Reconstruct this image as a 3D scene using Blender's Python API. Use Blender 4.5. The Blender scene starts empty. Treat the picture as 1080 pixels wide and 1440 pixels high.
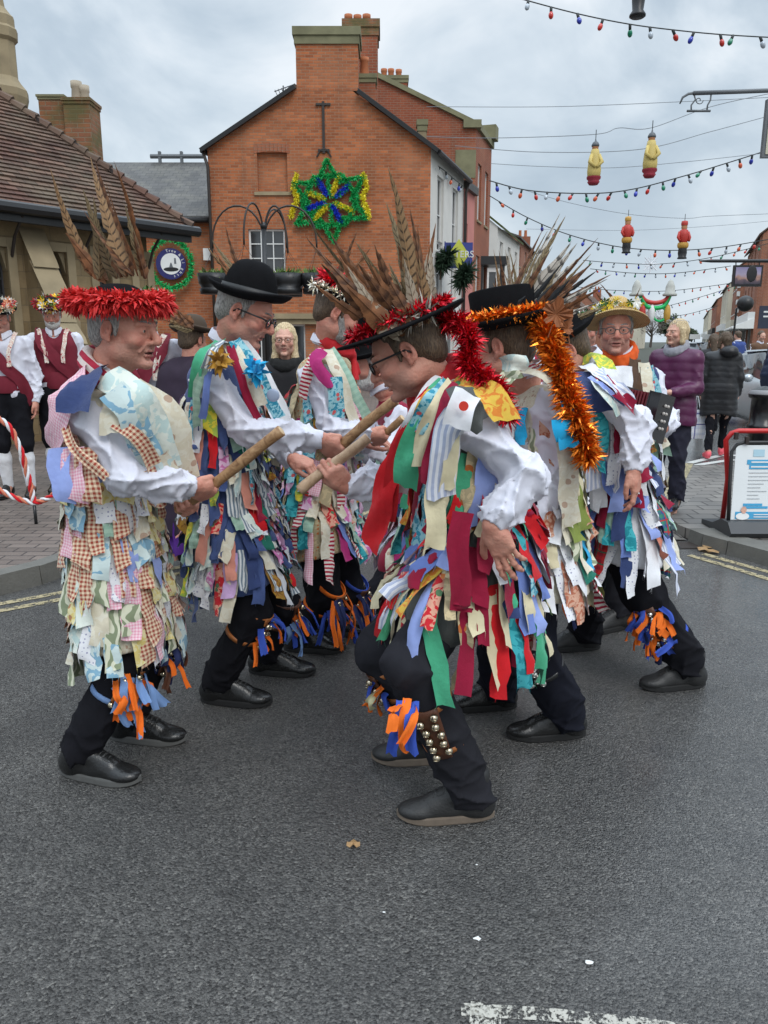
import bpy, math, random
import numpy as np
from mathutils import Vector, Matrix, noise
random.seed(7); RNG = np.random.RandomState(7)
scn = bpy.context.scene
COL = scn.collection
PI = math.pi
# ------------------------------------------------------------ camera
F = 1082.0; PITCH = math.radians(12.5); CH = 1.5
CP, SP = math.cos(PITCH), math.sin(PITCH)
def ray(u, v):
    x = (u-540)/F; y = (720-v)/F
    return (x, CP+y*SP, -SP+y*CP)
def at(u, v, Y):
    d = ray(u, v); t = Y/d[1]
    return Vector((d[0]*t, Y, CH+d[2]*t))
def atz(u, v, z=0.0):
    d = ray(u, v); t = (z-CH)/d[2]
    return Vector((d[0]*t, d[1]*t, z))
def zat(v, Y):
    return at(540, v, Y).z
def xat(u, z, Y):
    # world x of pixel column u at given z, Y
    # camera depth
    dep = Y*CP - (z-CH)*SP
    return (u-540)/F*dep
cam = bpy.data.objects.new('camera', bpy.data.cameras.new('camera')); COL.objects.link(cam)
cam.location = (0, 0, CH); cam.rotation_euler = (PI/2-PITCH, 0, 0)
cam.data.sensor_fit = 'VERTICAL'; cam.data.sensor_height = 36; cam.data.lens = 36*F/1440
cam.data.clip_end = 3000; cam.data.clip_start = 0.05
scn.camera = cam
# ------------------------------------------------------------ objects
def tag(o, label=None, cat=None, group=None, kind=None):
    if label: o['label'] = label
    if cat: o['category'] = cat
    if group: o['group'] = group
    if kind: o['kind'] = kind
    return o
def empty(name, loc, label=None, cat=None, group=None, rz=0):
    o = bpy.data.objects.new(name, None); COL.objects.link(o)
    o.location = loc; o.rotation_euler = (0, 0, rz); o.empty_display_size = .1
    return tag(o, label, cat, group)
def auto_uv(me):
    uvl = me.uv_layers.new(name='UVMap')
    n = len(me.loops)
    if n == 0: return
    vi = np.empty(n, dtype=np.int32); me.loops.foreach_get('vertex_index', vi)
    co = np.empty(len(me.vertices)*3); me.vertices.foreach_get('co', co); co = co.reshape(-1, 3)
    npoly = len(me.polygons)
    ls = np.empty(npoly, dtype=np.int32); me.polygons.foreach_get('loop_start', ls)
    lt = np.empty(npoly, dtype=np.int32); me.polygons.foreach_get('loop_total', lt)
    nr = np.empty(npoly*3); me.polygons.foreach_get('normal', nr); nr = nr.reshape(-1, 3)
    pn = np.repeat(nr, lt, axis=0)
    p = co[vi]
    flat = np.abs(pn[:, 2]) > .97
    h = np.stack([-pn[:, 1], pn[:, 0], np.zeros(n)], 1)
    L = np.linalg.norm(h, axis=1, keepdims=True); L[L < 1e-6] = 1
    h = h/L
    h[flat] = (1, 0, 0)
    up = np.cross(pn, h)
    up[flat] = (0, 1, 0)
    uv = np.stack([(p*h).sum(1), (p*up).sum(1)], 1)
    uvl.data.foreach_set('uv', uv.astype(np.float32).ravel())
def mkobj(name, V, Fc, mat, parent=None, smooth=False, uv=None, mi=None, autouv=True):
    me = bpy.data.meshes.new(name)
    if isinstance(V, np.ndarray): V = V.tolist()
    if isinstance(Fc, np.ndarray): Fc = Fc.tolist()
    me.from_pydata([tuple(v) for v in V], [], Fc)
    mats = mat if isinstance(mat, (list, tuple)) else [mat]
    for m in mats: me.materials.append(m)
    if mi is not None: me.polygons.foreach_set('material_index', np.array(mi, dtype=np.int32))
    if smooth: me.polygons.foreach_set('use_smooth', np.ones(len(me.polygons), dtype=bool))
    if uv is not None:
        l = me.uv_layers.new(name='UVMap'); vi = np.empty(len(me.loops), dtype=np.int32)
        me.loops.foreach_get('vertex_index', vi)
        l.data.foreach_set('uv', np.asarray(uv, dtype=np.float32)[vi].ravel())
    elif autouv: auto_uv(me)
    me.update()
    o = bpy.data.objects.new(name, me); COL.objects.link(o)
    if parent is not None: adopt(o, parent)
    return o
def adopt(o, parent):
    # parent while keeping the world-space coordinates of the mesh
    o.parent = parent
    M = Matrix.Identity(4); p = parent; chain = []
    while p is not None: chain.append(p); p = p.parent
    for q in reversed(chain):
        b = Matrix.LocRotScale(q.location, q.rotation_euler, q.scale)
        M = M @ q.matrix_parent_inverse @ b
    o.matrix_parent_inverse = M.inverted()
class MB:
    def __init__(s): s.V = []; s.F = []; s.UV = []; s.M = []; s.m = 0
    def v(s, p, uv=(0, 0)): s.V.append(tuple(p)); s.UV.append(uv); return len(s.V)-1
    def f(s, *i): s.F.append(tuple(i)); s.M.append(s.m)
    def quad(s, a, b, c, d):
        i = [s.v(p) for p in (a, b, c, d)]; s.f(*i)
    def hexa(s, P):  # 8 pts: bottom 4 ccw, top 4
        i = [s.v(p) for p in P]
        for q in ((3, 2, 1, 0), (4, 5, 6, 7), (0, 1, 5, 4), (1, 2, 6, 5), (2, 3, 7, 6), (3, 0, 4, 7)): s.f(*[i[k] for k in q])
    def box(s, x0, x1, y0, y1, z0, z1):
        s.hexa([(x0, y0, z0), (x1, y0, z0), (x1, y1, z0), (x0, y1, z0), (x0, y0, z1), (x1, y0, z1), (x1, y1, z1), (x0, y1, z1)])
    def obox(s, c, ax, hx, hy, z0, z1):  # oriented box: c centre xy, ax unit xy dir
        c = Vector((c[0], c[1], 0)); ax = Vector((ax[0], ax[1], 0)).normalized(); ay = Vector((-ax.y, ax.x, 0))
        P = []
        for z in (z0, z1):
            for a, b in ((-1, -1), (1, -1), (1, 1), (-1, 1)):
                q = c+ax*hx*a+ay*hy*b; P.append((q.x, q.y, z))
        s.hexa(P)
    def slab(s, p0, p1, w, z0, z1, off=0):  # vertical slab along p0->p1 thickness w to the left side
        p0 = Vector((p0[0], p0[1], 0)); p1 = Vector((p1[0], p1[1], 0)); d = (p1-p0).normalized(); n = Vector((-d.y, d.x, 0))
        a, b = p0+n*off, p1+n*off; c, e = p1+n*(off+w), p0+n*(off+w)
        s.hexa([(q.x, q.y, z0) for q in (a, b, c, e)]+[(q.x, q.y, z1) for q in (a, b, c, e)])
    def tube(s, pts, r, n=8, cap=True, closed=False):
        pts = [Vector(p) for p in pts]; N = len(pts)
        rr = r if isinstance(r, (list, tuple, np.ndarray)) else [r]*N
        rings = []; ref = None; L = 0
        for k, p in enumerate(pts):
            if closed: t = pts[(k+1) % N]-pts[k-1]
            else: t = pts[min(k+1, N-1)]-pts[max(k-1, 0)]
            t = t.normalized() if t.length > 1e-9 else Vector((0, 0, 1))
            if ref is None: ref = t.orthogonal().normalized()
            ref = (ref-t*ref.dot(t)); ref = ref.normalized() if ref.length > 1e-6 else t.orthogonal().normalized()
            b = t.cross(ref)
            if k: L += (p-pts[k-1]).length
            rings.append([s.v(p+(ref*math.cos(a)+b*math.sin(a))*rr[k], (j/n*2*PI*.05, L)) for j, a in enumerate([2*PI*q/n for q in range(n)])])
        for k in range(N if closed else N-1):
            A, B = rings[k], rings[(k+1) % N]
            for j in range(n): s.f(A[j], A[(j+1) % n], B[(j+1) % n], B[j])
        if cap and not closed: s.f(*rings[0][::-1]); s.f(*rings[-1])
    def lathe(s, prof, n=24, M=None, capb=False, wob=None):
        # prof: list of (r,z)
        rings = []
        for (r, z) in prof:
            R = []
            for j in range(n):
                a = 2*PI*j/n; rx, ry = (r, r) if not isinstance(r, tuple) else r
                p = Vector((rx*math.cos(a), ry*math.sin(a), z+(wob(a, r) if wob else 0)))
                if M is not None: p = M @ p
                R.append(s.v(p, (a, z)))
            rings.append(R)
        for A, B in zip(rings, rings[1:]):
            for j in range(n): s.f(A[j], A[(j+1) % n], B[(j+1) % n], B[j])
        if capb: s.f(*rings[0][::-1]); s.f(*rings[-1])
    def sphere(s, c, r, n=10, m=7, M=None):
        c = Vector(c); r3 = r if isinstance(r, (tuple, list)) else (r, r, r)
        rings = []
        for i in range(1, m):
            th = PI*i/m
            rings.append([s.v((M @ Vector((r3[0]*math.sin(th)*math.cos(2*PI*j/n), r3[1]*math.sin(th)*math.sin(2*PI*j/n), r3[2]*math.cos(th))) if M is not None else Vector((r3[0]*math.sin(th)*math.cos(2*PI*j/n), r3[1]*math.sin(th)*math.sin(2*PI*j/n), r3[2]*math.cos(th))))+c) for j in range(n)])
        zz = Vector((0, 0, r3[2])); 
        if M is not None: zz = M @ zz
        a = s.v(c+zz); b = s.v(c-zz)
        for A, B in zip(rings, rings[1:]):
            for j in range(n): s.f(A[j], B[j], B[(j+1) % n], A[(j+1) % n])
        for j in range(n): s.f(a, rings[0][j], rings[0][(j+1) % n]); s.f(b, rings[-1][(j+1) % n], rings[-1][j])
    def build(s, name, mat, parent=None, smooth=False, useuv=False):
        return mkobj(name, s.V, s.F, mat, parent, smooth, uv=s.UV if useuv else None, mi=s.M if isinstance(mat, (list, tuple)) else None)
# ------------------------------------------------------------ materials
MATS = {}
def nt(name):
    m = bpy.data.materials.new(name); m.use_nodes = True; t = m.node_tree; t.nodes.clear()
    o = t.nodes.new('ShaderNodeOutputMaterial'); b = t.nodes.new('ShaderNodeBsdfPrincipled'); t.links.new(b.outputs[0], o.inputs[0])
    MATS[name] = m
    return m, t, b
def N(t, typ, **kw):
    n = t.nodes.new(typ)
    ins = kw.pop('ins', {})
    for k, v in kw.items(): setattr(n, k, v)
    for k, v in ins.items():
        if isinstance(v, bpy.types.NodeSocket): t.links.new(v, n.inputs[k])
        else: n.inputs[k].default_value = v
    return n
def c4(c): return (c[0], c[1], c[2], 1) if len(c) == 3 else c
def mixc(t, f, a, b, mode='MIX'):
    n = t.nodes.new('ShaderNodeMix'); n.data_type = 'RGBA'; n.blend_type = mode
    for i, v in ((0, f), (6, a), (7, b)):
        if isinstance(v, bpy.types.NodeSocket): t.links.new(v, n.inputs[i])
        else: n.inputs[i].default_value = v if i == 0 else c4(v)
    return n.outputs[2]
def mth(t, op, a, b=0.0, c=None, clamp=False):
    n = t.nodes.new('ShaderNodeMath'); n.operation = op; n.use_clamp = clamp
    for i, v in enumerate((a, b) if c is None else (a, b, c)):
        if isinstance(v, bpy.types.NodeSocket): t.links.new(v, n.inputs[i])
        else: n.inputs[i].default_value = v
    return n.outputs[0]
def noise_(t, scale, detail=3, vec=None, rough=.5, dist=0):
    n = N(t, 'ShaderNodeTexNoise', ins={'Scale': scale, 'Detail': detail, 'Roughness': rough, 'Distortion': dist})
    if vec is not None: t.links.new(vec, n.inputs['Vector'])
    return n.outputs[0]
def ramp(t, fac, stops):
    n = t.nodes.new('ShaderNodeValToRGB'); t.links.new(fac, n.inputs[0]); e = n.color_ramp.elements
    while len(e) > 1: e.remove(e[-1])
    e[0].position = stops[0][0]; e[0].color = c4(stops[0][1])
    for p, c in stops[1:]:
        q = e.new(p); q.color = c4(c)
    return n.outputs[0]
def g(x): return (x, x, x)
def geo(t): return N(t, 'ShaderNodeNewGeometry').outputs['Position']
def tex(t, w='UV'): return N(t, 'ShaderNodeTexCoord').outputs[w]
def bump(t, b, h, s=.5, d=.01):
    n = N(t, 'ShaderNodeBump', ins={'Strength': s, 'Distance': d, 'Height': h}); t.links.new(n.outputs[0], b.inputs['Normal'])
def setp(t, b, **kw):
    for k, v in kw.items():
        k = k.replace('_', ' ')
        if isinstance(v, bpy.types.NodeSocket): t.links.new(v, b.inputs[k])
        else: b.inputs[k].default_value = c4(v) if (isinstance(v, tuple) and b.inputs[k].type == 'RGBA') else v
def plain(name, col, rough=.7, var=.25, scale=6, metal=0, bmp=0, bscale=80, spec=.5, sheen=0, coat=0):
    m, t, b = nt(name)
    n = noise_(t, scale, 4, geo(t))
    c = mixc(t, n, tuple(x*(1-var) for x in col), tuple(min(1, x*(1+var)) for x in col))
    setp(t, b, Base_Color=c, Roughness=rough, Metallic=metal, Specular_IOR_Level=spec, Sheen_Weight=sheen, Coat_Weight=coat)
    if bmp: bump(t, b, noise_(t, bscale, 3, geo(t)), bmp, .005)
    return m
def srgb(r, g_, b):
    f = lambda x: (x/255/12.92) if x/255 <= .04045 else ((x/255+.055)/1.055)**2.4
    return (f(r), f(g_), f(b))
def cloth(name, pat, c1, c2=None, sc=.02, c3=None):
    """fabric: patterns woven/printed in the cloth's own UV metres"""
    m, t, b = nt(name); uv = tex(t, 'UV')
    s = N(t, 'ShaderNodeSeparateXYZ'); t.links.new(uv, s.inputs[0]); x, y = s.outputs[0], s.outputs[1]
    def sq(a, per, duty=.5): return mth(t, 'LESS_THAN', mth(t, 'FRACT', mth(t, 'DIVIDE', mth(t, 'ADD', a, 7.0), per)), duty)
    c2 = c2 or c1
    if pat == 'plain': col = mixc(t, noise_(t, 25, 3, uv), tuple(v*.86 for v in c1), tuple(min(1, v*1.1) for v in c1))
    elif pat == 'gingham':
        f = mth(t, 'MULTIPLY', mth(t, 'ADD', sq(x, sc), sq(y, sc)), .5); col = mixc(t, f, c1, c2)
    elif pat == 'stripe': col = mixc(t, sq(x, sc), c1, c2)
    elif pat == 'hstripe': col = mixc(t, sq(y, sc), c1, c2)
    elif pat == 'pin': col = mixc(t, sq(x, sc, .25), c1, c2)
    elif pat == 'dots':
        v = N(t, 'ShaderNodeTexVoronoi', ins={'Scale': 1/sc, 'Randomness': .35}); t.links.new(uv, v.inputs['Vector'])
        col = mixc(t, mth(t, 'LESS_THAN', v.outputs['Distance'], .22), c1, c2)
    elif pat == 'floral':
        n = noise_(t, 1/sc, 2, uv, .5, 1.2); col = mixc(t, ramp(t, n, [(.46, g(0)), (.5, g(1))]), c1, c2)
        if c3:
            v = N(t, 'ShaderNodeTexVoronoi', ins={'Scale': .6/sc}); t.links.new(uv, v.inputs['Vector'])
            col = mixc(t, mth(t, 'LESS_THAN', v.outputs['Distance'], .25), col, c3)
    elif pat == 'leaf':
        w = N(t, 'ShaderNodeTexWave', ins={'Scale': .35/sc, 'Distortion': 9., 'Detail': 1.5, 'Detail Scale': 1.4}); t.links.new(uv, w.inputs['Vector'])
        col = mixc(t, ramp(t, w.outputs['Fac'], [(.45, g(0)), (.55, g(1))]), c1, c2)
    elif pat == 'tartan':
        f = mixc(t, mth(t, 'MULTIPLY', mth(t, 'ADD', sq(x, sc), sq(y, sc)), .5), c1, c2)
        col = mixc(t, mth(t, 'MAXIMUM', sq(x, sc*1.7, .12), sq(y, sc*1.7, .12)), f, c3 or (.8, .8, .7))
    weave = mth(t, 'MULTIPLY', mth(t, 'SINE', mth(t, 'MULTIPLY', x, 3500.)), mth(t, 'SINE', mth(t, 'MULTIPLY', y, 3500.)))
    setp(t, b, Base_Color=col, Roughness=.9, Specular_IOR_Level=.2, Sheen_Weight=.15)
    bump(t, b, mth(t, 'ADD', noise_(t, 45, 3, uv), mth(t, 'MULTIPLY', weave, .05)), .5, .006)
    return m
# ------------------------------------------------------------ implicit surfaces
def d_cap(P, a, b, ra, rb):
    a = np.asarray(a, float); b = np.asarray(b, float); ab = b-a; L2 = max(ab @ ab, 1e-9)
    t = np.clip(((P-a) @ ab)/L2, 0, 1)
    return np.linalg.norm(P-a-t[..., None]*ab, axis=-1)-(ra+(rb-ra)*t), t
def d_ell(P, c, r, R=None):
    q = P-np.asarray(c, float)
    if R is not None: q = q @ R
    r = np.asarray(r, float); k0 = np.linalg.norm(q/r, axis=-1); k1 = np.linalg.norm(q/(r*r), axis=-1)
    return k0*(k0-1)/np.maximum(k1, 1e-6)
def smin(a, b, k):
    h = np.clip(.5+.5*(b-a)/k, 0, 1)
    return b+(a-b)*h-k*h*(1-h)
class Fld:
    def __init__(s, lo, hi, h):
        s.lo = np.asarray(lo, float); s.h = h
        s.n = np.ceil((np.asarray(hi, float)-s.lo)/h).astype(int)+1
        s.D = np.full(s.n, .08)
    def win(s, lo, hi, m):
        i0 = np.maximum(np.floor((np.asarray(lo)-m-s.lo)/s.h).astype(int), 0)
        i1 = np.minimum(np.ceil((np.asarray(hi)+m-s.lo)/s.h).astype(int)+1, s.n)
        if (i1 <= i0).any(): return None, None
        sl = tuple(slice(a, b) for a, b in zip(i0, i1))
        ax = [s.lo[k]+s.h*np.arange(i0[k], i1[k]) for k in range(3)]
        X, Y, Z = np.meshgrid(*ax, indexing='ij')
        return sl, np.stack([X, Y, Z], -1)
    def cap(s, a, b, ra, rb=None, k=.02, wr=0, wf=28, ph=0, sub=False):
        rb = ra if rb is None else rb; a = np.asarray(a, float); b = np.asarray(b, float); rm = max(ra, rb)
        sl, P = s.win(np.minimum(a, b)-rm, np.maximum(a, b)+rm, k+2*s.h+wr*2)
        if sl is None: return
        d, t = d_cap(P, a, b, ra, rb)
        if wr:
            ax = (b-a)/max(np.linalg.norm(b-a), 1e-6); e1 = np.cross(ax, (0.3, .2, 1.)); e1 /= np.linalg.norm(e1); e2 = np.cross(ax, e1)
            q = P-a; u = q @ ax; x1 = (q @ e1)/rm; x2 = (q @ e2)/rm
            th = np.arctan2(x2, x1+1e-6)
            w1 = np.sin(1.5*th+u*wf*.34+1.1*np.sin(u*wf*.25+ph)+ph); w2 = np.sin(th-u*wf*.52+.9*np.sin(th*2+ph)+2*ph); w3 = np.sin(u*wf*1.1+1.4*np.sin(th+ph)+.8*np.sin(2*th)+ph*3)
            fold = (1-np.abs(w1))**3*1.2+(1-np.abs(w2))**3*.95+(1-np.abs(w3))**3*.45-.5
            d = d-wr*fold
        s.put(sl, d, k, sub)
    def ell(s, c, r, R=None, k=.015, sub=False):
        c = np.asarray(c, float); m = max(r)
        sl, P = s.win(c-m, c+m, k+2*s.h)
        if sl is None: return
        s.put(sl, d_ell(P, c, r, R), k, sub)
    def put(s, sl, d, k, sub):
        A = s.D[sl]
        s.D[sl] = -smin(-A, d, k) if sub else smin(A, d, k)
    def mesh(s, relax=1):
        D = s.D; S = D < 0; n = np.array(D.shape)
        c = [D[i:n[0]-1+i, j:n[1]-1+j, k:n[2]-1+k] for i in (0, 1) for j in (0, 1) for k in (0, 1)]
        cs = sum((x < 0).astype(np.int8) for x in c)
        act = (cs > 0) & (cs < 8); I = np.argwhere(act)
        if len(I) == 0: return np.zeros((0, 3)), np.zeros((0, 4), int)
        idx = -np.ones(act.shape, dtype=np.int64); idx[tuple(I.T)] = np.arange(len(I))
        acc = np.zeros((len(I), 3)); cnt = np.zeros(len(I)); corner = [np.array((i, j, k)) for i in (0, 1) for j in (0, 1) for k in (0, 1)]
        vals = [x[act] for x in c]
        for a in range(8):
            for b in range(a+1, 8):
                if np.abs(corner[a]-corner[b]).sum() != 1: continue
                va, vb = vals[a], vals[b]; m = (va < 0) != (vb < 0)
                t = va[m]/(va[m]-vb[m]); acc[m] += corner[a]+t[:, None]*(corner[b]-corner[a]); cnt[m] += 1
        V = I+acc/cnt[:, None]; faces = []
        for ax in range(3):
            sh = [slice(None)]*3; sh2 = [slice(None)]*3; sh[ax] = slice(0, -1); sh2[ax] = slice(1, None)
            e = S[tuple(sh)] != S[tuple(sh2)]; E = np.argwhere(e)
            o1, o2 = [q for q in range(3) if q != ax]
            E = E[(E[:, o1] > 0) & (E[:, o2] > 0) & (E[:, o1] < n[o1]-1) & (E[:, o2] < n[o2]-1)]
            if len(E) == 0: continue
            inside = S[tuple(E.T)]
            def ix(d1, d2):
                Q = E.copy(); Q[:, o1] -= d1; Q[:, o2] -= d2; return idx[tuple(Q.T)]
            q = np.stack([ix(1, 1), ix(0, 1), ix(0, 0), ix(1, 0)], 1)
            flip = inside if ax != 1 else ~inside
            q[~flip] = q[~flip][:, ::-1]; faces.append(q)
        Fq = np.concatenate(faces); Fq = Fq[(Fq >= 0).all(1)]
        W = s.lo+V*s.h
        for _ in range(relax):
            ac = np.zeros_like(W); ct = np.zeros(len(W))
            for a, b in ((0, 1), (1, 2), (2, 3), (3, 0)):
                np.add.at(ac, Fq[:, a], W[Fq[:, b]]); np.add.at(ac, Fq[:, b], W[Fq[:, a]])
                np.add.at(ct, Fq[:, a], 1); np.add.at(ct, Fq[:, b], 1)
            W = W*.5+.5*ac/np.maximum(ct, 1)[:, None]
        return W, Fq
def join(parts):
    V = []; Fs = []; o = 0
    for v, f in parts:
        V.append(np.asarray(v)); Fs.append(np.asarray(f)+o); o += len(v)
    return np.concatenate(V), np.concatenate(Fs)
def fitfld(pts, rad, h): 
    P = np.array([list(p) for p in pts]); return Fld(P.min(0)-rad, P.max(0)+rad, h)
def frame(fwd, up=(0, 0, 1)):
    f = Vector(fwd).normalized(); r = f.cross(Vector(up)).normalized(); u = r.cross(f)
    return np.array([list(r), list(f), list(u)])      # rows: right, fwd, up
def X(V, c, R): return np.asarray(V) @ R + np.array(list(c))
def A(v): return np.array(list(v), float)
# ------------------------------------------------------------ skin etc
def skinmat(name, base, red, stub=None):
    m, t, b = nt(name); P = geo(t)
    at_ = N(t, 'ShaderNodeAttribute', attribute_name='pig'); 
    n = noise_(t, 26, 5, P, .6); n2 = noise_(t, 120, 3, P)
    c = mixc(t, ramp(t, n, [(.3, g(0)), (.7, g(1))]), base, red)
    c = mixc(t, mth(t, 'MULTIPLY', n2, .35), c, tuple(x*.72 for x in base))
    c = mixc(t, at_.outputs['Fac'], c, at_.outputs['Color'])
    # fac comes from alpha-less attribute: 'pigf'
    a2 = N(t, 'ShaderNodeAttribute', attribute_name='pigf')
    c2 = mixc(t, ramp(t, n, [(.3, g(0)), (.7, g(1))]), base, red)
    c2 = mixc(t, mth(t, 'MULTIPLY', n2, .35), c2, tuple(x*.72 for x in base))
    c = mixc(t, a2.outputs['Fac'], c2, at_.outputs['Color'])
    setp(t, b, Base_Color=c, Roughness=.58, Subsurface_Weight=.06, Subsurface_Radius=(1., .35, .2), Subsurface_Scale=.012, Specular_IOR_Level=.45)
    w = noise_(t, 60, 4, P, .6, .8); ww = N(t, 'ShaderNodeTexWave', ins={'Scale': 24., 'Distortion': 9., 'Detail': 3., 'Detail Scale': 1.5}); ww.bands_direction = 'Z'; t.links.new(P, ww.inputs['Vector']); bump(t, b, mth(t, 'ADD', mth(t, 'ADD', w, mth(t, 'MULTIPLY', n2, .6)), mth(t, 'MULTIPLY', ww.outputs['Fac'], .08)), .65, .004)
    return m
SKIN = skinmat('skin_ruddy', (.62, .31, .225), (.56, .215, .15))
SKINP = skinmat('skin_pale', (.66, .40, .30), (.60, .30, .22))
SKIND = skinmat('skin_tanned', (.36, .185, .125), (.42, .17, .115))
def hairmat(name, c1, c2):
    m, t, b = nt(name); P = geo(t); mp = N(t, 'ShaderNodeMapping', ins={'Vector': P, 'Scale': (260, 260, 60)})
    n = N(t, 'ShaderNodeTexNoise', ins={'Vector': mp.outputs[0], 'Scale': 1.0, 'Detail': 3}).outputs[0]
    setp(t, b, Base_Color=mixc(t, ramp(t, n, [(.35, g(0)), (.65, g(1))]), c1, c2), Roughness=.55); bump(t, b, n, .9, .006); return m
HAIRG = hairmat('hair_grey', (.16, .15, .14), (.42, .40, .37)); HAIRW = hairmat('hair_white', (.38, .36, .33), (.7, .68, .64))
HAIRB = hairmat('hair_brown', (.05, .03, .018), (.13, .085, .05)); HAIRY = hairmat('hair_blonde', (.40, .28, .14), (.72, .58, .36))
EYEW = plain('eye_white', (.48, .44, .40), .25, .05); IRIS = plain('iris_brown', (.05, .035, .02), .15, .1)
BLACKP = plain('black_plastic', (.012, .012, .013), .3, .2); LENS = None
_m, _t, _b = nt('glass_lens'); setp(_t, _b, Base_Color=(.9, .92, .93), Roughness=.02, Transmission_Weight=1.0, IOR=1.05, Alpha=.35); LENS = _m
# ------------------------------------------------------------ head
def head(hc, R, s=1.0, nose=1.0, fat=1.0, h=.0028, neck=None, mouth=0.0, female=False, tilt_neck=None, lo_res=False):
    """returns verts, faces, pig colours, pig factors; local: x right, y forward, z up; origin between the ears at eye level"""
    if lo_res: h = .0045
    N0 = np.linalg.inv(R.T) if False else R
    nk = None if neck is None else (A(neck)-A(hc)) @ R.T   # local neck base
    f = Fld((-.115, -.145, -.30), (.115, .145, .14), h)
    f.ell((0, -.022, .038), (.077, .094, .086), k=.02)
    f.ell((0, .03, .01), (.066, .066, .075), k=.02)
    f.ell((0, .030, -.045), (.056*fat, .062, .066), k=.025)
    f.ell((0, .080, -.102), (.024, .022, .018), k=.02)
    for sx in (-1, 1):
        f.ell((sx*.047*fat, .012, -.070), (.020, .03, .028), k=.03)
        f.ell((sx*.044, .066, -.030), (.024, .022, .02), k=.02)        # cheek
        f.cap((sx*.012, .094, .021), (sx*.048, .078, .02), .009, .008, k=.012)  # brow
        f.ell((sx*.031, .101, .001), (.019, .014, .0115), k=.012, sub=True)  # socket
        f.ell((sx*.031, .080, 0), (.0155, .0150, .0135), k=.004)           # lids
        f.ell((sx*.031, .0965, -.0005), (.0125, .008, .0042), k=.002, sub=True)
        f.cap((sx*.019, .083, -.0155), (sx*.042, .079, -.0165), .0045, k=.006)  # eye bag
        f.cap((sx*.020, .098, -.036), (sx*.036, .080, -.066), .0035, .0035, k=.010)  # fold ridge
        f.cap((sx*.0235, .099, -.042), (sx*.033, .084, -.068), .0022, k=.004, sub=True)
        for q, e in ((0, 1), (1, 1)):
            pass
        Re = Matrix.Rotation(math.radians(-14), 3, 'X')
        Rn = np.array(Re.to_3x3().transposed()).T
        f.ell((sx*.079, -.012, -.006), (.0105, .019, .033), R=Rn, k=.005)
        f.ell((sx*.0865, -.009, -.002), (.0075, .0115, .0215), R=Rn, k=.003, sub=True)
        f.ell((sx*.085, -.006, -.008), (.004, .0045, .009), k=.003)
        f.ell((sx*.0785, -.005, -.034), (.006, .008, .010), k=.005)
    f.cap((0, .092, .014), (0, (.117+.006*(nose-1)), -.026), .0075, .0108*nose, k=.009)
    f.ell((0, .117+.006*(nose-1), -.032), (.0125*nose, .0115, .0105), k=.006)
    for sx in (-1, 1):
        f.ell((sx*.012, .101, -.035), (.0085*nose, .0115, .0085), k=.005)
        f.ell((sx*.0065, .108, -.0425), (.0035, .005, .003), k=.002, sub=True)
    f.ell((0, .085, -.055), (.024, .012, .018), k=.012)   # muzzle
    f.cap((-.019, .091, -.0615), (.019, .091, -.0615), .0052, k=.004)
    f.ell((0, .097, -.060), (.010, .006, .0045), k=.004)
    f.cap((-.016, .089, -.0735-mouth*.5), (.016, .089, -.0735-mouth*.5), .0062, k=.004)
    f.ell((0, .094, -.0665-mouth*.25), (.0215, .014, .0018+mouth*.5), k=.0025, sub=True)
    f.ell((0, .090, -.087), (.016, .006, .004), k=.006, sub=True)
    if nk is not None:
        f.cap((0, -.028, -.055), tuple(nk), .046 if female else .054, .05 if female else .062, k=.03)
        f.cap((0, .03, -.095), tuple(nk+np.array((0, .03, .02))), .02, .03, k=.04)
    else: f.cap((0, -.025, -.05), (0, -.03, -.2), .056, .062, k=.03)
    V, Fq = f.mesh(1)
    # pigments: lips, brows' stubble, cheeks
    pig = np.zeros((len(V), 4)); pf = np.zeros(len(V)); x, y, z = V.T
    lip = (y > .083) & (np.abs(x) < .0205) & (z < -.0575) & (z > -.0795-mouth)
    pig[lip] = (.33, .10, .09, 1) if not female else (.42, .11, .11, 1); pf[lip] = .6
    deep = lip & (np.abs(z+.0665+mouth*.25) < .0022+mouth*.42); pig[deep] = (.06, .02, .02, 1); pf[deep] = .9
    ck = np.exp(-(((np.abs(x)-.047)/.02)**2+((z+.03)/.022)**2))*(y > .03)*.45
    st_ = np.clip((y-.0)/.03, 0, 1)*np.clip((-.03-z)/.02, 0, 1)*np.clip((z+.17)/.03, 0, 1)*(.30 if not female else 0)*(np.abs(x) < .075); m = (st_ > pf); pig[m] = (.34, .24, .20, 1); pf[m] = st_[m]
    m = ck > pf; pig[m] = (.48, .13, .10, 1); pf[m] = ck[m]
    ns = np.exp(-((x/.016)**2+((z+.03)/.016)**2))*(y > .1)*.5; m = ns > pf; pig[m] = (.48, .13, .10, 1); pf[m] = ns[m]
    er = (np.abs(x) > .079)*.35*(y < .02); m = er > pf; pig[m] = (.50, .15, .11, 1); pf[m] = er[m]
    return X(V*s, hc, R), Fq, pig, pf
def eyes(hc, R, s, par, look=(0, 1, 0)):
    lk = Vector(look).normalized()
    for sx in (-1, 1):
        mb = MB(); c = Vector((sx*.031, .0800, 0)); mb.m = 0; mb.sphere(c, .0133, 12, 8); mb.m = 1; mb.sphere(c+lk*.0085, .0062, 8, 6)
        mkobj('eye', X(np.array(mb.V)*s, hc, R), mb.F, [EYEW, IRIS], par, True, mi=mb.M)
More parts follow.
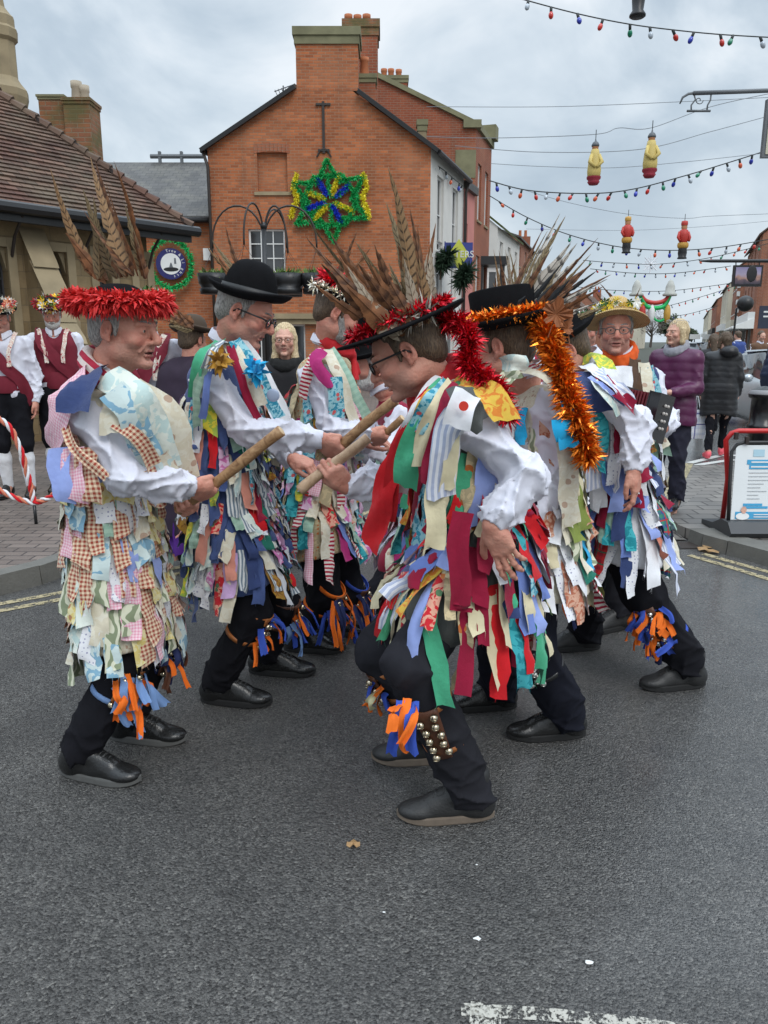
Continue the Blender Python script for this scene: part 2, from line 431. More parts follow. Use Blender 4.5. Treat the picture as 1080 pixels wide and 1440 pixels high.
def brows(hc, R, s, par, mat):
    rd = random.Random(3)
    for sx in (-1, 1):
        mb = MB()
        mb.tube([(sx*(.014+.036*u), .1015-.019*u, .024+.005*math.sin(u*2.4)) for u in (0, .25, .5, .75, 1)], [.0022, .0034, .0033, .0026, .001], 5)
        for k in range(22):
            u = rd.random(); p = Vector((sx*(.013+.034*u), .1025-.019*u, .0235+.005*math.sin(u*2.4)+rd.uniform(-.0025, .0025)))
            mb.tube([p, p+Vector((sx*.007, .0012, .0018))], [.0012, .0004], 4)
        mkobj('eyebrow', X(np.array(mb.V)*s, hc, R), mb.F, mat, par)
def hair(hc, R, s, par, mat, style='short', seed=0):
    f = Fld((-.14, -.17, -.36), (.14, .15, .16), .0045 if style != 'long' else .006)
    if style == 'short':
        f.ell((0, -.024, .038), (.083, .099, .093), k=.01)
        f.ell((0, -.07, -.03), (.062, .04, .045), k=.03)
        for sx in (-1, 1): f.cap((sx*.074, .012, .03), (sx*.075, .018, -.018), .009, .006, k=.012)
        f.ell((0, .105, .02), (.090, .085, .075), k=.008, sub=True)
        f.ell((0, .07, -.06), (.13, .075, .06), k=.006, sub=True)
        for sx in (-1, 1): f.ell((sx*.084, -.006, -.012), (.02, .018, .032), k=.004, sub=True)
    elif style == 'long':
        f.ell((0, -.024, .038), (.083, .101, .092), k=.02)
        for sx in (-1, 1):
            f.cap((sx*.070, .0, .02), (sx*.074, .01, -.13), .022, .024, k=.03); f.cap((sx*.074, .01, -.13), (sx*.072, .03, -.27), .026, .012, k=.03)
        f.cap((0, -.08, .0), (0, -.09, -.2), .07, .06, k=.03)
        f.ell((0, .105, -.02), (.062, .085, .085), k=.01, sub=True)
    elif style == 'bob':
        f.ell((0, -.024, .038), (.084, .102, .092), k=.02)
        for sx in (-1, 1): f.cap((sx*.075, .0, .02), (sx*.080, .005, -.09), .028, .028, k=.03)
        f.cap((0, -.075, .0), (0, -.08, -.09), .065, .05, k=.03)
        f.ell((0, .105, -.02), (.063, .088, .082), k=.01, sub=True)
    elif style == 'beard':
        f.ell((0, .055, -.085), (.052, .052, .050), k=.015)
        for sx in (-1, 1): f.cap((sx*.066, .018, -.02), (sx*.045, .045, -.085), .013, .022, k=.02)
        f.cap((-.022, .099, -.053), (.022, .099, -.053), .0075, k=.01)
        f.ell((0, .108, -.0665), (.019, .02, .005), k=.003, sub=True)
        f.ell((0, .12, -.012), (.06, .045, .034), k=.005, sub=True)
    V, Fq = f.mesh(1)
    if len(V) == 0: return None
    rs = np.random.RandomState(seed); q = V*np.array((220, 220, 60)); V = V+((.0016 if style not in ('long', 'bob') else .0045)*np.sin(q[:, 0]+1.3*np.sin(q[:, 2]))*np.sin(q[:, 1]+q[:, 2]*.4))[:, None]*(V/np.linalg.norm(V, axis=1, keepdims=True))
    return mkobj('beard' if style == 'beard' else 'hair', X(V*s, hc, R), Fq, mat, par, True)
def glasses(hc, R, s, par, mat, r=.0021, lens=True):
    mb = MB()
    for sx in (-1, 1):
        L = [(sx*.033+.0235*math.cos(a)*(1-.0*math.sin(a)), .1075-.10*abs((sx*.033+.0235*math.cos(a)))**1.5, .0-.002+.0165*math.sin(a)) for a in [2*PI*k/18 for k in range(18)]]
        mb.m = 0; mb.tube(L, r, 6, closed=True)
        mb.tube([(sx*.0565, .104, .006), (sx*.074, .088, .008), (sx*.080, .03, .004), (sx*.082, -.005, .002), (sx*.081, -.02, -.012)], r, 6)
        if lens:
            mb.m = 1; c = mb.v((sx*.033, .1075, -.002)); ids = [mb.v(p) for p in L]
            for k in range(18): mb.f(c, ids[k], ids[(k+1) % 18])
    mb.m = 0; mb.tube([(-.010, .109, 0), (0, .1125, .004), (.010, .109, 0)], r, 6)
    return mkobj('glasses', X(np.array(mb.V)*s, hc, R), mb.F, [mat, LENS], par, True, mi=mb.M)
# ------------------------------------------------------------ hands
def hand(wr, fd, nrm, side=1, curl=(60, 80, 50), thumb='grip', h=.0028, s=1.0, spread=4, varc=6, el=None):
    """wr wrist, fd finger direction, nrm palm normal (the side the fingers close towards); side: +1 thumb lies towards fd x nrm"""
    fd = Vector(fd).normalized(); nrm = (Vector(nrm)-fd*Vector(nrm).dot(fd)).normalized(); lat = fd.cross(nrm)*side  # towards thumb
    wr = Vector(wr); caps = []
    T = lambda a, b, c: wr+(fd*a+lat*b+nrm*c)*s
    fo = T(-.06, 0, 0) if el is None else wr+(Vector(el)-wr).normalized()*.07
    caps += [(fo, T(.0, 0, 0), .027, .0235), (T(0, 0, 0), T(.02, 0, 0), .0235, .021), (T(0, .006, 0), T(.045, .018, 0), .021, .0175), (T(0, -.004, 0), T(.045, -.016, 0), .019, .0165), (T(.04, .022, 0), T(.082, .026, 0), .0165, .0125), (T(.04, 0, .0), T(.086, .008, 0), .017, .0125), (T(.04, -.01, 0), T(.082, -.011, 0), .0165, .012), (T(.035, -.022, 0), T(.074, -.029, 0), .0155, .0115)]
    caps += [(T(.01, .012, .004), T(.05, .036, .010), .019, .014)]
    bases = [(.084, .027), (.089, .009), (.085, -.010), (.076, -.028)]; lens = [(.043, .026, .021), (.048, .030, .022), (.044, .027, .021), (.034, .021, .019)]; rad = [.0092, .0095, .009, .008]
    for i, ((bl, bw), ln, r) in enumerate(zip(bases, lens, rad)):
        p = T(bl, bw, 0); ang = 0; sp = math.radians(spread*(1.5-i))
        for j in range(3):
            ang += math.radians(curl[j]+(i-1.5)*varc*(1 if j == 0 else .4))
            d = (fd*math.cos(sp)+lat*math.sin(sp))*math.cos(ang)+nrm*math.sin(ang)
            q = p+d*ln[j]*s; r2 = r*(.93, .86, .76)[j]
            caps.append((p, q, r*(1, .95, .88)[j]*s, r2*s)); caps.append((p, p+d*.001, r*1.06*s, r*1.06*s)); p = q
    if thumb == 'grip': tp = [T(.02, .030, .012), T(.052, .046, .030), T(.078, .036, .045), T(.092, .018, .048)]
    elif thumb == 'out': tp = [T(.02, .030, .008), T(.050, .056, .014), T(.078, .070, .018), T(.100, .076, .024)]
    else: tp = [T(.02, .030, .010), T(.055, .046, .020), T(.085, .044, .028), T(.108, .036, .032)]
    for k, (a, b) in enumerate(zip(tp, tp[1:])): caps.append((a, b, (.016, .0115, .0105)[k]*s, (.0118, .0105, .0088)[k]*s))
    f = fitfld([c[0] for c in caps]+[c[1] for c in caps], .04, h)
    for i, (a, b, ra, rb) in enumerate(caps): f.cap(a, b, ra, rb, k=.012 if i < 9 else .0035)
    V, Fq = f.mesh(1)
    return V, Fq, T
# ------------------------------------------------------------ clothing materials
SHIRT = None
def shirtmat(name, col):
    m, t, b = nt(name); P = geo(t); n = noise_(t, 9, 4, P, .55, .6); n2 = noise_(t, 40, 3, P, .6, .4)
    setp(t, b, Base_Color=mixc(t, n2, tuple(x*.93 for x in col), col), Roughness=.85, Specular_IOR_Level=.2, Sheen_Weight=.1)
    w = N(t, 'ShaderNodeTexWave', ins={'Scale': 4., 'Distortion': 4., 'Detail': 3., 'Detail Scale': 1.2}); t.links.new(P, w.inputs['Vector'])
    bump(t, b, mth(t, 'ADD', mth(t, 'MULTIPLY', w.outputs['Fac'], .7), mth(t, 'MULTIPLY', n2, .5)), .32, .012); return m
SHIRT = shirtmat('white_cotton', (.67, .67, .745))
BLACKT = plain('black_trouser_cloth', (.009, .009, .012), .9, .3, 12, bmp=.3, bscale=35, spec=.15)
GREYT = plain('charcoal_trouser_cloth', (.021, .021, .026), .9, .25, 12, bmp=.3, bscale=35, spec=.15)
LEATHER = plain('black_leather', (.014, .014, .014), .26, .3, 30, bmp=.25, bscale=120)
BOOTM = plain('dull_black_leather', (.022, .022, .022), .5, .3, 30, bmp=.3, bscale=120)
SOLEB = plain('black_rubber', (.014, .014, .014), .7, .2); SOLET = plain('tan_rubber', (.16, .125, .095), .8, .3, 30); SOLEG = plain('grey_rubber', (.10, .10, .095), .8, .3, 30)
FELT = plain('black_felt', (.008, .008, .009), .95, .3, 40, bmp=.3, bscale=300, spec=.1)
REDC = plain('red_kerchief', (.52, .012, .018), .8, .2, 20, bmp=.4, bscale=30); ORC = plain('orange_kerchief', (.78, .11, .01), .8, .2, 20, bmp=.4, bscale=30)
MAROON = plain('maroon_cloth', (.16, .008, .022), .85, .2, 20, bmp=.4, bscale=30)
BELLM = plain('bell_metal', (.55, .47, .34), .22, .2, 60, metal=1); BELLS = plain('bell_silver', (.6, .58, .54), .2, .2, 60, metal=1)
BROWNL = plain('brown_leather', (.10, .035, .016), .5, .3, 40, bmp=.3); TANL = plain('tan_leather', (.36, .12, .03), .5, .3, 40, bmp=.3)
ORR = plain('orange_rag', (.78, .15, .008), .85, .2, 20); BLR = plain('blue_rag', (.03, .075, .40), .85, .2, 20); PBR = plain('pale_blue_rag', (.16, .27, .50), .85, .2, 20); NVR = plain('navy_rag', (.02, .03, .11), .85, .2, 20)
_m, _t, _b = nt('ash_stick'); _P = geo(_t); _n = noise_(_t, 30, 5, _P, .6, 1.2)
setp(_t, _b, Base_Color=ramp(_t, _n, [(.3, (.16, .075, .03)), (.5, (.33, .185, .085)), (.7, (.42, .26, .13))]), Roughness=.6); bump(_t, _b, _n, .5, .004); STICK = _m
_m, _t, _b = nt('pale_ash_stick'); _P = geo(_t); _n = noise_(_t, 30, 5, _P, .6, 1.2)
setp(_t, _b, Base_Color=ramp(_t, _n, [(.3, (.33, .19, .11)), (.5, (.47, .31, .19)), (.7, (.55, .38, .25))]), Roughness=.65); bump(_t, _b, _n, .5, .004); STICKP = _m
STICKE = plain('cut_wood_end', (.62, .46, .28), .8, .2, 60)
C = {}
W_ = (.76, .76, .78); CR = (.70, .63, .46)
C['pink_g'] = cloth('pink_gingham_cloth', 'gingham', (.72, .30, .40), (.82, .62, .66), .010)
C['brown_g'] = cloth('brown_gingham_cloth', 'gingham', (.32, .055, .035), (.76, .60, .42), .014)
C['ltblue_f'] = cloth('light_blue_floral_cloth', 'floral', (.22, .40, .52), (.58, .68, .66), .045)
C['aqua_f'] = cloth('aqua_floral_cloth', 'floral', (.50, .63, .60), (.70, .74, .66), .05)
C['leaf'] = cloth('sage_leaf_cloth', 'leaf', (.66, .66, .50), (.24, .28, .17), .035)
C['whitedot'] = cloth('white_dotted_cloth', 'dots', W_, (.34, .34, .46), .014)
C['yellow_f'] = cloth('yellow_floral_cloth', 'floral', (.72, .58, .20), (.76, .68, .38), .025, (.45, .22, .1))
C['blue'] = cloth('mid_blue_cloth', 'plain', (.15, .22, .52)); C['blue2'] = cloth('sky_blue_cloth', 'plain', (.22, .33, .62)); C['perib'] = cloth('periwinkle_cloth', 'plain', (.30, .38, .72))
C['navy'] = cloth('navy_cloth', 'plain', (.035, .055, .15)); C['denim'] = cloth('denim_cloth', 'pin', (.05, .08, .21), (.09, .13, .28), .004)
C['mint'] = cloth('mint_cloth', 'hstripe', (.30, .46, .36), (.36, .52, .41), .03); C['green'] = cloth('emerald_cloth', 'plain', (.07, .40, .22)); C['dkgreen'] = cloth('dark_green_cloth', 'plain', (.02, .17, .12))
C['teal'] = cloth('teal_cloth', 'floral', (.015, .22, .26), (.05, .38, .42), .03); C['turq'] = cloth('turquoise_floral_cloth', 'floral', (.03, .25, .36), (.30, .55, .60), .022, (.6, .1, .1))
C['cream'] = cloth('cream_cloth', 'plain', (.66, .58, .38)); C['cream2'] = cloth('pale_cream_cloth', 'floral', (.70, .66, .54), (.66, .60, .46), .03, (.48, .34, .25)); C['white'] = cloth('white_cloth', 'plain', (.74, .74, .76))
C['wstripe'] = cloth('white_blue_striped_cloth', 'stripe', (.74, .74, .78), (.42, .46, .60), .016); C['gstripe'] = cloth('grey_ticking_cloth', 'stripe', (.66, .67, .66), (.17, .22, .27), .014)
C['red'] = cloth('red_cloth', 'plain', (.58, .012, .018)); C['red2'] = cloth('red_floral_cloth', 'floral', (.55, .02, .03), (.70, .35, .25), .025, (.1, .2, .1)); C['maroon'] = cloth('crimson_cloth', 'plain', (.27, .008, .035))
C['rstripe'] = cloth('red_white_striped_cloth', 'hstripe', (.42, .02, .05), (.74, .66, .60), .018); C['rplaid'] = cloth('red_tartan_cloth', 'tartan', (.45, .02, .02), (.22, .01, .02), .03, (.04, .1, .06))
C['gplaid'] = cloth('green_tartan_cloth', 'tartan', (.03, .2, .12), (.04, .06, .2), .03, (.4, .03, .03)); C['salmon'] = cloth('salmon_cloth', 'plain', (.66, .27, .20)); C['rust'] = cloth('rust_floral_cloth', 'floral', (.42, .14, .08), (.58, .34, .24), .02)
C['ochre'] = cloth('ochre_cloth', 'floral', (.42, .22, .03), (.25, .10, .02), .03); C['yellow'] = cloth('yellow_cloth', 'floral', (.75, .62, .06), (.35, .48, .08), .03); C['orange_f'] = cloth('orange_floral_cloth', 'floral', (.62, .20, .03), (.65, .42, .06), .03, (.06, .25, .1))
C['pink_f'] = cloth('pink_floral_cloth', 'floral', (.62, .18, .42), (.75, .50, .66), .035); C['magenta'] = cloth('magenta_cloth', 'plain', (.40, .03, .16)); C['cyan'] = cloth('cyan_satin', 'plain', (.02, .38, .68))
C['olive'] = cloth('olive_cloth', 'plain', (.22, .27, .06)); C['rose_f'] = cloth('rose_print_cloth', 'floral', (.72, .68, .60), (.60, .40, .34), .022, (.42, .06, .08)); C['tan_f'] = cloth('tan_print_cloth', 'floral', (.58, .47, .28), (.44, .36, .22), .035, (.50, .15, .04))
C['purple'] = cloth('purple_cloth', 'plain', (.08, .02, .2)); C['lilac'] = cloth('lilac_cloth', 'plain', (.60, .40, .66)); C['grey'] = cloth('grey_cloth', 'plain', (.07, .075, .07)); C['coral'] = cloth('coral_cloth', 'plain', (.62, .20, .12)); C['brown'] = cloth('brown_cloth', 'plain', (.09, .05, .03))
# feathers
def feathermat(name, base, bar, dens=42., chev=.6, soft=.12):
    m, t, b = nt(name); s = N(t, 'ShaderNodeSeparateXYZ'); t.links.new(tex(t), s.inputs[0])
    ax = mth(t, 'ABSOLUTE', s.outputs[0]); v = mth(t, 'ADD', s.outputs[1], mth(t, 'MULTIPLY', ax, -chev*.03))
    v = mth(t, 'ADD', v, mth(t, 'MULTIPLY', noise_(t, 40, 2, tex(t)), .010))
    f = mth(t, 'FRACT', mth(t, 'MULTIPLY', v, dens)); bars = ramp(t, f, [(.0, g(1)), (.2, g(1)), (.2+soft, g(0)), (1-soft*.3, g(0)), (1, g(1))])
    edge = ramp(t, ax, [(.55, g(0)), (1., g(1))])
    c = mixc(t, bars, base, bar); c = mixc(t, mth(t, 'MULTIPLY', edge, .6), c, tuple(x*.8 for x in base))
    mp = N(t, 'ShaderNodeMapping', ins={'Vector': tex(t), 'Scale': (3, 700, 1)}); nn = N(t, 'ShaderNodeTexNoise', ins={'Vector': mp.outputs[0], 'Scale': 1.}).outputs[0]
    c = mixc(t, mth(t, 'MULTIPLY', nn, .5), c, tuple(x*.5 for x in base))
    setp(t, b, Base_Color=c, Roughness=.6, Specular_IOR_Level=.3); bump(t, b, nn, .5, .004); return m
FE = [feathermat('pheasant_tan', (.34, .20, .095), (.035, .018, .010), 42), feathermat('pheasant_olive', (.26, .19, .10), (.03, .02, .012), 48, .9), feathermat('pheasant_brown', (.20, .085, .035), (.05, .018, .008), 30, .3, .4), feathermat('pheasant_russet', (.28, .11, .04), (.12, .045, .015), 20, .2, .6)]
FEP = feathermat('pheasant_pale', (.60, .55, .48), (.03, .024, .022), 20, .5); FEB = plain('black_feather', (.012, .014, .016), .5, .4, 40); FEG = plain('grey_brown_feather', (.16, .12, .09), .7, .3, 40)
def foil(name, col, col2):
    m, t, b = nt(name); setp(t, b, Base_Color=mixc(t, ramp(t, noise_(t, 160, 2, geo(t)), [(.4, g(0)), (.6, g(1))]), col, col2), Metallic=.75, Roughness=.28); return m
TRED = foil('red_tinsel', (.75, .02, .035), (.45, .005, .02)); TOR = foil('copper_tinsel', (.95, .32, .03), (.62, .13, .01)); TSIL = foil('silver_tinsel', (.85, .82, .75), (.6, .5, .3))
PETR = plain('red_petals', (.62, .022, .02), .65, .5, 60)
# ------------------------------------------------------------ shoes
LACEM = plain('waxed_lace', (.045, .045, .045), .6, .2)
def shoe(par, p, d, kind='shoe', sole=None, mat=None, s=1.0, roll=0, name=None):
    fz = Vector((d[0], d[1], 0)).normalized(); R = frame(fz); f = Fld((-.07, -.12, -.01), (.07, .26, .26), .005)
    f.ell((0, .085, .042), (.041, .10, .036), k=.02); f.ell((0, .160, .034), (.046, .068, .027), k=.02); f.ell((0, -.03, .052), (.038, .052, .055), k=.02)
    f.cap((0, .05, .085), (0, .11, .06), .036, .032, k=.02)
    if kind == 'boot': f.cap((0, -.005, .06), (0, -.012, .15), .048, .048, k=.02); f.ell((0, -.012, .20), (.05, .05, .03), k=.004, sub=True)
    else: f.cap((0, -.015, .06), (0, -.015, .085), .042, .042, k=.02); f.ell((0, -.02, .13), (.034, .05, .04), k=.006, sub=True)
    f.ell((0, .07, -.04), (.2, .4, .06), k=.003, sub=True)
    V, Fq = f.mesh(1); c = Vector((p[0], p[1], p[2] if len(p) > 2 else 0))
    so = mkobj(name or ('boot' if kind == 'boot' else 'shoe'), X(V*s, c, R), Fq, mat or LEATHER, par, True)
    mb = MB(); out = []
    for k in range(28):
        a = 2*PI*k/28; y = math.cos(a); x = math.sin(a); yy = .075+.152*y; w = .044+.010*math.sin((y+.2)*2.2)+(.004 if y > 0 else 0)
        w = (.0375 if y < -.1 else .0375+.0125*min(1, (y+.1)/.5)); out.append((x*w*(1-.10*abs(y)**6), yy))
    for z, e in ((0.002, .98), (.006, 1.02), (.024, 1.02), (.030, .98)):
        for x, y in out:
            zz = z + (.010 if (y < .02 and z < .003) else 0)*0
            lift = .012*max(0, (y-.17)/.06)**2
            mb.v((x*e, .075+(y-.075)*e, zz+lift))
    for r in range(3):
        for k in range(28): mb.f(r*28+k, r*28+(k+1) % 28, (r+1)*28+(k+1) % 28, (r+1)*28+k)
    mb.f(*range(27, -1, -1)); mb.f(*range(84, 112))
    mkobj('sole', X(np.array(mb.V)*s, c, R), mb.F, sole or SOLEB, so, False)
    mb = MB(); ii = lambda v_, ax_: int(round((v_-f.lo[ax_])/f.h))
    def top_(x, y):
        c_ = f.D[ii(x, 0), ii(y, 1), :ii(.17, 2)]; q_ = np.where(c_ < 0)[0]; return f.lo[2]+(q_[-1] if len(q_) else 8)*f.h+.0005
    y0 = .052 if kind != 'boot' else .060
    for k in range(5):
        y = y0+.015*k; w_ = .019
        mb.tube([(-w_, y, top_(-w_, y)), (0, y+.006, top_(0, y+.006)+.0015), (w_, y+.002, top_(w_, y))], .0024, 5); mb.tube([(w_, y, top_(w_, y)), (0, y+.005, top_(0, y+.005)+.002), (-w_, y+.012, top_(-w_, y+.012))], .0022, 5)
    for sx in (-1, 1): mb.tube([(0, y0, top_(0, y0)+.002), (sx*.014, y0+.010, top_(sx*.014, y0+.01)+.008), (sx*.027, y0+.008, top_(sx*.027, y0+.008)+.004), (sx*.014, y0+.003, top_(sx*.014, y0)+.003), (0, y0, top_(0, y0)+.002)], .0020, 5); mb.tube([(sx*.021, yy_, top_(sx*.021, yy_)) for yy_ in np.linspace(y0-.005, y0+.078, 7)], .0017, 4)
    mb.tube([(x_, .150-.020*abs(x_)/.04, top_(x_, .150-.020*abs(x_)/.04)) for x_ in np.linspace(-.038, .038, 11)], .0015, 4)
    mkobj('laces', X(np.array(mb.V)*s, c, R), mb.F, LACEM, so, True)
    return so
# ------------------------------------------------------------ collider helpers for draped cloth
def cdist(P, caps):
    P = np.asarray(P, float); D = np.full(P.shape[:-1], 9.)
    for a, b, ra, rb in caps:
        d, _ = d_cap(P, a, b, ra, rb); D = smin(D, d, .03)
    return D
def cgrad(P, caps, e=.004):
    G = np.stack([cdist(P+np.eye(3)[k]*e, caps)-cdist(P-np.eye(3)[k]*e, caps) for k in range(3)], -1)
    return G/np.maximum(np.linalg.norm(G, axis=-1, keepdims=True), 1e-6)
def drape(anch, lens, wid, caps, rs, grav=(0, 0, -1), swing=.12, flare=.02, off0=.006, nseg=8, wind=(0, 0, 0), twist=.75):
    """anch (n,3) -> list of strip vertex grids"""
    n = len(anch); P = np.array(anch, float); path = [P.copy()]; G = cgrad(P, caps); grads = [G]
    sw = rs.normal(0, swing, (n, 3)); sw[:, 2] = 0; g_ = np.array(grav, float)+np.array(wind)
    for k in range(nseg):
        d = g_+sw*(.4+.6*k/nseg)+rs.normal(0, .10, (n, 3)); d /= np.linalg.norm(d, axis=1, keepdims=True)
        Q = P+d*(lens/nseg)[:, None]
        off = off0+flare*(k+1)/nseg*(rs.rand(n)*.5+.75)
        for _ in range(2):
            D = cdist(Q, caps); Gn = cgrad(Q, caps); push = np.maximum(off-D, 0); Q = Q+Gn*push[:, None]
        w = np.exp(-np.maximum(D, 0)/.05)[:, None]*.6; G = G*(1-w)+Gn*w; G /= np.linalg.norm(G, axis=1, keepdims=True)
        v = Q-P; v /= np.maximum(np.linalg.norm(v, axis=1, keepdims=True), 1e-6); P = P+v*(lens/nseg)[:, None]; path.append(P.copy()); grads.append(G.copy())
    Pt = np.stack(path, 1); Gt = np.stack(grads, 1)        # n, seg+1, 3
    T = np.gradient(Pt, axis=1); T /= np.maximum(np.linalg.norm(T, axis=2, keepdims=True), 1e-6)
    Wd = np.cross(Gt, T); Wd /= np.maximum(np.linalg.norm(Wd, axis=2, keepdims=True), 1e-6)
    Nn = np.cross(T, Wd); tw = rs.normal(0, twist, n)[:, None]*np.linspace(0, 1, nseg+1)[None]**1.5; ct, st = np.cos(tw)[..., None], np.sin(tw)[..., None]
    W2 = Wd*ct+Nn*st; N2 = Nn*ct-Wd*st
    curl = rs.normal(0, .6*twist, n)[:, None, None]; wv = (1+rs.normal(0, .05, (n, nseg+1)))[..., None]*wid[:, None, None]
    ph = rs.rand(n)*6; rip = (.008*np.sin(np.arange(nseg+1)[None]*1.3+ph[:, None]))[..., None]*np.linspace(.2, 1, nseg+1)[None, :, None]
    cols = []
    for u in (-.5, -.17, .17, .5): cols.append(Pt+W2*wv*u+N2*(rip*(1 if u > 0 else -.6)+curl*wv*(abs(u)-.25)))
    Gd = np.stack(cols, 2)       # n, seg+1, 4, 3
    sl = rs.normal(0, .12, n)    # slanted cut ends
    Gd[:, -1, :, :] += T[:, -1, None, :]*(np.array([-.5, -.17, .17, .5])[None, :, None]*(sl*wid*2)[:, None, None]+rs.normal(0, .0015, (n, 4, 1)))
    return Gd
def strip_mesh(Gd, wid, ln, rs, fray=True):
    ns, w = Gd.shape[0], Gd.shape[1]; V = Gd.reshape(-1, 3); o = rs.rand(2)*3
    uv = np.array([(o[0]+wid*(j/(w-1)-.5), o[1]+ln*i/(ns-1)) for i in range(ns) for j in range(w)])
    Fq = [(i*w+j, i*w+j+1, (i+1)*w+j+1, (i+1)*w+j) for i in range(ns-1) for j in range(w-1)]
    if fray:   # loose threads at cut end and edges
        V = V.tolist(); uv = uv.tolist(); E = np.array(V)
        for q in range(rs.randint(0, 5)):
            j = rs.randint(0, w); a = E[(ns-1)*w+j]; dn = np.array((rs.normal(0, .005), rs.normal(0, .005), -rs.uniform(.008, .03))); s_ = (E[(ns-1)*w+1]-E[(ns-1)*w])*.05
            k = len(V); V += [list(a), list(a+s_+1e-4), list(a+dn)]; uv += [uv[(ns-1)*w+j]]*3; Fq.append((k, k+1, k+2))
    return V, Fq, uv
CAMV = np.array((0, 0, CH))
def tatters(coat, caps, anch, lens, wid, pal, rs, **kw):
    Gd = drape(anch, lens, wid, caps, rs, **kw); n = len(anch)
    names = list(pal.keys()) if isinstance(pal, dict) else list(pal); pr = np.array([pal[k] for k in names], float) if isinstance(pal, dict) else np.ones(len(names)); pr /= pr.sum()
    ch = rs.choice(len(names), n, p=pr)
    mid = Gd[:, Gd.shape[1]//2].mean(1); nrm = cgrad(mid, caps); vis = ((CAMV-mid)*nrm).sum(1)/np.linalg.norm(CAMV-mid, axis=1)
    order = np.argsort(-vis); have = sum(1 for c in coat.children if c.name.startswith('cloth_strip')); room = max(0, 99-have); rest = {}
    for r, i in enumerate(order):
        V, Fq, uv = strip_mesh(Gd[i], wid[i], lens[i], rs)
        if r < room and vis[i] > -.25: mkobj('cloth_strip', V, Fq, C[names[ch[i]]], coat, True, uv=uv)
        else:
            mbv = rest.setdefault('x', [[], [], [], [], []]); o = len(mbv[0]); mbv[0].extend([list(v) for v in V]); mbv[1].extend([tuple(k+o for k in q) for q in Fq]); mbv[2].extend([list(u) for u in uv])
            m = C[names[ch[i]]]
            if m not in mbv[3]: mbv[3].append(m)
            mbv[4].extend([mbv[3].index(m)]*len(Fq))
    if rest:
        q = rest['x']; o = mkobj('cloth_strips', q[0], q[1], q[3], coat, True, uv=q[2], mi=q[4]); o['kind'] = 'stuff'
def band(name, pts, nrm, wid, mat, par, rs=RNG, nu=4, sag=0, uvo=None, th=0.0):
    """one piece of cloth along explicit 3-D points; nrm = facing direction(s)"""
    P = np.array([list(p) for p in pts], float)
    # resample smooth
    t = np.linspace(0, len(P)-1, (len(P)-1)*4+1); Q = []
    for x in t:
        i = int(min(math.floor(x), len(P)-2)); f = x-i; p0 = P[max(i-1, 0)]; p1 = P[i]; p2 = P[i+1]; p3 = P[min(i+2, len(P)-1)]
        Q.append(.5*((2*p1)+(-p0+p2)*f+(2*p0-5*p1+4*p2-p3)*f*f+(-p0+3*p1-3*p2+p3)*f**3))
    Q = np.array(Q); T = np.gradient(Q, axis=0); T /= np.linalg.norm(T, axis=1, keepdims=True)
    Nn = np.array([list(nrm)]*len(Q), float) if np.ndim(nrm[0]) == 0 else np.array([[np.interp(x, range(len(nrm)), [n[k] for n in nrm]) for k in range(3)] for x in t*(len(nrm)-1)/t[-1]])
    W = np.cross(Nn, T); W /= np.linalg.norm(W, axis=1, keepdims=True); N2 = np.cross(T, W); wd = np.asarray(wid, float)*np.ones(len(P)) if np.ndim(wid) == 0 else np.asarray(wid, float)
    wv = np.interp(t, range(len(wd)), wd); us = np.linspace(-.5, .5, nu+1); V = []; UV = []; L = np.concatenate([[0], np.cumsum(np.linalg.norm(np.diff(Q, axis=0), axis=1))]); o = rs.rand(2)*2 if uvo is None else uvo
    r1, r2 = rs.rand(2)*6
    for i in range(len(Q)):
        for u in us:
            V.append(Q[i]+W[i]*(wv[i]*u*(1+.04*math.sin(L[i]*60+r2))+.004*math.sin(L[i]*30+r1))+(T[i]*(u*wv[i]*math.sin(r1)*.35+.003*math.sin(u*40+r2)) if i == len(Q)-1 else 0)+N2[i]*(wv[i]*sag*(.25-u*u)*2+min(.007, wv[i]*.11)*math.sin(L[i]*38+u*5+r1)+.006*min(1, L[i]*8)*math.sin(u*7+L[i]*17+r2)+.004*math.sin(L[i]*90+u*3)*u)); UV.append((o[0]+wv[i]*u, o[1]+L[i]))
    m = nu+1; Fq = [(i*m+j, i*m+j+1, (i+1)*m+j+1, (i+1)*m+j) for i in range(len(Q)-1) for j in range(nu)]
    return mkobj(name, V, Fq, mat, par, True, uv=UV)
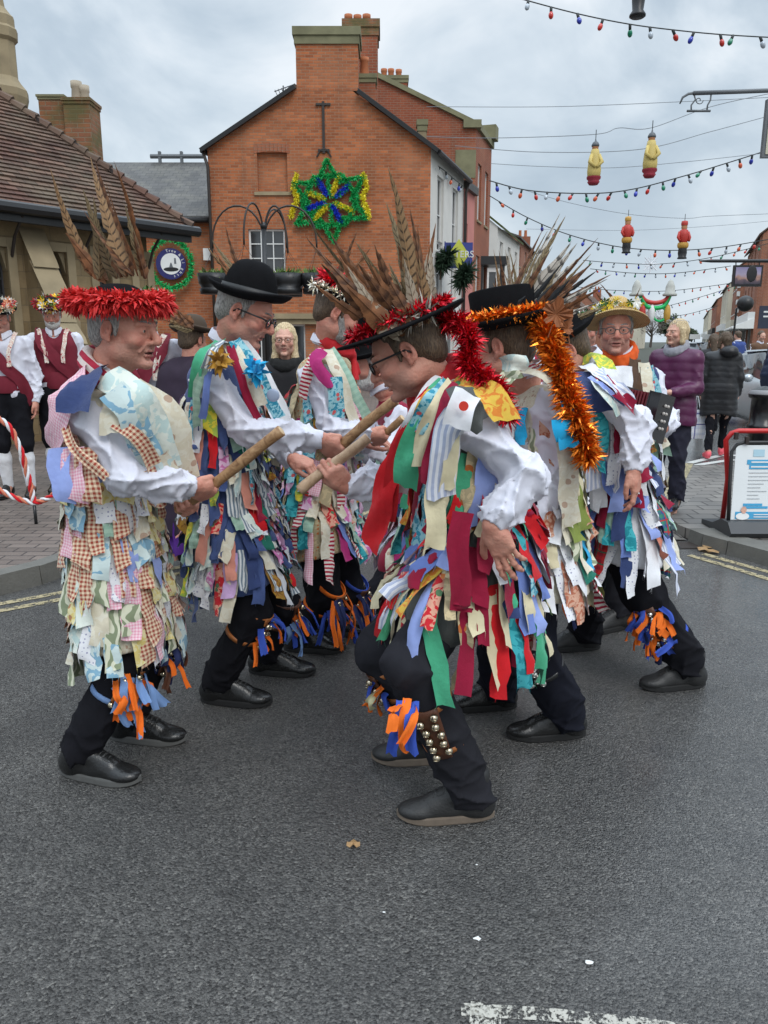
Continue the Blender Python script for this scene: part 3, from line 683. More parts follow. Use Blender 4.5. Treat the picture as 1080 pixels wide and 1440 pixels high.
# ------------------------------------------------------------ feathers, tinsel, hats
def feather(par, base, d, L, w, mat, bend=(0, 0, 0), nrm=None, rs=RNG, name='feather', tip=.55):
    base = A(base); d = A(Vector(d).normalized()); bend = A(bend); n = 22; toc = CAMV-base; toc /= np.linalg.norm(toc)
    nr = toc+rs.normal(0, .45, 3) if nrm is None else A(nrm); V = []; UV = []; Fq = []; p = base.copy(); pr = []
    for i in range(n+1):
        t = i/n; dd = d+bend*(t-.5)*1.2; dd /= np.linalg.norm(dd); 
        if i: p = p+dd*L/n
        W = np.cross(nr, dd); W /= np.linalg.norm(W); Nn = np.cross(dd, W)
        ww = w*min(1, .25+t*5)*(1-t**2.2)**.9*(1-tip*t)+.0012
        for u in (-1, -.5, 0, .5, 1):
            jj = (1+rs.normal(0, .10)-(.45 if rs.rand() < .06 else 0)) if abs(u) == 1 else 1
            V.append(p+W*ww*.5*u*jj-Nn*abs(u)*ww*.14+(dd*.006*rs.normal() if abs(u) == 1 else 0)); UV.append((u, t*L))
        pr.append(p.copy())
    for i in range(n):
        for j in range(4): a = i*5+j; Fq.append((a, a+1, a+6, a+5))
    V = [list(v) for v in V]; o = len(V); m = MB(); m.tube([Vector(q)+Vector(toc)*.0012 for q in pr], [.0022*(1-.8*i/n) for i in range(n+1)], 5)
    V += [list(v) for v in m.V]; UV += [(.0, .006)]*len(m.V); Fq += [tuple(k+o for k in q) for q in m.F]
    return mkobj(name, V, Fq, mat, par, True, uv=UV)
def tinsel(name, pts, R, n, mat, par, rs=RNG, ln=(.022, .045), w=.0022, closed=False, curl=.3, core=True):
    P = np.array([list(p) for p in pts], float)
    if closed: P = np.vstack([P, P[:1]])
    seg = np.linalg.norm(np.diff(P, axis=0), axis=1); cum = np.concatenate([[0], np.cumsum(seg)]); s = rs.rand(n)*cum[-1]
    B = np.stack([np.interp(s, cum, P[:, k]) for k in range(3)], 1)
    D = rs.normal(size=(n, 3)); D /= np.linalg.norm(D, axis=1, keepdims=True); L = rs.uniform(ln[0], ln[1], n)*R; r = rs.normal(size=(n, 3)); Wd = np.cross(D, r); Wd /= np.linalg.norm(Wd, axis=1, keepdims=True)
    B = B+D*.12*L[:, None]; m = B+D*(L*.55)[:, None]+np.cross(D, Wd)*(curl*L*.2)[:, None]; e = B+D*L[:, None]; e[:, 2] -= L*curl*.3; ww = w*rs.uniform(.7, 1.4, n)[:, None]
    V = np.stack([B-Wd*ww, B+Wd*ww, m+Wd*ww, m-Wd*ww, e], 1).reshape(-1, 3); Fq = []
    for k in range(n): o = 5*k; Fq += [(o, o+1, o+2, o+3), (o+3, o+2, o+4)]
    return mkobj(name, V, Fq, mat, par, False, autouv=False)
def hatM(hc, R, off=(0, 0, .06), tilt=(0, 0, 0), s=1.0):
    """matrix from hat-local (x right, y fwd, z up; z=0 the brim plane) to world"""
    Rm = Matrix([[R[j][i] for j in range(3)] for i in range(3)]).to_4x4()
    from mathutils import Euler
    return Matrix.Translation(Vector(hc)) @ Rm @ Matrix.Translation(Vector(off)) @ Euler(tilt).to_matrix().to_4x4() @ Matrix.Scale(s, 4)
def bowler(par, M, brim=.055, crown=.115, mat=None, curl=.018, flat=False, top=None, name='hat'):
    mb = MB(); a, b = .083, .101; pr = []
    def ring(e, z): pr.append(((a+e, b+e), z))
    if flat: ring(-.004, -.01); ring(brim, -.004); ring(brim+.002, .0); ring(brim, .003); ring(.002, .006)
    else: ring(-.004, -.008); ring(brim*.6, -.006); ring(brim, curl*.55); ring(brim+.005, curl); ring(brim+.001, curl+.004); ring(brim-.006, curl*.7); ring(brim*.5, .002); ring(.003, .004)
    if top is None:
        for t in range(1, 9): th = t/8*PI/2; pr.append(((a*math.cos(th)**.72+.0001, b*math.cos(th)**.72+.0001), .01+crown*math.sin(th)))
    else:
        ring(.002, top*.5); ring(top*.04, top*.96); ring(top*.04-.003, top); ring(-.02, top+.002); pr.append(((.001, .001), top+.001))
    mb.lathe(pr, 40, M, wob=(lambda an, r: (.010*math.cos(2*an)*-1 if (r[0] if isinstance(r, tuple) else r) > a+.02 else 0)))
    return mb.build(name, mat or FELT, par, True)
def hatband(par, M, mat, h=.022):
    mb = MB(); mb.lathe([((.0865, .1045), .006), ((.087, .105), .007), ((.0865, .1045), .006+h), ((.084, .102), .006+h)], 40, M); return mb.build('hat_band', mat, par, True)
def ringpts(M, a, b, z, n=24, a0=0, a1=2*PI): return [M @ Vector((a*math.cos(a0+(a1-a0)*k/n), b*math.sin(a0+(a1-a0)*k/n), z)) for k in range(n)]
def stick(p0, p1, r, mat, label, seed=0):
    p0, p1 = Vector(p0), Vector(p1); mb = MB(); n = 14; pts = []; rr = []; rd = random.Random(seed); d = (p1-p0); ortho = d.orthogonal().normalized()
    for k in range(n+1):
        t = k/n; pts.append(p0+d*t+ortho*.004*math.sin(t*5+seed)); rr.append(r*(1+.06*math.sin(t*17+seed)+rd.uniform(-.03, .03)))
    pts = [pts[0]-d.normalized()*.002]+pts+[pts[-1]+d.normalized()*.002]; rr = [r*.8]+rr+[r*.8]
    mb.tube(pts, rr, 14); mb.M[-1] = mb.M[-2] = 1
    o = mb.build('dance_stick', [mat, STICKE], None, True); return tag(o, label, 'wooden stick', 'sticks held by the dancers')

def scarfmat():
    m, t, b = nt('striped_scarf'); P = geo(t); mp = N(t, 'ShaderNodeMapping', ins={'Vector': P, 'Rotation': (.3, .9, .2)}); w = N(t, 'ShaderNodeTexWave', ins={'Scale': 9., 'Distortion': 1.2, 'Detail': 1.}); t.links.new(mp.outputs[0], w.inputs['Vector'])
    setp(t, b, Base_Color=mixc(t, ramp(t, w.outputs['Fac'], [(.45, g(0)), (.52, g(1))]), (.40, .02, .05), (.72, .62, .58)), Roughness=.9); return m
SCARFM = scarfmat()
def leaf_obj(par, c, nrm, up, r, mat):
    n = Vector(nrm).normalized(); u = (Vector(up)-n*Vector(up).dot(n)).normalized(); w = n.cross(u); mb = MB(); c = Vector(c); o = mb.v(c); ids = []
    for k in range(30):
        a = 2*PI*k/30; rr = r*(.50+.42*abs(math.cos(2.5*a))**1.5+.12*math.sin(a*1.3+1))*(1+.14*(k % 2)); ids.append(mb.v(c+(u*math.cos(a)+w*math.sin(a))*rr+n*(.012*math.cos(2*a)+.006*(k % 2))))
    for k in range(30): mb.f(o, ids[k], ids[(k+1) % 30])
    mb.tube([c-u*r*.4, c-u*r*1.5], .0018, 5); return mb.build('dried_leaf', mat, par)
LR = {}
def L_(a, b, t): return Vector(a)*(1-t)+Vector(b)*t
def bell_at(mb, c, r): mb.sphere(c, r, 10, 7)
def person(label, J, skin=None, s=1.0, hairm=None, hstyle='short', beard=None, glass=None, shirt=SHIRT, trou=BLACKT, group=None, fine=True, nose=1.0, fat=1.0, mouth=.0, female=False, shoes=('shoe', None, None), sleeve=.057, legr=(.095, .075, .062), torso=1.0, shirt_hem=.0, collar=True, browm=None, breech=False, build=('shirt', 'trousers'), look=(0, 1, 0), fat_t=1.0, gr=.0021, sleeve_name='shirt', wr=.017):
    skin = skin or SKIN; hc = Vector(J['hc']); s = s*.955; R = frame(J['face'], J.get('up', (0, 0, 1))); nk = Vector(J['nk']); sa, sb = J['arms'][0]['sh'], J['arms'][1]['sh']; sa, sb = Vector(sa), Vector(sb)
    side = (sa-sb); side.normalize(); pv = Vector(J['pv']); chm = L_(sa, sb, .5); parts = []; h = .0028 if fine else .0045
    V, Fq, pig, pf = head(hc, R, s, nose, fat, neck=nk, mouth=mouth, female=female, lo_res=not fine)
    nh = len(V); parts.append((V, Fq))
    for a in J['arms']:
        if 'grip' in a:
            Q, lat, sd = a['grip']; lat = Vector(lat).normalized(); Q = Vector(Q); fo = (Q-Vector(a['el'])).normalized(); fd = (fo-lat*fo.dot(lat)).normalized(); nrm = lat.cross(fd)*sd
            if a.get('bend') is not None: pass
            a['wr'] = Q-fd*.080*s-nrm*.029*s; a['fd'] = fd; a['nrm'] = nrm; a['side'] = sd; a.setdefault('curl', (62, 82, 52)); a.setdefault('thumb', 'grip')
        if a.get('nohand'): continue
        V, Fq, T = hand(a['wr'], a['fd'], a['nrm'], a.get('side', 1), a.get('curl', (20, 25, 18)), a.get('thumb', 'rel'), h=h, s=s*a.get('hs', .93), el=a['el']); parts.append((V, Fq))
    f = fitfld([nk, pv]+[a[k] for a in J['arms'] for k in ('sh', 'el', 'wr')]+[l[k] for l in J['legs'] for k in ('kn', 'an')], .16, .012)
    for sg in (-1, 1): f.cap(L_(chm, pv, .15)+side*.07*sg, pv+side*.06*sg, .085, .085, k=.05)
    f.cap(chm, nk, .06, .05, k=.04)
    for a in J['arms']:
        f.cap(chm, a['sh'], .06, .05, k=.04); f.cap(a['sh'], a['el'], .046, .036, k=.03); f.cap(a['el'], a['wr'], .036, .026, k=.02)
    for l in J['legs']:
        hp = Vector(l.get('hip', pv)); f.cap(hp, l['kn'], .075, .052, k=.04); f.cap(l['kn'], l['an'], .05, .036, k=.02); f.cap(l['an'], Vector((l['an'][0], l['an'][1], .05))+Vector((l['d'][0], l['d'][1], 0)).normalized()*.10, .036, .03, k=.02)
    parts.append(f.mesh(1)); V, Fq = join(parts)
    o = mkobj('person', V, Fq, skin, None, True, autouv=False); tag(o, label, 'person', group); LR[o.name] = (legr[1], legr[2])
    a_ = o.data.attributes.new('pig', 'FLOAT_COLOR', 'POINT'); q = np.zeros((len(V), 4)); q[:nh] = pig; a_.data.foreach_set('color', q.ravel())
    a_ = o.data.attributes.new('pigf', 'FLOAT', 'POINT'); q = np.zeros(len(V)); q[:nh] = pf; a_.data.foreach_set('value', q)
    eyes(hc, R, s, o, look)
    hm = hairm or HAIRG
    if fine: brows(hc, R, s, o, browm or hm)
    if hstyle: hair(hc, R, s, o, hm, hstyle)
    if beard: hair(hc, R, s, o, beard, 'beard')
    if glass: glasses(hc, R, s, o, glass, r=gr, lens=fine)
    ch = .0065 if fine else .011; rng = np.random.RandomState(abs(hash(label)) % 1000 if False else len(label)*7 % 1000)
    if 'shirt' in build:
        f = fitfld([nk, pv]+[a[k] for a in J['arms'] for k in ('sh', 'el', 'wr')], .19, ch); ph = 0
        for sg in (-1, 1): f.cap(L_(chm, pv, .12)+side*.075*sg, pv+side*.065*sg+Vector((0, 0, shirt_hem)), .105*fat_t*torso, .11*fat_t*torso, k=.05, wr=wr*.6, wf=22, ph=sg)
        f.cap(chm+Vector((0, 0, .0)), L_(chm, nk, .55), .075, .055, k=.04)
        for a in J['arms']:
            ph += 1.3; SH, EL, WR = Vector(a['sh']), Vector(a['el']), Vector(a['wr']); wd = (WR-EL).normalized(); cuff = WR-wd*.005
            f.cap(L_(chm, SH, .3), SH, .07, sleeve+.006, k=.03); f.cap(SH, EL, sleeve+.004, sleeve-.004, k=.025, wr=wr, wf=30, ph=ph); f.cap(EL, L_(EL, WR, .62), sleeve-.004, sleeve-.006, k=.02, wr=wr*1.25, wf=42, ph=ph+2); f.cap(L_(EL, WR, .55), L_(EL, WR, .78), sleeve-.008, .046, k=.015, wr=wr, wf=60, ph=ph+1)
            f.cap(L_(EL, WR, .80), cuff, .0365, .036, k=.006); f.cap(cuff+wd*.034, cuff+wd*.036, .036, k=.003, sub=True)
        V, Fq = f.mesh(1); sh_o = mkobj(sleeve_name, V, Fq, shirt, o, True, autouv=False)
        if collar:
            mb = MB(); ax = (hc-nk); ax = (ax.normalized()*.5+Vector((0, 0, 1))*.5).normalized(); fw = Vector(J['face']); fw = (fw-ax*fw.dot(ax)).normalized(); rt = fw.cross(ax)
            c0 = nk+ax*.012; n = 30; rows = []
            for rr, zz in ((.066, .0), (.063, .030), (.062, .047), (.067, .044), (.076, .012)):
                rows.append([mb.v(c0+(rt*math.cos(t)+fw*math.sin(t))*(rr*(1+.0*math.sin(t)))+ax*(zz*(1+.12*math.sin(t*1))-(.014 if rr > .07 else 0)*max(0, math.sin(t))-.028*max(0, math.sin(t))**3)+fw*.012*math.sin(t)) for t in [PI/2+.13+(2*PI-.26)*k/n for k in range(n+1)]])
            for A_, B_ in zip(rows, rows[1:]):
                for k in range(n): mb.f(A_[k], A_[k+1], B_[k+1], B_[k])
            mb.build('collar', shirt, sh_o, True)
    if 'trousers' in build:
        pts = [pv]+[l[k] for l in J['legs'] for k in ('kn', 'an')]; f = fitfld(pts, .16, ch); ph = 0; P0 = pv
        for l in J['legs']:
            ph += 2.1; hp = Vector(l.get('hip', pv)); KN, AN = Vector(l['kn']), Vector(l['an']); hem = AN+(KN-AN).normalized()*(l.get('hem', .0)); f.cap(P0+(hp-P0)*.5+Vector((0, 0, .05)), hp, .11, .105, k=.04)
            f.cap(hp, KN, legr[0]+.012, legr[1], k=.03, wr=.011, wf=17, ph=ph)
            if breech: f.cap(KN, KN+(AN-KN)*.12, legr[1]+.004, legr[1]-.012, k=.02, wr=.006, wf=50, ph=ph)
            else:
                f.cap(KN, L_(KN, hem, .7), legr[1], legr[2]+.004, k=.025, wr=.011, wf=22, ph=ph+1); f.cap(L_(KN, hem, .62), hem, legr[2]+.004, legr[2]+.006, k=.02, wr=.013, wf=36, ph=ph+2)
                dd = (hem-KN).normalized(); f.cap(hem+dd*.062, hem+dd*.07, .072, k=.004, sub=True)
        V, Fq = f.mesh(1); mkobj('trousers' if not breech else 'breeches', V, Fq, trou, o, True, autouv=False)
        if breech:
            for l in J['legs']:
                f = fitfld([l['kn'], l['an']], .09, .007); f.cap(l['kn'], L_(l['kn'], l['an'], .35), .052, .062, k=.02); f.cap(L_(l['kn'], l['an'], .35), l['an'], .062, .042, k=.02, wr=.002, wf=60); V, Fq = f.mesh(1); mkobj('sock', V, Fq, C['white'], o, True)
    for l in J['legs']:
        if l.get('noshoe'): continue
        shoe(o, (l['an'][0], l['an'][1], l.get('z', 0)), l['d'], shoes[0], shoes[2], shoes[1], s=s*l.get('ss', 1.0), name=l.get('shname'))
    return o, hc, R
def coatcaps(J, hem, rtop=.118, rw=.125, rhem=.20, back=0.0, sh=.080, wide=.075, lf=.7, lrad=.115):
    sa, sb = Vector(J['arms'][0]['sh']), Vector(J['arms'][1]['sh']); side = (sa-sb).normalized(); ch = L_(sa, sb, .5); pv = Vector(J['pv']); nk = Vector(J['nk']); hem = Vector(hem); caps = []
    caps.append((A(L_(sa, sb, .06)), A(L_(sa, sb, .94)), sh, sh)); caps.append((A(ch), A(L_(ch, nk, .5)), .08, .06))
    for sg in (-1, 1):
        caps.append((A(L_(ch, pv, .15)+side*wide*sg), A(L_(ch, pv, .95)+side*wide*sg), rtop, rw)); caps.append((A(pv+side*wide*sg), A(hem+side*wide*1.3*sg), rw+.005, rhem))
    for l in J['legs']:
        if 'hip' in l and lf: caps.append((A(l['hip']), A(L_(l['hip'], l['kn'], lf)), .118, lrad))
    return caps, dict(side=side, ch=ch, pv=pv, nk=nk, hem=hem)
def coat(par, J, hem, pal, seed, rows=9, lens=(.18, .30), wid=(.045, .07), base=None, per=18, caps=None, info=None, flare=.03, swing=.12, start=.10, end=.84, hemcut=.86, wind=(0, 0, 0), name='tatter_coat', twist=.5, **kw):
    rs = np.random.RandomState(seed)
    if caps is None: caps, info = coatcaps(J, hem, **kw)
    ch, pv, nk, hm = info['ch'], info['pv'], info['nk'], info['hem']; path = [L_(ch, nk, .35), pv, hm]; l1 = (path[1]-path[0]).length; l2 = (path[2]-path[1]).length; LL = l1+l2
    allp = [c[0] for c in caps]+[c[1] for c in caps]; f = fitfld(allp, .25, .011)
    for a, b, ra, rb in caps: f.cap(a, b, ra, rb, k=.03, wr=.004, wf=14)
    cutz = A(L_(pv, hm, hemcut)); d2 = (hm-pv).normalized(); cc = A(Vector(cutz)+d2*.5); f.cap(cc-A(d2)*.0, cc+A(d2)*.3, .5, .5, k=.01, sub=True)
    V, Fq = f.mesh(1); base = base or C['brown']
    co = mkobj(name, V, Fq, base, par, True)
    anch = []; ln = []; wd = []
    for r in range(rows):
        s_ = start+(end-start)*r/(rows-1); dist = s_*LL; c = L_(path[0], path[1], dist/l1) if dist < l1 else L_(path[1], path[2], (dist-l1)/l2); ax = (path[1]-path[0]).normalized() if dist < l1 else (path[2]-path[1]).normalized(); e1 = ax.cross(Vector((0, 1, 0))).normalized(); e2 = ax.cross(e1)
        m = per+int(4*s_); o = rs.rand()
        for k in range(m):
            t = 2*PI*(k+o+rs.uniform(-.25, .25))/m; d = A(e1*math.cos(t)+e2*math.sin(t)); p = A(c).copy()+A(ax)*rs.uniform(-.02, .02)
            for _ in range(14): p = p+d*np.clip(-cdist(p[None], caps)[0]*.9, -.05, .06)
            anch.append(p); ln.append(rs.uniform(*lens)*(1.0 if r < rows-2 else 1.3)); wd.append(rs.uniform(*wid))
    tatters(co, caps, np.array(anch), np.array(ln), np.array(wd), pal, rs, flare=flare, swing=swing, wind=wind, twist=twist)
    return co, caps, info
def kerchief(par, nk, hc, face, mat, r=.074, th=.020, knot=True, name='neckerchief', tails=.16, side=None):
    ax = (hc-nk).normalized(); ax = (ax+Vector((0, 0, .6))).normalized(); fw = Vector(face); fw = (fw-ax*fw.dot(ax)).normalized(); rt = fw.cross(ax); c = nk+ax*.022
    f = fitfld([c, c+fw*.1], .15, .006); n = 14; pts = [c+(rt*math.cos(t)+fw*math.sin(t))*r+fw*.010-ax*(.028*math.sin(t)) for t in [2*PI*k/n for k in range(n)]]
    for k in range(n): f.cap(pts[k], pts[(k+1) % n], th, th, k=.01, wr=.003, wf=60, ph=k)
    for k in range(n): f.cap(pts[k]+ax*.022, pts[(k+1) % n]+ax*.022, th*.8, k=.01)
    kp = c+fw*(r+.022)-ax*.04
    if knot:
        f.ell(kp, (.018, .018, .02)); f.cap(kp, kp+Vector((0, 0, -tails*.6))+rt*.03+fw*.015, .011, .017, k=.01, wr=.003, wf=50); f.cap(kp, kp+Vector((0, 0, -tails*.5))-rt*.03+fw*.02, .011, .016, k=.01, wr=.003, wf=50)
    V, Fq = f.mesh(1); return mkobj(name, V, Fq, mat, par, True)
def legpad(par, kn, an, t, out, mat, rags, nb=8, bell=BELLM, size=(.07, .16), rad=.062, seed=0, straps=BROWNL, ragn=14, ragl=(.05, .1), spread=.9, strap_up=True, thick=False):
    """bell pad on a shin: leather patch wrapped round the leg facing `out`, bells and rag strips"""
    rs = np.random.RandomState(seed); kn, an = Vector(kn), Vector(an); ax = (an-kn).normalized(); o = Vector(out); o = (o-ax*o.dot(ax)).normalized(); sd = ax.cross(o); c = L_(kn, an, t); rr0 = LR.get(par.name, (.075, .062)); LN = (an-kn).length; rad_at = lambda tt: (rr0[0]+(rr0[1]+.004-rr0[0])*min(1, max(0, tt)/.7))-.003; rad = rad_at(t); V = []; nu, nv = 8, 8
    def S(u, v, off=0): a = u*size[0]/rad; return c+(o*math.cos(a)+sd*math.sin(a))*(rad+off)+ax*(v*size[1]*.5)
    mb = MB()
    for L in (.006, .010):
        for j in range(nv+1):
            v = -1+2*j/nv; wv = 1-.25*v
            for i in range(nu+1): mb.v(S((-.5+i/nu)*wv, v, L), (i, j))
    w = nu+1; off = w*(nv+1)
    for j in range(nv):
        for i in range(nu): mb.f(j*w+i, j*w+i+1, (j+1)*w+i+1, (j+1)*w+i); mb.f(off+j*w+i, off+(j+1)*w+i, off+(j+1)*w+i+1, off+j*w+i+1)
    rim = [i for i in range(nu+1)]+[j*w+nu for j in range(1, nv+1)]+[nv*w+i for i in range(nu-1, -1, -1)]+[j*w for j in range(nv-1, 0, -1)]
    for a, b in zip(rim, rim[1:]+rim[:1]): mb.f(a, a+off, b+off, b)
    pad = mb.build('bell_pad', mat, par, True)
    for tv in (-.85, .85):
        mb = MB(); n = 20; R1 = []; rad = rad_at(t+tv*size[1]*.5/LN);
        for zz in (-.009, .009):
            for rr in (-.002, .004): R1.append([mb.v(c+(o*math.cos(a)+sd*math.sin(a))*(rad+rr)+ax*(tv*size[1]*.5+zz)) for a in [2*PI*k/n for k in range(n)]])
        for A_, B_ in ((R1[1], R1[3]), (R1[0], R1[1]), (R1[3], R1[2])):
            for k in range(n): mb.f(A_[k], A_[(k+1) % n], B_[(k+1) % n], B_[k])
        mb.build('strap', straps, par, True)
    rad = rad_at(t)
    for k in range(nb):
        mb = MB(); u, v = (k % 2-.5)*.5+rs.uniform(-.1, .1), -.8+1.6*(k//2+.5*(k % 2))/max(1, (nb/2-.5)); mb.sphere(S(u, v, .020), .0125, 12, 8); p = S(u, v, .032); q = S(u, v, .006)
        mb.box(p.x-.006, p.x+.006, p.y-.0025, p.y+.001, p.z-.0012, p.z+.0012); mb.build('bell', bell, pad, True)
    for k in range(ragn):
        u, v = rs.uniform(-spread, spread), rs.uniform(-1, .8); p = S(u, v, .010); m = rags[rs.randint(len(rags))]; ln = rs.uniform(*ragl); oo = (p-c); oo = (oo-ax*oo.dot(ax)).normalized(); q = p+oo*ln*rs.uniform(.15, .45)+Vector((rs.normal(0, .015), rs.normal(0, .015), -ln*.4)); r = q+Vector((rs.normal(0, .02), rs.normal(0, .02), -ln*.7))+oo*.01
        band('rag', [p, q, r], tuple(oo), rs.uniform(.018, .032), m, pad, rs)
    return pad
K = .9375
def J_(u, v, Y): return at(u, v, Y*K)
def foot(u, v, d, kn, hip=None, za=.10, z=0, **kw):
    gp = atz(u, v, z); r = dict(an=Vector((gp.x, gp.y, z+za)), d=d, kn=J_(*kn), z=z)
    if hip: r['hip'] = J_(*hip)
    r.update(kw); return r
def fpx(par, b, t, Y, w, mat, bend=(0, 0, 0), dY=0, rs=RNG, tip=.55):
    w = w*1.12
    p, q = J_(b[0], b[1], Y), J_(t[0], t[1], Y+dY); return feather(par, p, q-p, (q-p).length*1.03, w, mat, bend, rs=rs, tip=tip)
DG = 'morris dancers in two facing lines'
def dancer1():
    s0, s1 = J_(250, 718, 2.70), J_(396, 607, 2.64); lat = s1-s0
    J = dict(hc=J_(175, 462, 2.70), face=(.95, -.26, -.10), nk=J_(148, 532, 2.74), pv=J_(165, 775, 2.78), arms=[
        dict(sh=J_(126, 585, 2.58), el=J_(176, 672, 2.50), grip=(L_(s0, s1, .29), lat, 1)), dict(sh=J_(172, 575, 2.98), el=J_(235, 675, 2.95), grip=(L_(s0, s1, .055), lat, -1))],
        legs=[foot(115, 1092, (1, -.22), (182, 925, 2.64), (158, 785, 2.68)), foot(182, 1040, (1, -.12), (222, 905, 2.95), (180, 785, 2.9))])
    o, hc, R = person('grey haired dancer with red petals ringing his hat, pale blue and checked rag coat', J, SKIN, 1.06, HAIRG, nose=1.25, mouth=.003, shoes=('shoe', LEATHER, SOLEG), group=DG, fat=.98)
    pal = dict(ltblue_f=2.4, aqua_f=.5, brown_g=7, whitedot=3.4, leaf=2.2, yellow_f=1.4, pink_g=1.1, mint=.5, perib=.6, cream2=1.2, white=1)
    co, caps, inf = coat(o, J, J_(178, 930, 2.74), pal, 11, rows=12, lens=(.14, .23), wid=(.045, .068), base=C['cream2'], per=19, rhem=.128, rw=.124, rtop=.122, sh=.083, lrad=.105, flare=.022, swing=.06, twist=.22, hemcut=.68, end=.74)
    # shoulder pieces and scarf
    band('cloth_strip', [J_(118, 520, 2.72), J_(92, 545, 2.55), J_(80, 590, 2.52), J_(72, 640, 2.60)], (-.5, -1, .5), [.10, .12, .12, .10], C['pink_g'], co)
    band('cloth_strip', [J_(132, 522, 2.66), J_(112, 538, 2.50), J_(104, 580, 2.44)], (-.3, -1, .6), [.11, .125, .12], C['navy'], co)
    band('cloth_strip', [J_(165, 535, 2.6), J_(160, 580, 2.48), J_(158, 610, 2.46)], (.0, -1, .3), [.08, .085, .08], C['cream2'], co)
    for q0, q1, q2, n_, w_, m_ in (((150, 530, 2.55), (192, 556, 2.48), (214, 600, 2.52), (.5, -1, .3), .10, 'aqua_f'), ((158, 548, 2.47), (182, 580, 2.46), (200, 622, 2.50), (.3, -1, .3), .085, 'ltblue_f'), ((205, 572, 2.50), (224, 612, 2.53), (236, 656, 2.57), (.5, -1, .2), .085, 'aqua_f'), ((196, 610, 2.49), (212, 640, 2.52), (222, 676, 2.55), (.4, -1, .2), .08, 'ltblue_f'), ((222, 640, 2.53), (238, 672, 2.57), (246, 704, 2.60), (.4, -1, .1), .075, 'cream2'), ((206, 660, 2.50), (216, 684, 2.53), (222, 712, 2.56), (.3, -1, .1), .05, 'brown_g')):
        band('cloth_strip', [J_(*q0), J_(*q1), J_(*q2)], n_, w_, C[m_], co, sag=.1)
    band('cloth_strip', [J_(185, 545, 2.58), J_(235, 590, 2.58), J_(258, 680, 2.66)], (.7, -1, .2), [.08, .12, .12], C['cream2'], co, sag=.1)
    band('cloth_strip', [J_(162, 592, 2.47), J_(190, 612, 2.45), J_(218, 655, 2.50)], (.2, -1, .2), [.04, .045, .05], C['brown_g'], co)
    for u, m in ((86, 'perib'), (105, 'pink_g'), (124, 'brown_g')):
        band('cloth_strip', [J_(u-4, 630, 2.50), J_(u, 680, 2.46), J_(u+1, 705, 2.46)], (-.1, -1, .1), .072, C[m], co)
    band('lapel_trim', [J_(92, 600, 2.49), J_(112, 640, 2.44), J_(150, 672, 2.44)], (-.2, -1, .2), .03, C['brown_g'], co)
    kerchief(o, J['nk'], hc, J['face'], SCARFM, .080, .021, name='striped_scarf')
    M = hatM(hc, R, (0, -.02, .058), (.06, .04, 0), .97); hat = bowler(o, M, brim=.05, crown=.072)
    rs = np.random.RandomState(5)
    tinsel('petal_trim', ringpts(M, .128, .150, .026, 26), 1.3, 5200, PETR, hat, rs, (.016, .040), .0048, closed=True, curl=.6)
    for b, t, w, m, bd in (((135, 392), (72, 243), .045, 0, (.25, 0, 0)), ((140, 392), (132, 280), .04, 1, (-.1, 0, 0)), ((165, 392), (118, 270), .05, 1, (.15, 0, 0)), ((178, 390), (128, 226), .052, 0, (.1, 0, 0)), ((186, 388), (135, 232), .05, 2, (.12, 0, 0)), ((194, 388), (150, 262), .05, 3, (.1, 0, 0)), ((188, 388), (120, 300), .045, 2, (.1, 0, 0)), ((200, 388), (162, 231), .03, 3, (-.25, 0, 0)), ((203, 388), (177, 292), .035, 1, (.05, 0, 0)), ((150, 395), (95, 330), .05, 3, (.1, 0, 0)), ((172, 390), (150, 300), .05, 3, (0, 0, 0)), ((205, 392), (185, 320), .03, 2, (0, 0, 0))):
        fpx(hat, b, t, 2.78+rs.uniform(-.1, .1), w, FE[m], bd, rs.uniform(-.1, .1), rs, .6)
    l = J['legs'][0]; legpad(o, l['kn'], l['an'], .20, (.75, -.9, 0), TANL, [ORR, PBR, PBR, ORR], 6, BELLM, (.06, .15), .078, 3, straps=PBR, ragn=26, ragl=(.05, .11))
    l = J['legs'][1]; legpad(o, l['kn'], l['an'], .10, (1, -.5, 0), BROWNL, [ORR, NVR, BROWNL], 6, BELLM, (.06, .13), .074, 4, straps=NVR, ragn=10)
    stick(s0, s1, .0185, STICK, 'brown wooden stick gripped in both hands by the dancer with the red petal hat', 3)
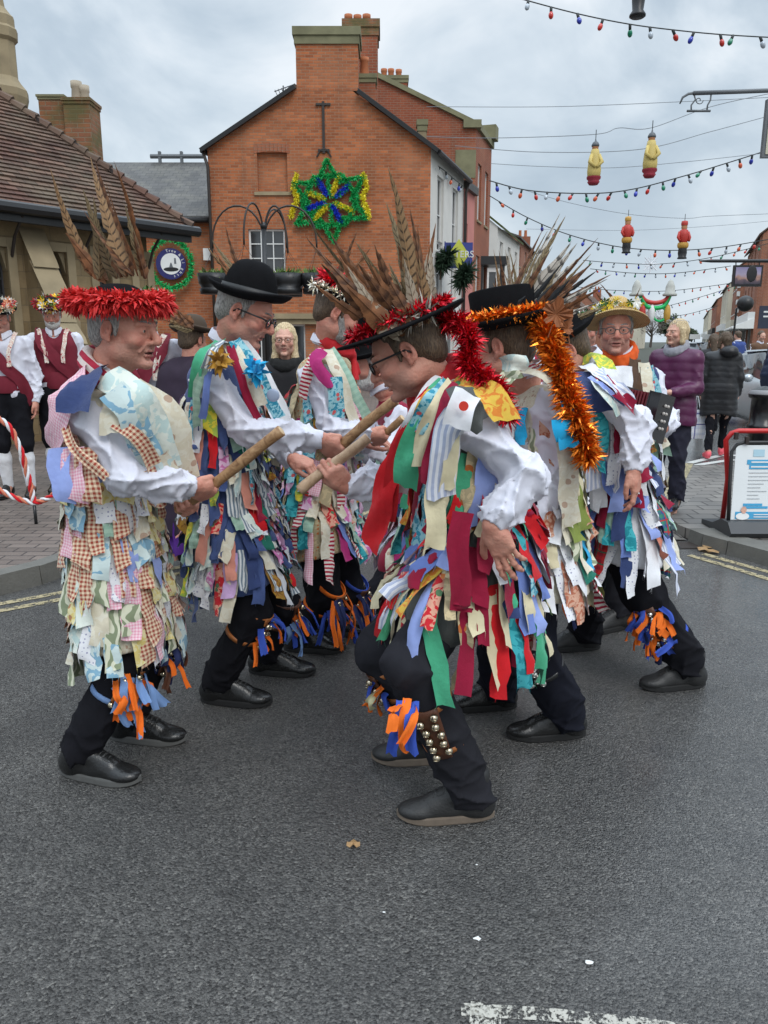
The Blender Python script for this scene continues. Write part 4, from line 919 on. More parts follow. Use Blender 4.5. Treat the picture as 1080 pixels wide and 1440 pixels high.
def dancer2():
    s0, s1 = J_(470, 634, 3.10), J_(556, 562, 3.02); lat = s1-s0
    J = dict(hc=J_(346, 437, 3.25), face=(.88, -.12, -.42), nk=J_(322, 486, 3.32), pv=J_(330, 750, 3.36), arms=[
        dict(sh=J_(292, 535, 3.14), el=J_(350, 606, 3.04), grip=(L_(s0, s1, .04), lat, 1)), dict(sh=J_(328, 530, 3.50), el=J_(388, 622, 3.5), wr=J_(412, 645, 3.3), fd=(.8, -.35, -.25), nrm=(0, .3, -1), side=-1, curl=(45, 55, 35))],
        legs=[foot(308, 988, (1, -.12), (356, 862, 3.16), (325, 750, 3.2)), foot(374, 947, (1, -.08), (396, 850, 3.46), (345, 750, 3.45))])
    o, hc, R = person('dancer in a black bowler hat and dark glasses, rag coat of denim, mint and stripes', J, SKIN, 1.07, HAIRG, glass=BLACKP, gr=.0032, nose=1.15, shoes=('shoe', LEATHER, SOLEB), group=DG)
    pal = dict(gstripe=2, denim=2.6, cream2=2, salmon=1, white=1, mint=1, gplaid=1, dkgreen=1, ochre=1, yellow=.6, pink_f=.6, turq=1, navy=1.4, red=.4, aqua_f=1.4, lilac=.3, red2=.6, maroon=.4, whitedot=1)
    co, caps, inf = coat(o, J, J_(350, 850, 3.34), pal, 22, rows=13, lens=(.11, .20), wid=(.035, .056), base=C['denim'], per=24, rhem=.18, rw=.155, rtop=.13, sh=.084, hemcut=.42, end=.76)
    rs = np.random.RandomState(6)
    for (a, b, c, n, w, m) in (((312, 478, 3.2), (283, 500, 3.02), (272, 560, 3.06), (-.3, -1, .4), .05, 'green'), ((318, 480, 3.1), (300, 492, 2.98), (290, 520, 2.97), (-.2, -1, .6), .04, 'gstripe'), ((322, 482, 3.1), (345, 520, 3.02), (368, 570, 3.05), (.3, -1, .3), .055, 'cream2'), ((330, 478, 3.1), (360, 520, 3.06), (392, 590, 3.1), (.5, -1, .3), .05, 'turq'), ((335, 476, 3.2), (375, 530, 3.2), (404, 600, 3.2), (.6, -1, .3), .05, 'white'), ((305, 488, 3.0), (278, 540, 3.02), (276, 600, 3.05), (-.5, -1, .2), .04, 'mint'), ((300, 490, 3.05), (290, 545, 2.98), (285, 590, 3.0), (-.5, -1, .2), .035, 'blue'), ((325, 486, 3.08), (338, 530, 3.0), (362, 590, 3.02), (.3, -1, .3), .03, 'maroon')):
        band('cloth_strip', [J_(*a), J_(*b), J_(*c)], n, w, C[m], co, rs)
    mb = MB(); mb.sphere(J_(384, 556, 3.02), (.024, .006, .024), 14, 8); mb.build('badge', plain('pale_enamel', (.30, .36, .48), .3), co, True)
    tinsel('ribbon_rosette', [J_(306, 500, 2.98), J_(312, 512, 2.95)], 1.6, 46, C['ochre'], co, rs, (.02, .04), .009); tinsel('blue_rosette', [J_(356, 515, 2.98), J_(362, 525, 2.98)], 1.4, 40, C['cyan'], co, rs, (.02, .04), .010)
    kerchief(o, J['nk']+Vector((.03, 0, -.03)), hc, J['face'], REDC, .066, .011, tails=.2)
    M = hatM(hc, R, (0, -.012, .058), (.20, 0, 0), 1.05); hat = bowler(o, M, brim=.050, crown=.115, curl=.020); hatband(hat, M, plain('black_grosgrain', (.01, .01, .01), .5))
    for b, t, w, m in (((346, 405), (318, 322), .032, 2), ((350, 402), (300, 340), .034, 1), ((343, 406), (292, 348), .03, 0), ((338, 404), (308, 362), .035, 3)): fpx(hat, b, t, 3.22, w, FE[m], (.1, 0, .1), 0, rs, .5)
    l = J['legs'][0]; legpad(o, l['kn'], l['an'], .12, (1, -.35, 0), TANL, [BLR, ORR], 8, BELLM, (.05, .15), .078, 5, straps=TANL, ragn=8, ragl=(.04, .08))
    l = J['legs'][1]; legpad(o, l['kn'], l['an'], .10, (1, -.3, 0), BROWNL, [ORR, BLR, PBR], 6, BELLM, (.05, .14), .076, 6, straps=BROWNL, ragn=10)
    stick(s0, s1, .0195, STICK, 'dark knotty stick held by the dancer in the bowler, crossing the paler stick', 5)
def dancer3():
    s0, s1 = J_(524, 624, 3.68), J_(566, 588, 3.6); lat = s1-s0
    J = dict(hc=J_(477, 440, 3.80), face=(.90, .05, -.38), nk=J_(462, 488, 3.86), pv=J_(452, 745, 3.92), arms=[
        dict(sh=J_(440, 528, 3.70), el=J_(470, 606, 3.58), grip=(L_(s0, s1, .3), lat, 1)), dict(sh=J_(475, 522, 4.05), el=J_(505, 615, 4.0), wr=J_(518, 622, 3.8), fd=(.9, -.3, .1), nrm=(0, .2, -1), side=-1, curl=(50, 60, 40))],
        legs=[foot(421, 915, (1, -.08), (456, 838, 3.74), (448, 745, 3.76)), foot(462, 892, (1, -.08), (490, 830, 4.0), (462, 745, 4.0))])
    o, hc, R = person('bearded dancer with a red neckerchief and silver tinsel round his small hat', J, SKIN, 1.06, HAIRB, beard=HAIRG, shoes=('shoe', LEATHER, SOLEB), group=DG)
    pal = dict(pink_f=1.2, teal=1.2, rstripe=1, cream2=1.6, tan_f=1, turq=1, rplaid=1, orange_f=.6, yellow=.5, magenta=.5, mint=.7, blue=1, red2=.6, pink_g=1, white=.8, aqua_f=1, ochre=.5)
    co, caps, inf = coat(o, J, J_(462, 800, 3.86), pal, 33, rows=10, lens=(.12, .20), wid=(.038, .058), base=C['tan_f'], per=20, rhem=.17, rw=.14, rtop=.125, sh=.082, hemcut=.45, end=.74)
    rs = np.random.RandomState(7)
    for (a, b, c, n, w, m) in (((455, 490, 3.7), (432, 520, 3.6), (426, 560, 3.62), (-.4, -1, .4), .05, 'rstripe'), ((460, 492, 3.66), (478, 530, 3.58), (500, 600, 3.6), (.4, -1, .3), .05, 'cream2'), ((464, 490, 3.7), (492, 535, 3.64), (520, 600, 3.7), (.5, -1, .3), .05, 'mint'), ((452, 492, 3.62), (445, 510, 3.56), (468, 545, 3.55), (0, -1, .5), .055, 'magenta'), ((470, 530, 3.56), (472, 560, 3.55), (475, 590, 3.56), (.3, -1, .1), .07, 'turq')):
        band('cloth_strip', [J_(*a), J_(*b), J_(*c)], n, w, C[m], co, rs)
    kerchief(o, J['nk']+Vector((.02, 0, -.01)), hc, J['face'], REDC, .072, .020)
    M = hatM(hc, R, (0, -.015, .058), (.05, 0, 0)); hat = bowler(o, M, brim=.035, crown=.09)
    tinsel('silver_tinsel', ringpts(M, .115, .135, .016, 24), .9, 700, TSIL, hat, rs, (.02, .05), .003, closed=True); tinsel('red_ribbons', ringpts(M, .085, .10, .065, 20), 1.3, 420, TRED, hat, rs, (.025, .05), .005, closed=True)
    for b, t, w, m in (((462, 400), (445, 380), .03, 0), ((470, 400), (500, 330), .04, 2), ((478, 402), (520, 350), .04, 3)): fpx(hat, b, t, 3.85, w, FE[m], (0, 0, .1), 0, rs, .5)
    l = J['legs'][0]; legpad(o, l['kn'], l['an'], .0, (1, -.6, 0), TANL, [BLR, ORR, NVR], 8, BELLM, (.06, .16), .080, 7, straps=ORR, ragn=18, ragl=(.08, .16))
    l = J['legs'][1]; legpad(o, l['kn'], l['an'], .0, (1, -.5, 0), BROWNL, [BLR, ORR, NVR], 6, BELLM, (.06, .16), .078, 8, straps=BLR, ragn=16, ragl=(.08, .16))
    stick(s0, s1, .017, STICK, 'short brown stick held by the bearded dancer with the red neckerchief', 8)
def dancer4():
    J = dict(hc=J_(522, 512, 4.6), face=(-.92, -.2, -.30), nk=J_(540, 548, 4.65), pv=J_(590, 745, 4.7), arms=[
        dict(sh=J_(562, 585, 4.5), el=J_(545, 640, 4.35), wr=J_(520, 625, 4.3), fd=(-1, -.1, .1), nrm=(0, .3, -1), side=-1, curl=(50, 60, 40)), dict(sh=J_(545, 580, 4.85), el=J_(520, 640, 4.8), wr=J_(505, 630, 4.6), fd=(-1, -.1, 0), nrm=(0, 0, -1), side=1, curl=(50, 60, 40))],
        legs=[foot(520, 862, (-1, -.1), (545, 815, 4.5), (590, 745, 4.6)), foot(580, 850, (-1, 0), (585, 800, 4.8), (600, 745, 4.8))])
    o, hc, R = person('grey bearded dancer crouching behind the front dancer, mostly hidden between the two lines', J, SKIN, 1.05, HAIRG, beard=HAIRW, shoes=('shoe', LEATHER, SOLEB), group=DG, fine=False)
    pal = dict(pink_g=1.2, mint=1, navy=.8, magenta=1, wstripe=1, white=1, blue=1, cream2=1)
    coat(o, J, J_(592, 800, 4.65), pal, 44, rows=6, lens=(.2, .3), wid=(.05, .07), base=C['maroon'], per=11, rhem=.17, rw=.14, hemcut=.7)
    M = hatM(hc, R); bowler(o, M, brim=.06, crown=.10)
def dancer5():
    s0, s1 = J_(422, 690, 2.70), J_(517, 615, 2.72); lat = s0-s1
    J = dict(hc=J_(572, 494, 2.44), face=(-.86, .12, -.44), nk=J_(622, 548, 2.50), pv=J_(668, 768, 2.52), arms=[
        dict(sh=J_(660, 600, 2.33), el=J_(742, 668, 2.22), wr=J_(693, 738, 2.14), fd=(.35, -.05, -.85), nrm=(.35, .75, .25), side=-1, curl=(12, 18, 14), thumb='out'), dict(sh=J_(612, 610, 2.76), el=J_(560, 672, 2.82), grip=(L_(s0, s1, .45), lat, 1))],
        legs=[foot(660, 1150, (-1, -.03), (578, 932, 2.22), (668, 790, 2.36)), foot(612, 1070, (-1, .0), (532, 915, 2.66), (650, 790, 2.68))])
    o, hc, R = person('bent over front dancer, hand on hip, wide black hat with a long red tinsel trail', J, SKIN, 1.07, HAIRB, glass=BLACKP, gr=.003, nose=1.1, trou=GREYT, shoes=('boot', BOOTM, SOLET), group=DG, legr=(.088, .077, .068), fat=1.12, mouth=.002)
    pal = dict(cream=2.6, maroon=3.2, blue=1.3, perib=.7, wstripe=1.6, red=2.6, green=1.8, white=1.6, tan_f=1.2, turq=1.2, red2=1, orange_f=.7, teal=.8, dkgreen=.5, navy=.6)
    co, caps, inf = coat(o, J, J_(662, 880, 2.50), pal, 57, rows=12, lens=(.17, .30), wid=(.030, .052), base=C['grey'], per=22, rhem=.165, rw=.135, rtop=.125, sh=.082, hemcut=.6, end=.74, lf=.5, flare=.05, swing=.16, wind=(-.05, 0, 0))
    rs = np.random.RandomState(9)
    for (a, b, c, d, n, w, m) in (((625, 535, 2.36), (600, 560, 2.28), (580, 600, 2.26), (560, 690, 2.4), (-.4, -1, .2), .06, 'white'), ((632, 538, 2.3), (604, 575, 2.2), (575, 640, 2.2), (568, 685, 2.24), (-.3, -1, .2), .07, 'green'), ((628, 535, 2.34), (590, 575, 2.26), (560, 630, 2.3), (545, 730, 2.4), (-.5, -1, .2), .05, 'red'), ((640, 540, 2.25), (615, 570, 2.16), (598, 610, 2.16), (590, 655, 2.18), (-.2, -1, .2), .045, 'cream'), ((648, 545, 2.22), (628, 580, 2.13), (612, 640, 2.13), (606, 680, 2.14), (-.1, -1, .2), .055, 'maroon'), ((636, 540, 2.28), (612, 560, 2.18), (600, 585, 2.17), (590, 610, 2.18), (-.2, -1, .3), .06, 'turq'), ((626, 540, 2.3), (606, 555, 2.22), (596, 580, 2.2), (588, 600, 2.22), (-.2, -1, .3), .045, 'orange_f'), ((664, 575, 2.12), (632, 600, 2.10), (624, 640, 2.10), (622, 700, 2.12), (0, -1, .1), .075, 'wstripe'), ((560, 640, 2.35), (540, 690, 2.36), (528, 740, 2.4), (520, 770, 2.42), (-.5, -1, .2), .075, 'red'), ((650, 720, 2.14), (645, 770, 2.12), (648, 850, 2.12), (650, 850, 2.13), (0, -1, .1), .058, 'maroon'), ((618, 660, 2.14), (613, 700, 2.13), (612, 740, 2.12), (610, 772, 2.12), (0, -1, .1), .055, 'cream'), ((690, 640, 2.3), (684, 680, 2.28), (676, 710, 2.28), (672, 740, 2.28), (.2, -1, .1), .07, 'perib'), ((640, 590, 2.12), (636, 620, 2.10), (632, 650, 2.10), (628, 690, 2.11), (0, -1, .1), .04, 'cream')):
        band('cloth_strip', [J_(*a), J_(*b), J_(*c), J_(*d)], n, w, C[m], co, rs)
    for (a, b, c, n, w, m) in (((630, 530, 2.45), (668, 545, 2.35), (700, 590, 2.32), (.2, -.6, 1), .10, 'cream2'), ((640, 535, 2.35), (690, 555, 2.25), (712, 592, 2.22), (.2, -1, .8), .085, 'orange_f'), ((640, 528, 2.5), (690, 548, 2.4), (716, 575, 2.4), (.2, -.6, 1), .07, 'red'), ((644, 545, 2.15), (662, 575, 2.06), (678, 600, 2.1), (.1, -1, .5), .07, 'grey')):
        band('cloth_strip', [J_(*a), J_(*b), J_(*c)], n, w, C[m], co, rs)
    pn = band('cloth_strip', [J_(658, 552, 2.06), J_(650, 575, 2.03), J_(642, 602, 2.03)], (0, -1, .2), .068, C['white'], co, rs); mb = MB(); cc = J_(652, 571, 2.015); mb.lathe([((.0001), 0), ((.012), 0), ((.012), .002), ((.0001), .002)], 16, Matrix.Translation(cc) @ Matrix.Rotation(PI/2, 4, 'X')); mb.build('red_dot', plain('red_print', (.65, .04, .02), .8), pn)
    kerchief(o, J['nk']+Vector((.0, 0, -.005)), hc, J['face'], REDC, .082, .022, tails=.28)
    M = hatM(hc, R, (0, -.015, .066), (.10, .0, 0), 1.08); hat = bowler(o, M, brim=.080, top=.060, flat=True)
    ring = ringpts(M, .115, .135, .022, 22); tinsel('red_tinsel', ring, 1.0, 1500, TRED, hat, rs, (.018, .036), .0022, closed=True)
    tinsel('red_tinsel', [J_(618, 452, 2.42), J_(645, 452, 2.38), J_(662, 478, 2.36), J_(655, 512, 2.34), J_(680, 530, 2.32), J_(700, 548, 2.31), J_(716, 590, 2.32)], 1.25, 1900, TRED, hat, rs, (.022, .042), .0024)
    F_ = [((583, 452), (548, 240), .058, 0, (-.18, 0, 0)), ((560, 462), (428, 305), .060, 1, (.22, 0, .05)), ((552, 462), (468, 335), .055, 2, (.1, 0, 0)), ((575, 458), (503, 345), .058, 1, (.08, 0, 0)), ((596, 452), (612, 318), .03, 3, (.12, 0, 0)), ((606, 452), (606, 352), .048, 4, (0, 0, 0)), ((548, 468), (478, 362), .06, 3, (.1, 0, 0)), ((590, 455), (560, 345), .05, 3, (0, 0, 0)), ((570, 460), (528, 348), .06, 2, (.05, 0, 0)), ((600, 455), (578, 300), .035, 2, (-.1, 0, 0)), ((565, 460), (505, 372), .07, 0, (.1, 0, 0)), ((585, 455), (548, 372), .07, 1, (.0, 0, 0)), ((545, 470), (455, 375), .05, 2, (.15, 0, 0)), ((598, 455), (590, 368), .06, 0, (0, 0, 0)), ((556, 468), (490, 405), .07, 3, (.1, 0, 0)), ((575, 462), (535, 400), .08, 2, (.0, 0, 0)), ((590, 458), (565, 395), .08, 1, (0, 0, 0))]
    F_ = F_+[((b[0]+rs.uniform(-8, 8), b[1]+4), (t[0]+rs.uniform(-16, 16), t[1]+rs.uniform(5, 50)), w*.9, (m+1) % 5, bd) for b, t, w, m, bd in F_]
    for b, t, w, m, bd in F_: fpx(hat, b, t, 2.34+rs.uniform(-.04, .10), w, (FE+[FEP])[m] if m < 4 else feathermat_pale(), bd, rs.uniform(-.05, .1), rs, .5)
    tinsel('down_tuft', [J_(562, 446, 2.34), J_(580, 441, 2.32), J_(604, 436, 2.32)], 1.2, 60, plain('white_down', (.42, .38, .33), .95), hat, rs, (.03, .055), .0022, curl=-.3)
    l = J['legs'][0]; legpad(o, l['kn'], l['an'], .40, (-.25, -1, 0), BROWNL, [BLR, ORR, BLR], 10, BELLM, (.062, .19), .098, 9, straps=TANL, ragn=0)
    kn = l['kn']
    for k, (p, q, r, w, m) in enumerate((((565, 985), (560, 1010), (552, 1062), .032, BLR), ((572, 982), (566, 1012), (570, 1058), .026, ORR), ((580, 988), (578, 1015), (580, 1060), .034, BLR), ((585, 990), (582, 1010), (562, 1046), .022, ORR), ((560, 990), (552, 1005), (550, 1030), .03, ORR))):
        band('rag', [J_(p[0], p[1], 2.13), J_(q[0], q[1], 2.09-.012*k), J_(r[0], r[1], 2.10-.02*k)], (-.2, -1, 0), w, m, o, rs)
    l = J['legs'][1]; legpad(o, l['kn'], l['an'], .28, (-1, -.5, 0), BROWNL, [BLR, ORR, CRM], 6, BELLM, (.05, .13), .092, 10, straps=TANL, ragn=8, ragl=(.04, .08))
    stick(s0, s1, .0185, STICKP, 'pale smooth stick thrust forward by the bent over dancer in the red tinsel hat', 13)
_fp = []
def feathermat_pale():
    if not _fp: _fp.append(feathermat('pheasant_buff', (.42, .34, .25), (.20, .13, .08), 46, .5))
    return _fp[0]
CRM = plain('cream_rag', (.66, .60, .35), .85, .2, 20)
def dancer6():
    J = dict(hc=J_(706, 486, 2.90), face=(-.86, .46, -.16), nk=J_(735, 535, 2.92), pv=J_(745, 765, 2.98), arms=[
        dict(sh=J_(770, 575, 2.80), el=J_(765, 690, 2.76), wr=J_(720, 748, 2.66), fd=(-.9, -.1, -.2), nrm=(0, .5, -.8), side=-1, curl=(45, 55, 35)), dict(sh=J_(722, 575, 3.16), el=J_(700, 670, 3.25), wr=J_(650, 680, 3.2), fd=(-1, 0, .1), nrm=(0, 0, -1), side=1, curl=(50, 60, 40))],
        legs=[foot(795, 1036, (-1, -.05), (748, 905, 2.76), (748, 785, 2.84)), foot(700, 996, (-1, -.03), (700, 890, 3.06), (730, 785, 3.1))])
    o, hc, R = person('dancer in a black top hat trailing copper tinsel, with barred black and white feathers', J, SKIN, 1.06, HAIRB, shoes=('shoe', LEATHER, SOLEB), group=DG, trou=plain('navy_black_cloth', (.010, .011, .018), .9, .2, 12, spec=.15), legr=(.095, .080, .072), fat=1.05, sleeve=.060)
    pal = dict(white=3.4, cream2=2.4, rose_f=1.6, rust=1.4, olive=1, cream=1.5, whitedot=1.6, coral=.8, dkgreen=.4, lilac=.5, cyan=.5, rstripe=.6, yellow=.3, leaf=.8)
    co, caps, inf = coat(o, J, J_(752, 870, 2.94), pal, 66, rows=11, lens=(.13, .22), wid=(.042, .064), base=C['cream2'], start=.03, per=21, rhem=.19, rw=.15, rtop=.13, sh=.082, hemcut=.38, end=.66)
    rs = np.random.RandomState(12)
    for (a, b, c, d, n, w, m) in (((742, 515, 2.8), (785, 530, 2.72), (806, 570, 2.8), (812, 620, 2.84), (.5, -1, .4), .05, 'rstripe'), ((735, 520, 2.78), (768, 528, 2.66), (796, 560, 2.68), (808, 600, 2.72), (.3, -1, .6), .045, 'cream2'), ((728, 522, 2.75), (712, 535, 2.66), (702, 560, 2.66), (698, 590, 2.68), (-.2, -1, .3), .05, 'leaf'), ((806, 560, 2.72), (808, 590, 2.69), (805, 620, 2.69), (806, 640, 2.69), (.4, -1, .1), .04, 'rust'), ((796, 600, 2.68), (798, 640, 2.66), (800, 700, 2.68), (802, 740, 2.70), (.2, -1, .1), .07, 'cream2')):
        band('cloth_strip', [J_(*a), J_(*b), J_(*c), J_(*d)], n, w, C[m], co, rs)
    for a, b, c, w in (((790, 590, 2.62), (792, 605, 2.60), (795, 618, 2.61), .07), ((798, 605, 2.62), (800, 620, 2.60), (802, 630, 2.60), .065), ((800, 565, 2.64), (803, 575, 2.62), (803, 586, 2.63), .05), ((705, 512, 2.7), (720, 508, 2.66), (742, 512, 2.68), .05)):
        band('satin_ribbon', [J_(*a), J_(*b), J_(*c)], (.1, -1, .1), w, C['cyan'] if w > .051 or a[0] > 750 else C['aqua_f'], co, rs)
    M = hatM(hc, R, (0, -.015, .062), (.02, .02, 0), 1.08); hat = bowler(o, M, brim=.062, top=.115, flat=False)
    tinsel('copper_tinsel', ringpts(M, .128, .150, .026, 24), 1.0, 1700, TOR, hat, rs, (.02, .04), .0035, closed=True)
    tinsel('copper_tinsel', [J_(758, 452, 2.80), J_(772, 478, 2.74), J_(785, 515, 2.68), J_(798, 555, 2.64), J_(815, 600, 2.62), J_(828, 645, 2.62)], 1.35, 3000, TOR, hat, rs, (.025, .048), .0040)
    LF = plain('dry_leaf', (.24, .075, .02), .7, .6, 60)
    for (u, v, r_, n_) in ((782, 442, .050, (-.4, -1, .2)), (799, 462, .036, (.7, -.7, .3))): leaf_obj(hat, J_(u, v, 2.68), n_, (.3, 0, 1), r_, LF)
    F_ = [((712, 448), (785, 305), .055, FEP, (.1, 0, .1)), ((722, 448), (800, 345), .06, FEP, (0, 0, 0)), ((728, 450), (815, 362), .05, FEP, (.1, 0, 0)), ((735, 452), (812, 385), .045, FE[2], (0, 0, 0)), ((738, 452), (838, 338), .022, FE[2], (0, 0, 0)), ((745, 455), (855, 388), .03, FE[2], (.1, 0, -.1)), ((700, 448), (745, 392), .05, FEB, (0, 0, 0)), ((690, 448), (742, 388), .045, FEB, (0, 0, 0)), ((735, 452), (792, 372), .06, FEP, (0, 0, 0)), ((728, 452), (770, 380), .07, FE[1], (0, 0, 0)), ((740, 455), (830, 372), .045, FE[2], (0, 0, 0)), ((715, 450), (757, 352), .04, FE[1], (0, 0, 0)), ((705, 450), (762, 325), .02, FE[2], (.1, 0, 0)), ((750, 456), (845, 405), .03, FE[3], (0, 0, .1)), ((720, 452), (775, 350), .035, FEP, (0, 0, 0)), ((742, 455), (800, 395), .05, FEB, (0, 0, 0)), ((730, 455), (765, 402), .06, FEP, (0, 0, 0))]
    F_ = F_+[((b[0]+rs.uniform(-8, 8), b[1]+4), (t[0]+rs.uniform(-14, 14), t[1]+rs.uniform(0, 40)), w*.85, [FE[1], FEP, FEB, FE[2]][k % 4], bd) for k, (b, t, w, m, bd) in enumerate(F_)]
    for b, t, w, m, bd in F_: fpx(hat, b, t, 2.86+rs.uniform(-.05, .1), w, m, bd, rs.uniform(-.05, .1), rs, .5)
    l = J['legs'][0]; legpad(o, l['kn'], l['an'], .12, (-.6, -1, 0), LEATHER, [BLACKT], 16, BELLS, (.06, .17), .095, 12, straps=LEATHER, ragn=0)
def dancer7():
    J = dict(hc=J_(790, 492, 3.45), face=(-.88, -.05, -.42), nk=J_(822, 515, 3.5), pv=J_(872, 738, 3.58), arms=[
        dict(sh=J_(838, 545, 3.34), el=J_(893, 592, 3.26), wr=J_(891, 662, 3.16), fd=(.15, -.1, -.95), nrm=(-.75, .55, -.1), side=-1, curl=(22, 28, 20)), dict(sh=J_(815, 555, 3.72), el=J_(800, 640, 3.8), wr=J_(770, 660, 3.7), fd=(-1, 0, 0), nrm=(0, 0, -1), side=1, curl=(50, 60, 40))],
        legs=[foot(968, 966, (-1, -.12), (908, 838, 3.36), (868, 745, 3.44), hem=.03), foot(822, 913, (-1, -.05), (820, 825, 3.72), (855, 745, 3.72))])
    o, hc, R = person('leaning dancer with one arm hanging down, navy shoulder patch, orange and blue shin rags', J, SKIN, 1.05, HAIRB, shoes=('boot', BOOTM, SOLEB), group=DG, sleeve=.060, legr=(.095, .085, .075))
    pal = dict(white=3, maroon=1.6, coral=.9, navy=1.2, teal=.7, cream2=1.5, gplaid=.7, blue=.7, mint=.8, rplaid=.5, whitedot=1, perib=.6, wstripe=1)
    co, caps, inf = coat(o, J, J_(866, 830, 3.54), pal, 77, rows=10, lens=(.17, .28), wid=(.040, .062), base=C['white'], per=19, rhem=.18, rw=.14, rtop=.128, sh=.080, hemcut=.3, end=.64, flare=.05)
    rs = np.random.RandomState(15)
    for (a, b, c, n, w, m) in (((828, 512, 3.3), (850, 528, 3.18), (872, 560, 3.14), (.2, -1, .6), .09, 'white'), ((812, 525, 3.25), (826, 545, 3.12), (842, 580, 3.1), (-.1, -1, .5), .13, 'navy'), ((838, 520, 3.2), (868, 545, 3.08), (892, 568, 3.08), (.4, -1, .6), .06, 'wstripe'), ((846, 530, 3.15), (872, 556, 3.06), (893, 574, 3.06), (.3, -1, .7), .055, 'maroon'), ((820, 505, 3.4), (840, 500, 3.35), (856, 520, 3.25), (.2, -.8, .9), .07, 'yellow'), ((836, 535, 3.12), (852, 558, 3.05), (870, 585, 3.05), (.2, -1, .6), .03, 'aqua_f'), ((828, 530, 3.15), (850, 545, 3.07), (880, 570, 3.06), (.2, -1, .6), .02, 'perib')):
        band('cloth_strip', [J_(*a), J_(*b), J_(*c)], n, w, C[m], co, rs)
    M = hatM(hc, R, (0, -.015, .058), (.0, 0, 0), 1.05); hat = bowler(o, M, brim=.05, crown=.105)
    for b, t, w, m in (((795, 450), (830, 400), .035, 2), ((790, 450), (800, 395), .04, 3), ((800, 452), (850, 432), .03, 1)): fpx(hat, b, t, 3.4, w, FE[m], (0, 0, 0), 0, rs, .5)
    l = J['legs'][0]; legpad(o, l['kn'], l['an'], .30, (-.8, -.9, 0), BROWNL, [BLR, ORR, ORR, BLR, NVR], 14, BELLS, (.07, .22), .088, 16, straps=BLR, ragn=34, ragl=(.035, .075), spread=1.1)
    l = J['legs'][1]; legpad(o, l['kn'], l['an'], .0, (-1, -.5, 0), BROWNL, [BLR, ORR, NVR], 5, BELLS, (.06, .12), .088, 17, straps=ORR, ragn=12, ragl=(.04, .09))
def musician():
    J = dict(hc=J_(866, 464, 4.25), face=(-.22, -1, -.02), nk=J_(872, 503, 4.30), pv=J_(866, 700, 4.35), arms=[
        dict(sh=J_(912, 535, 4.28), el=J_(938, 590, 4.18), wr=J_(932, 602, 3.98), fd=(-.85, -.2, .1), nrm=(-.3, .8, .1), side=1, curl=(35, 45, 30), thumb='rel'), dict(sh=J_(832, 535, 4.32), el=J_(812, 600, 4.3), wr=J_(838, 620, 4.1), fd=(.6, -.5, 0), nrm=(.5, .8, 0), side=-1, curl=(40, 40, 30))],
        legs=[foot(872, 884, (-.9, -.35), (862, 800, 4.18), (858, 715, 4.3)), foot(915, 878, (-.3, -.9), (895, 800, 4.3), (885, 715, 4.32))])
    o, hc, R = person('musician in a straw hat, round glasses and orange neckerchief playing a maroon squeezebox', J, SKIN, 1.04, HAIRG, glass=plain('steel_wire', (.1, .1, .1), .3, metal=.6), trou=GREYT, shoes=('boot', BOOTM, SOLEB), nose=1.1)
    pal = dict(white=2, navy=1, mint=1, cream2=2, turq=1, blue=1, wstripe=1, ochre=.5, cream=1)
    co, caps, inf = coat(o, J, J_(880, 800, 4.3), pal, 88, rows=7, lens=(.2, .3), wid=(.05, .07), base=C['navy'], per=13, rhem=.18, rw=.14, hemcut=.5, end=.7)
    rs = np.random.RandomState(18)
    for (a, b, c, n, w, m) in (((893, 505, 4.1), (895, 545, 4.02), (897, 585, 4.0), (.3, -1, .1), .06, 'brown'), ((852, 505, 4.1), (856, 545, 4.02), (864, 580, 4.0), (-.2, -1, .1), .05, 'brown'), ((905, 510, 4.1), (912, 545, 4.05), (915, 580, 4.02), (.3, -1, .3), .07, 'cream2'), ((914, 515, 4.1), (924, 545, 4.1), (926, 570, 4.1), (.6, -1, .3), .04, 'turq'), ((874, 515, 4.05), (876, 545, 4.0), (878, 580, 3.98), (0, -1, 0), .10, 'white')):
        band('cloth_strip', [J_(*a), J_(*b), J_(*c)], n, w, C[m], co, rs)
    kerchief(o, J['nk'], hc, J['face'], ORC, .070, .020, tails=.1)
    m, t, b = nt('straw'); w = N(t, 'ShaderNodeTexWave', ins={'Scale': 40., 'Distortion': 2.}); t.links.new(geo(t), w.inputs['Vector']); setp(t, b, Base_Color=mixc(t, w.outputs['Fac'], (.42, .27, .10), (.62, .44, .2)), Roughness=.8); bump(t, b, w.outputs['Fac'], .5, .004)
    M = hatM(hc, R, (0, -.02, .055), (.28, .05, 0), 1.0); hat = bowler(o, M, brim=.075, crown=.10, mat=m, curl=-.02)
    flowers('hat_flowers', hat, ringpts(M, .095, .11, .05, 30), 26, [plain('daffodil', (.8, .62, .04), .7), plain('white_flower', (.75, .74, .7), .7), plain('leaf_green', (.04, .12, .02), .7)], .028, rs)
    for b_, t_ in (((880, 440), (845, 400)), ((858, 438), (838, 412)), ((885, 440), (900, 405))): fpx(hat, b_, t_, 4.3, .02, FE[2], (0, 0, 0), 0, rs)
    # squeezebox, held in front
    sq = empty('squeezebox', J_(895, 595, 3.9), 'maroon bellowed squeezebox with black ends held by the straw hatted musician', 'squeezebox')
    c0, c1 = J_(884, 580, 3.92), J_(914, 586, 3.84); ax = (c1-c0).normalized(); up = Vector((.1, .15, 1)); up = (up-ax*up.dot(ax)).normalized(); w_ = ax.cross(up)
    def slabs(mb, c, hu, hw, ht):
        P = []
        for s1 in (-1, 1):
            for a_, b_ in ((-1, -1), (1, -1), (1, 1), (-1, 1)): P.append(c+ax*ht*s1+up*hu*a_+w_*hw*b_)
        mb.hexa(P)
    mb = MB()
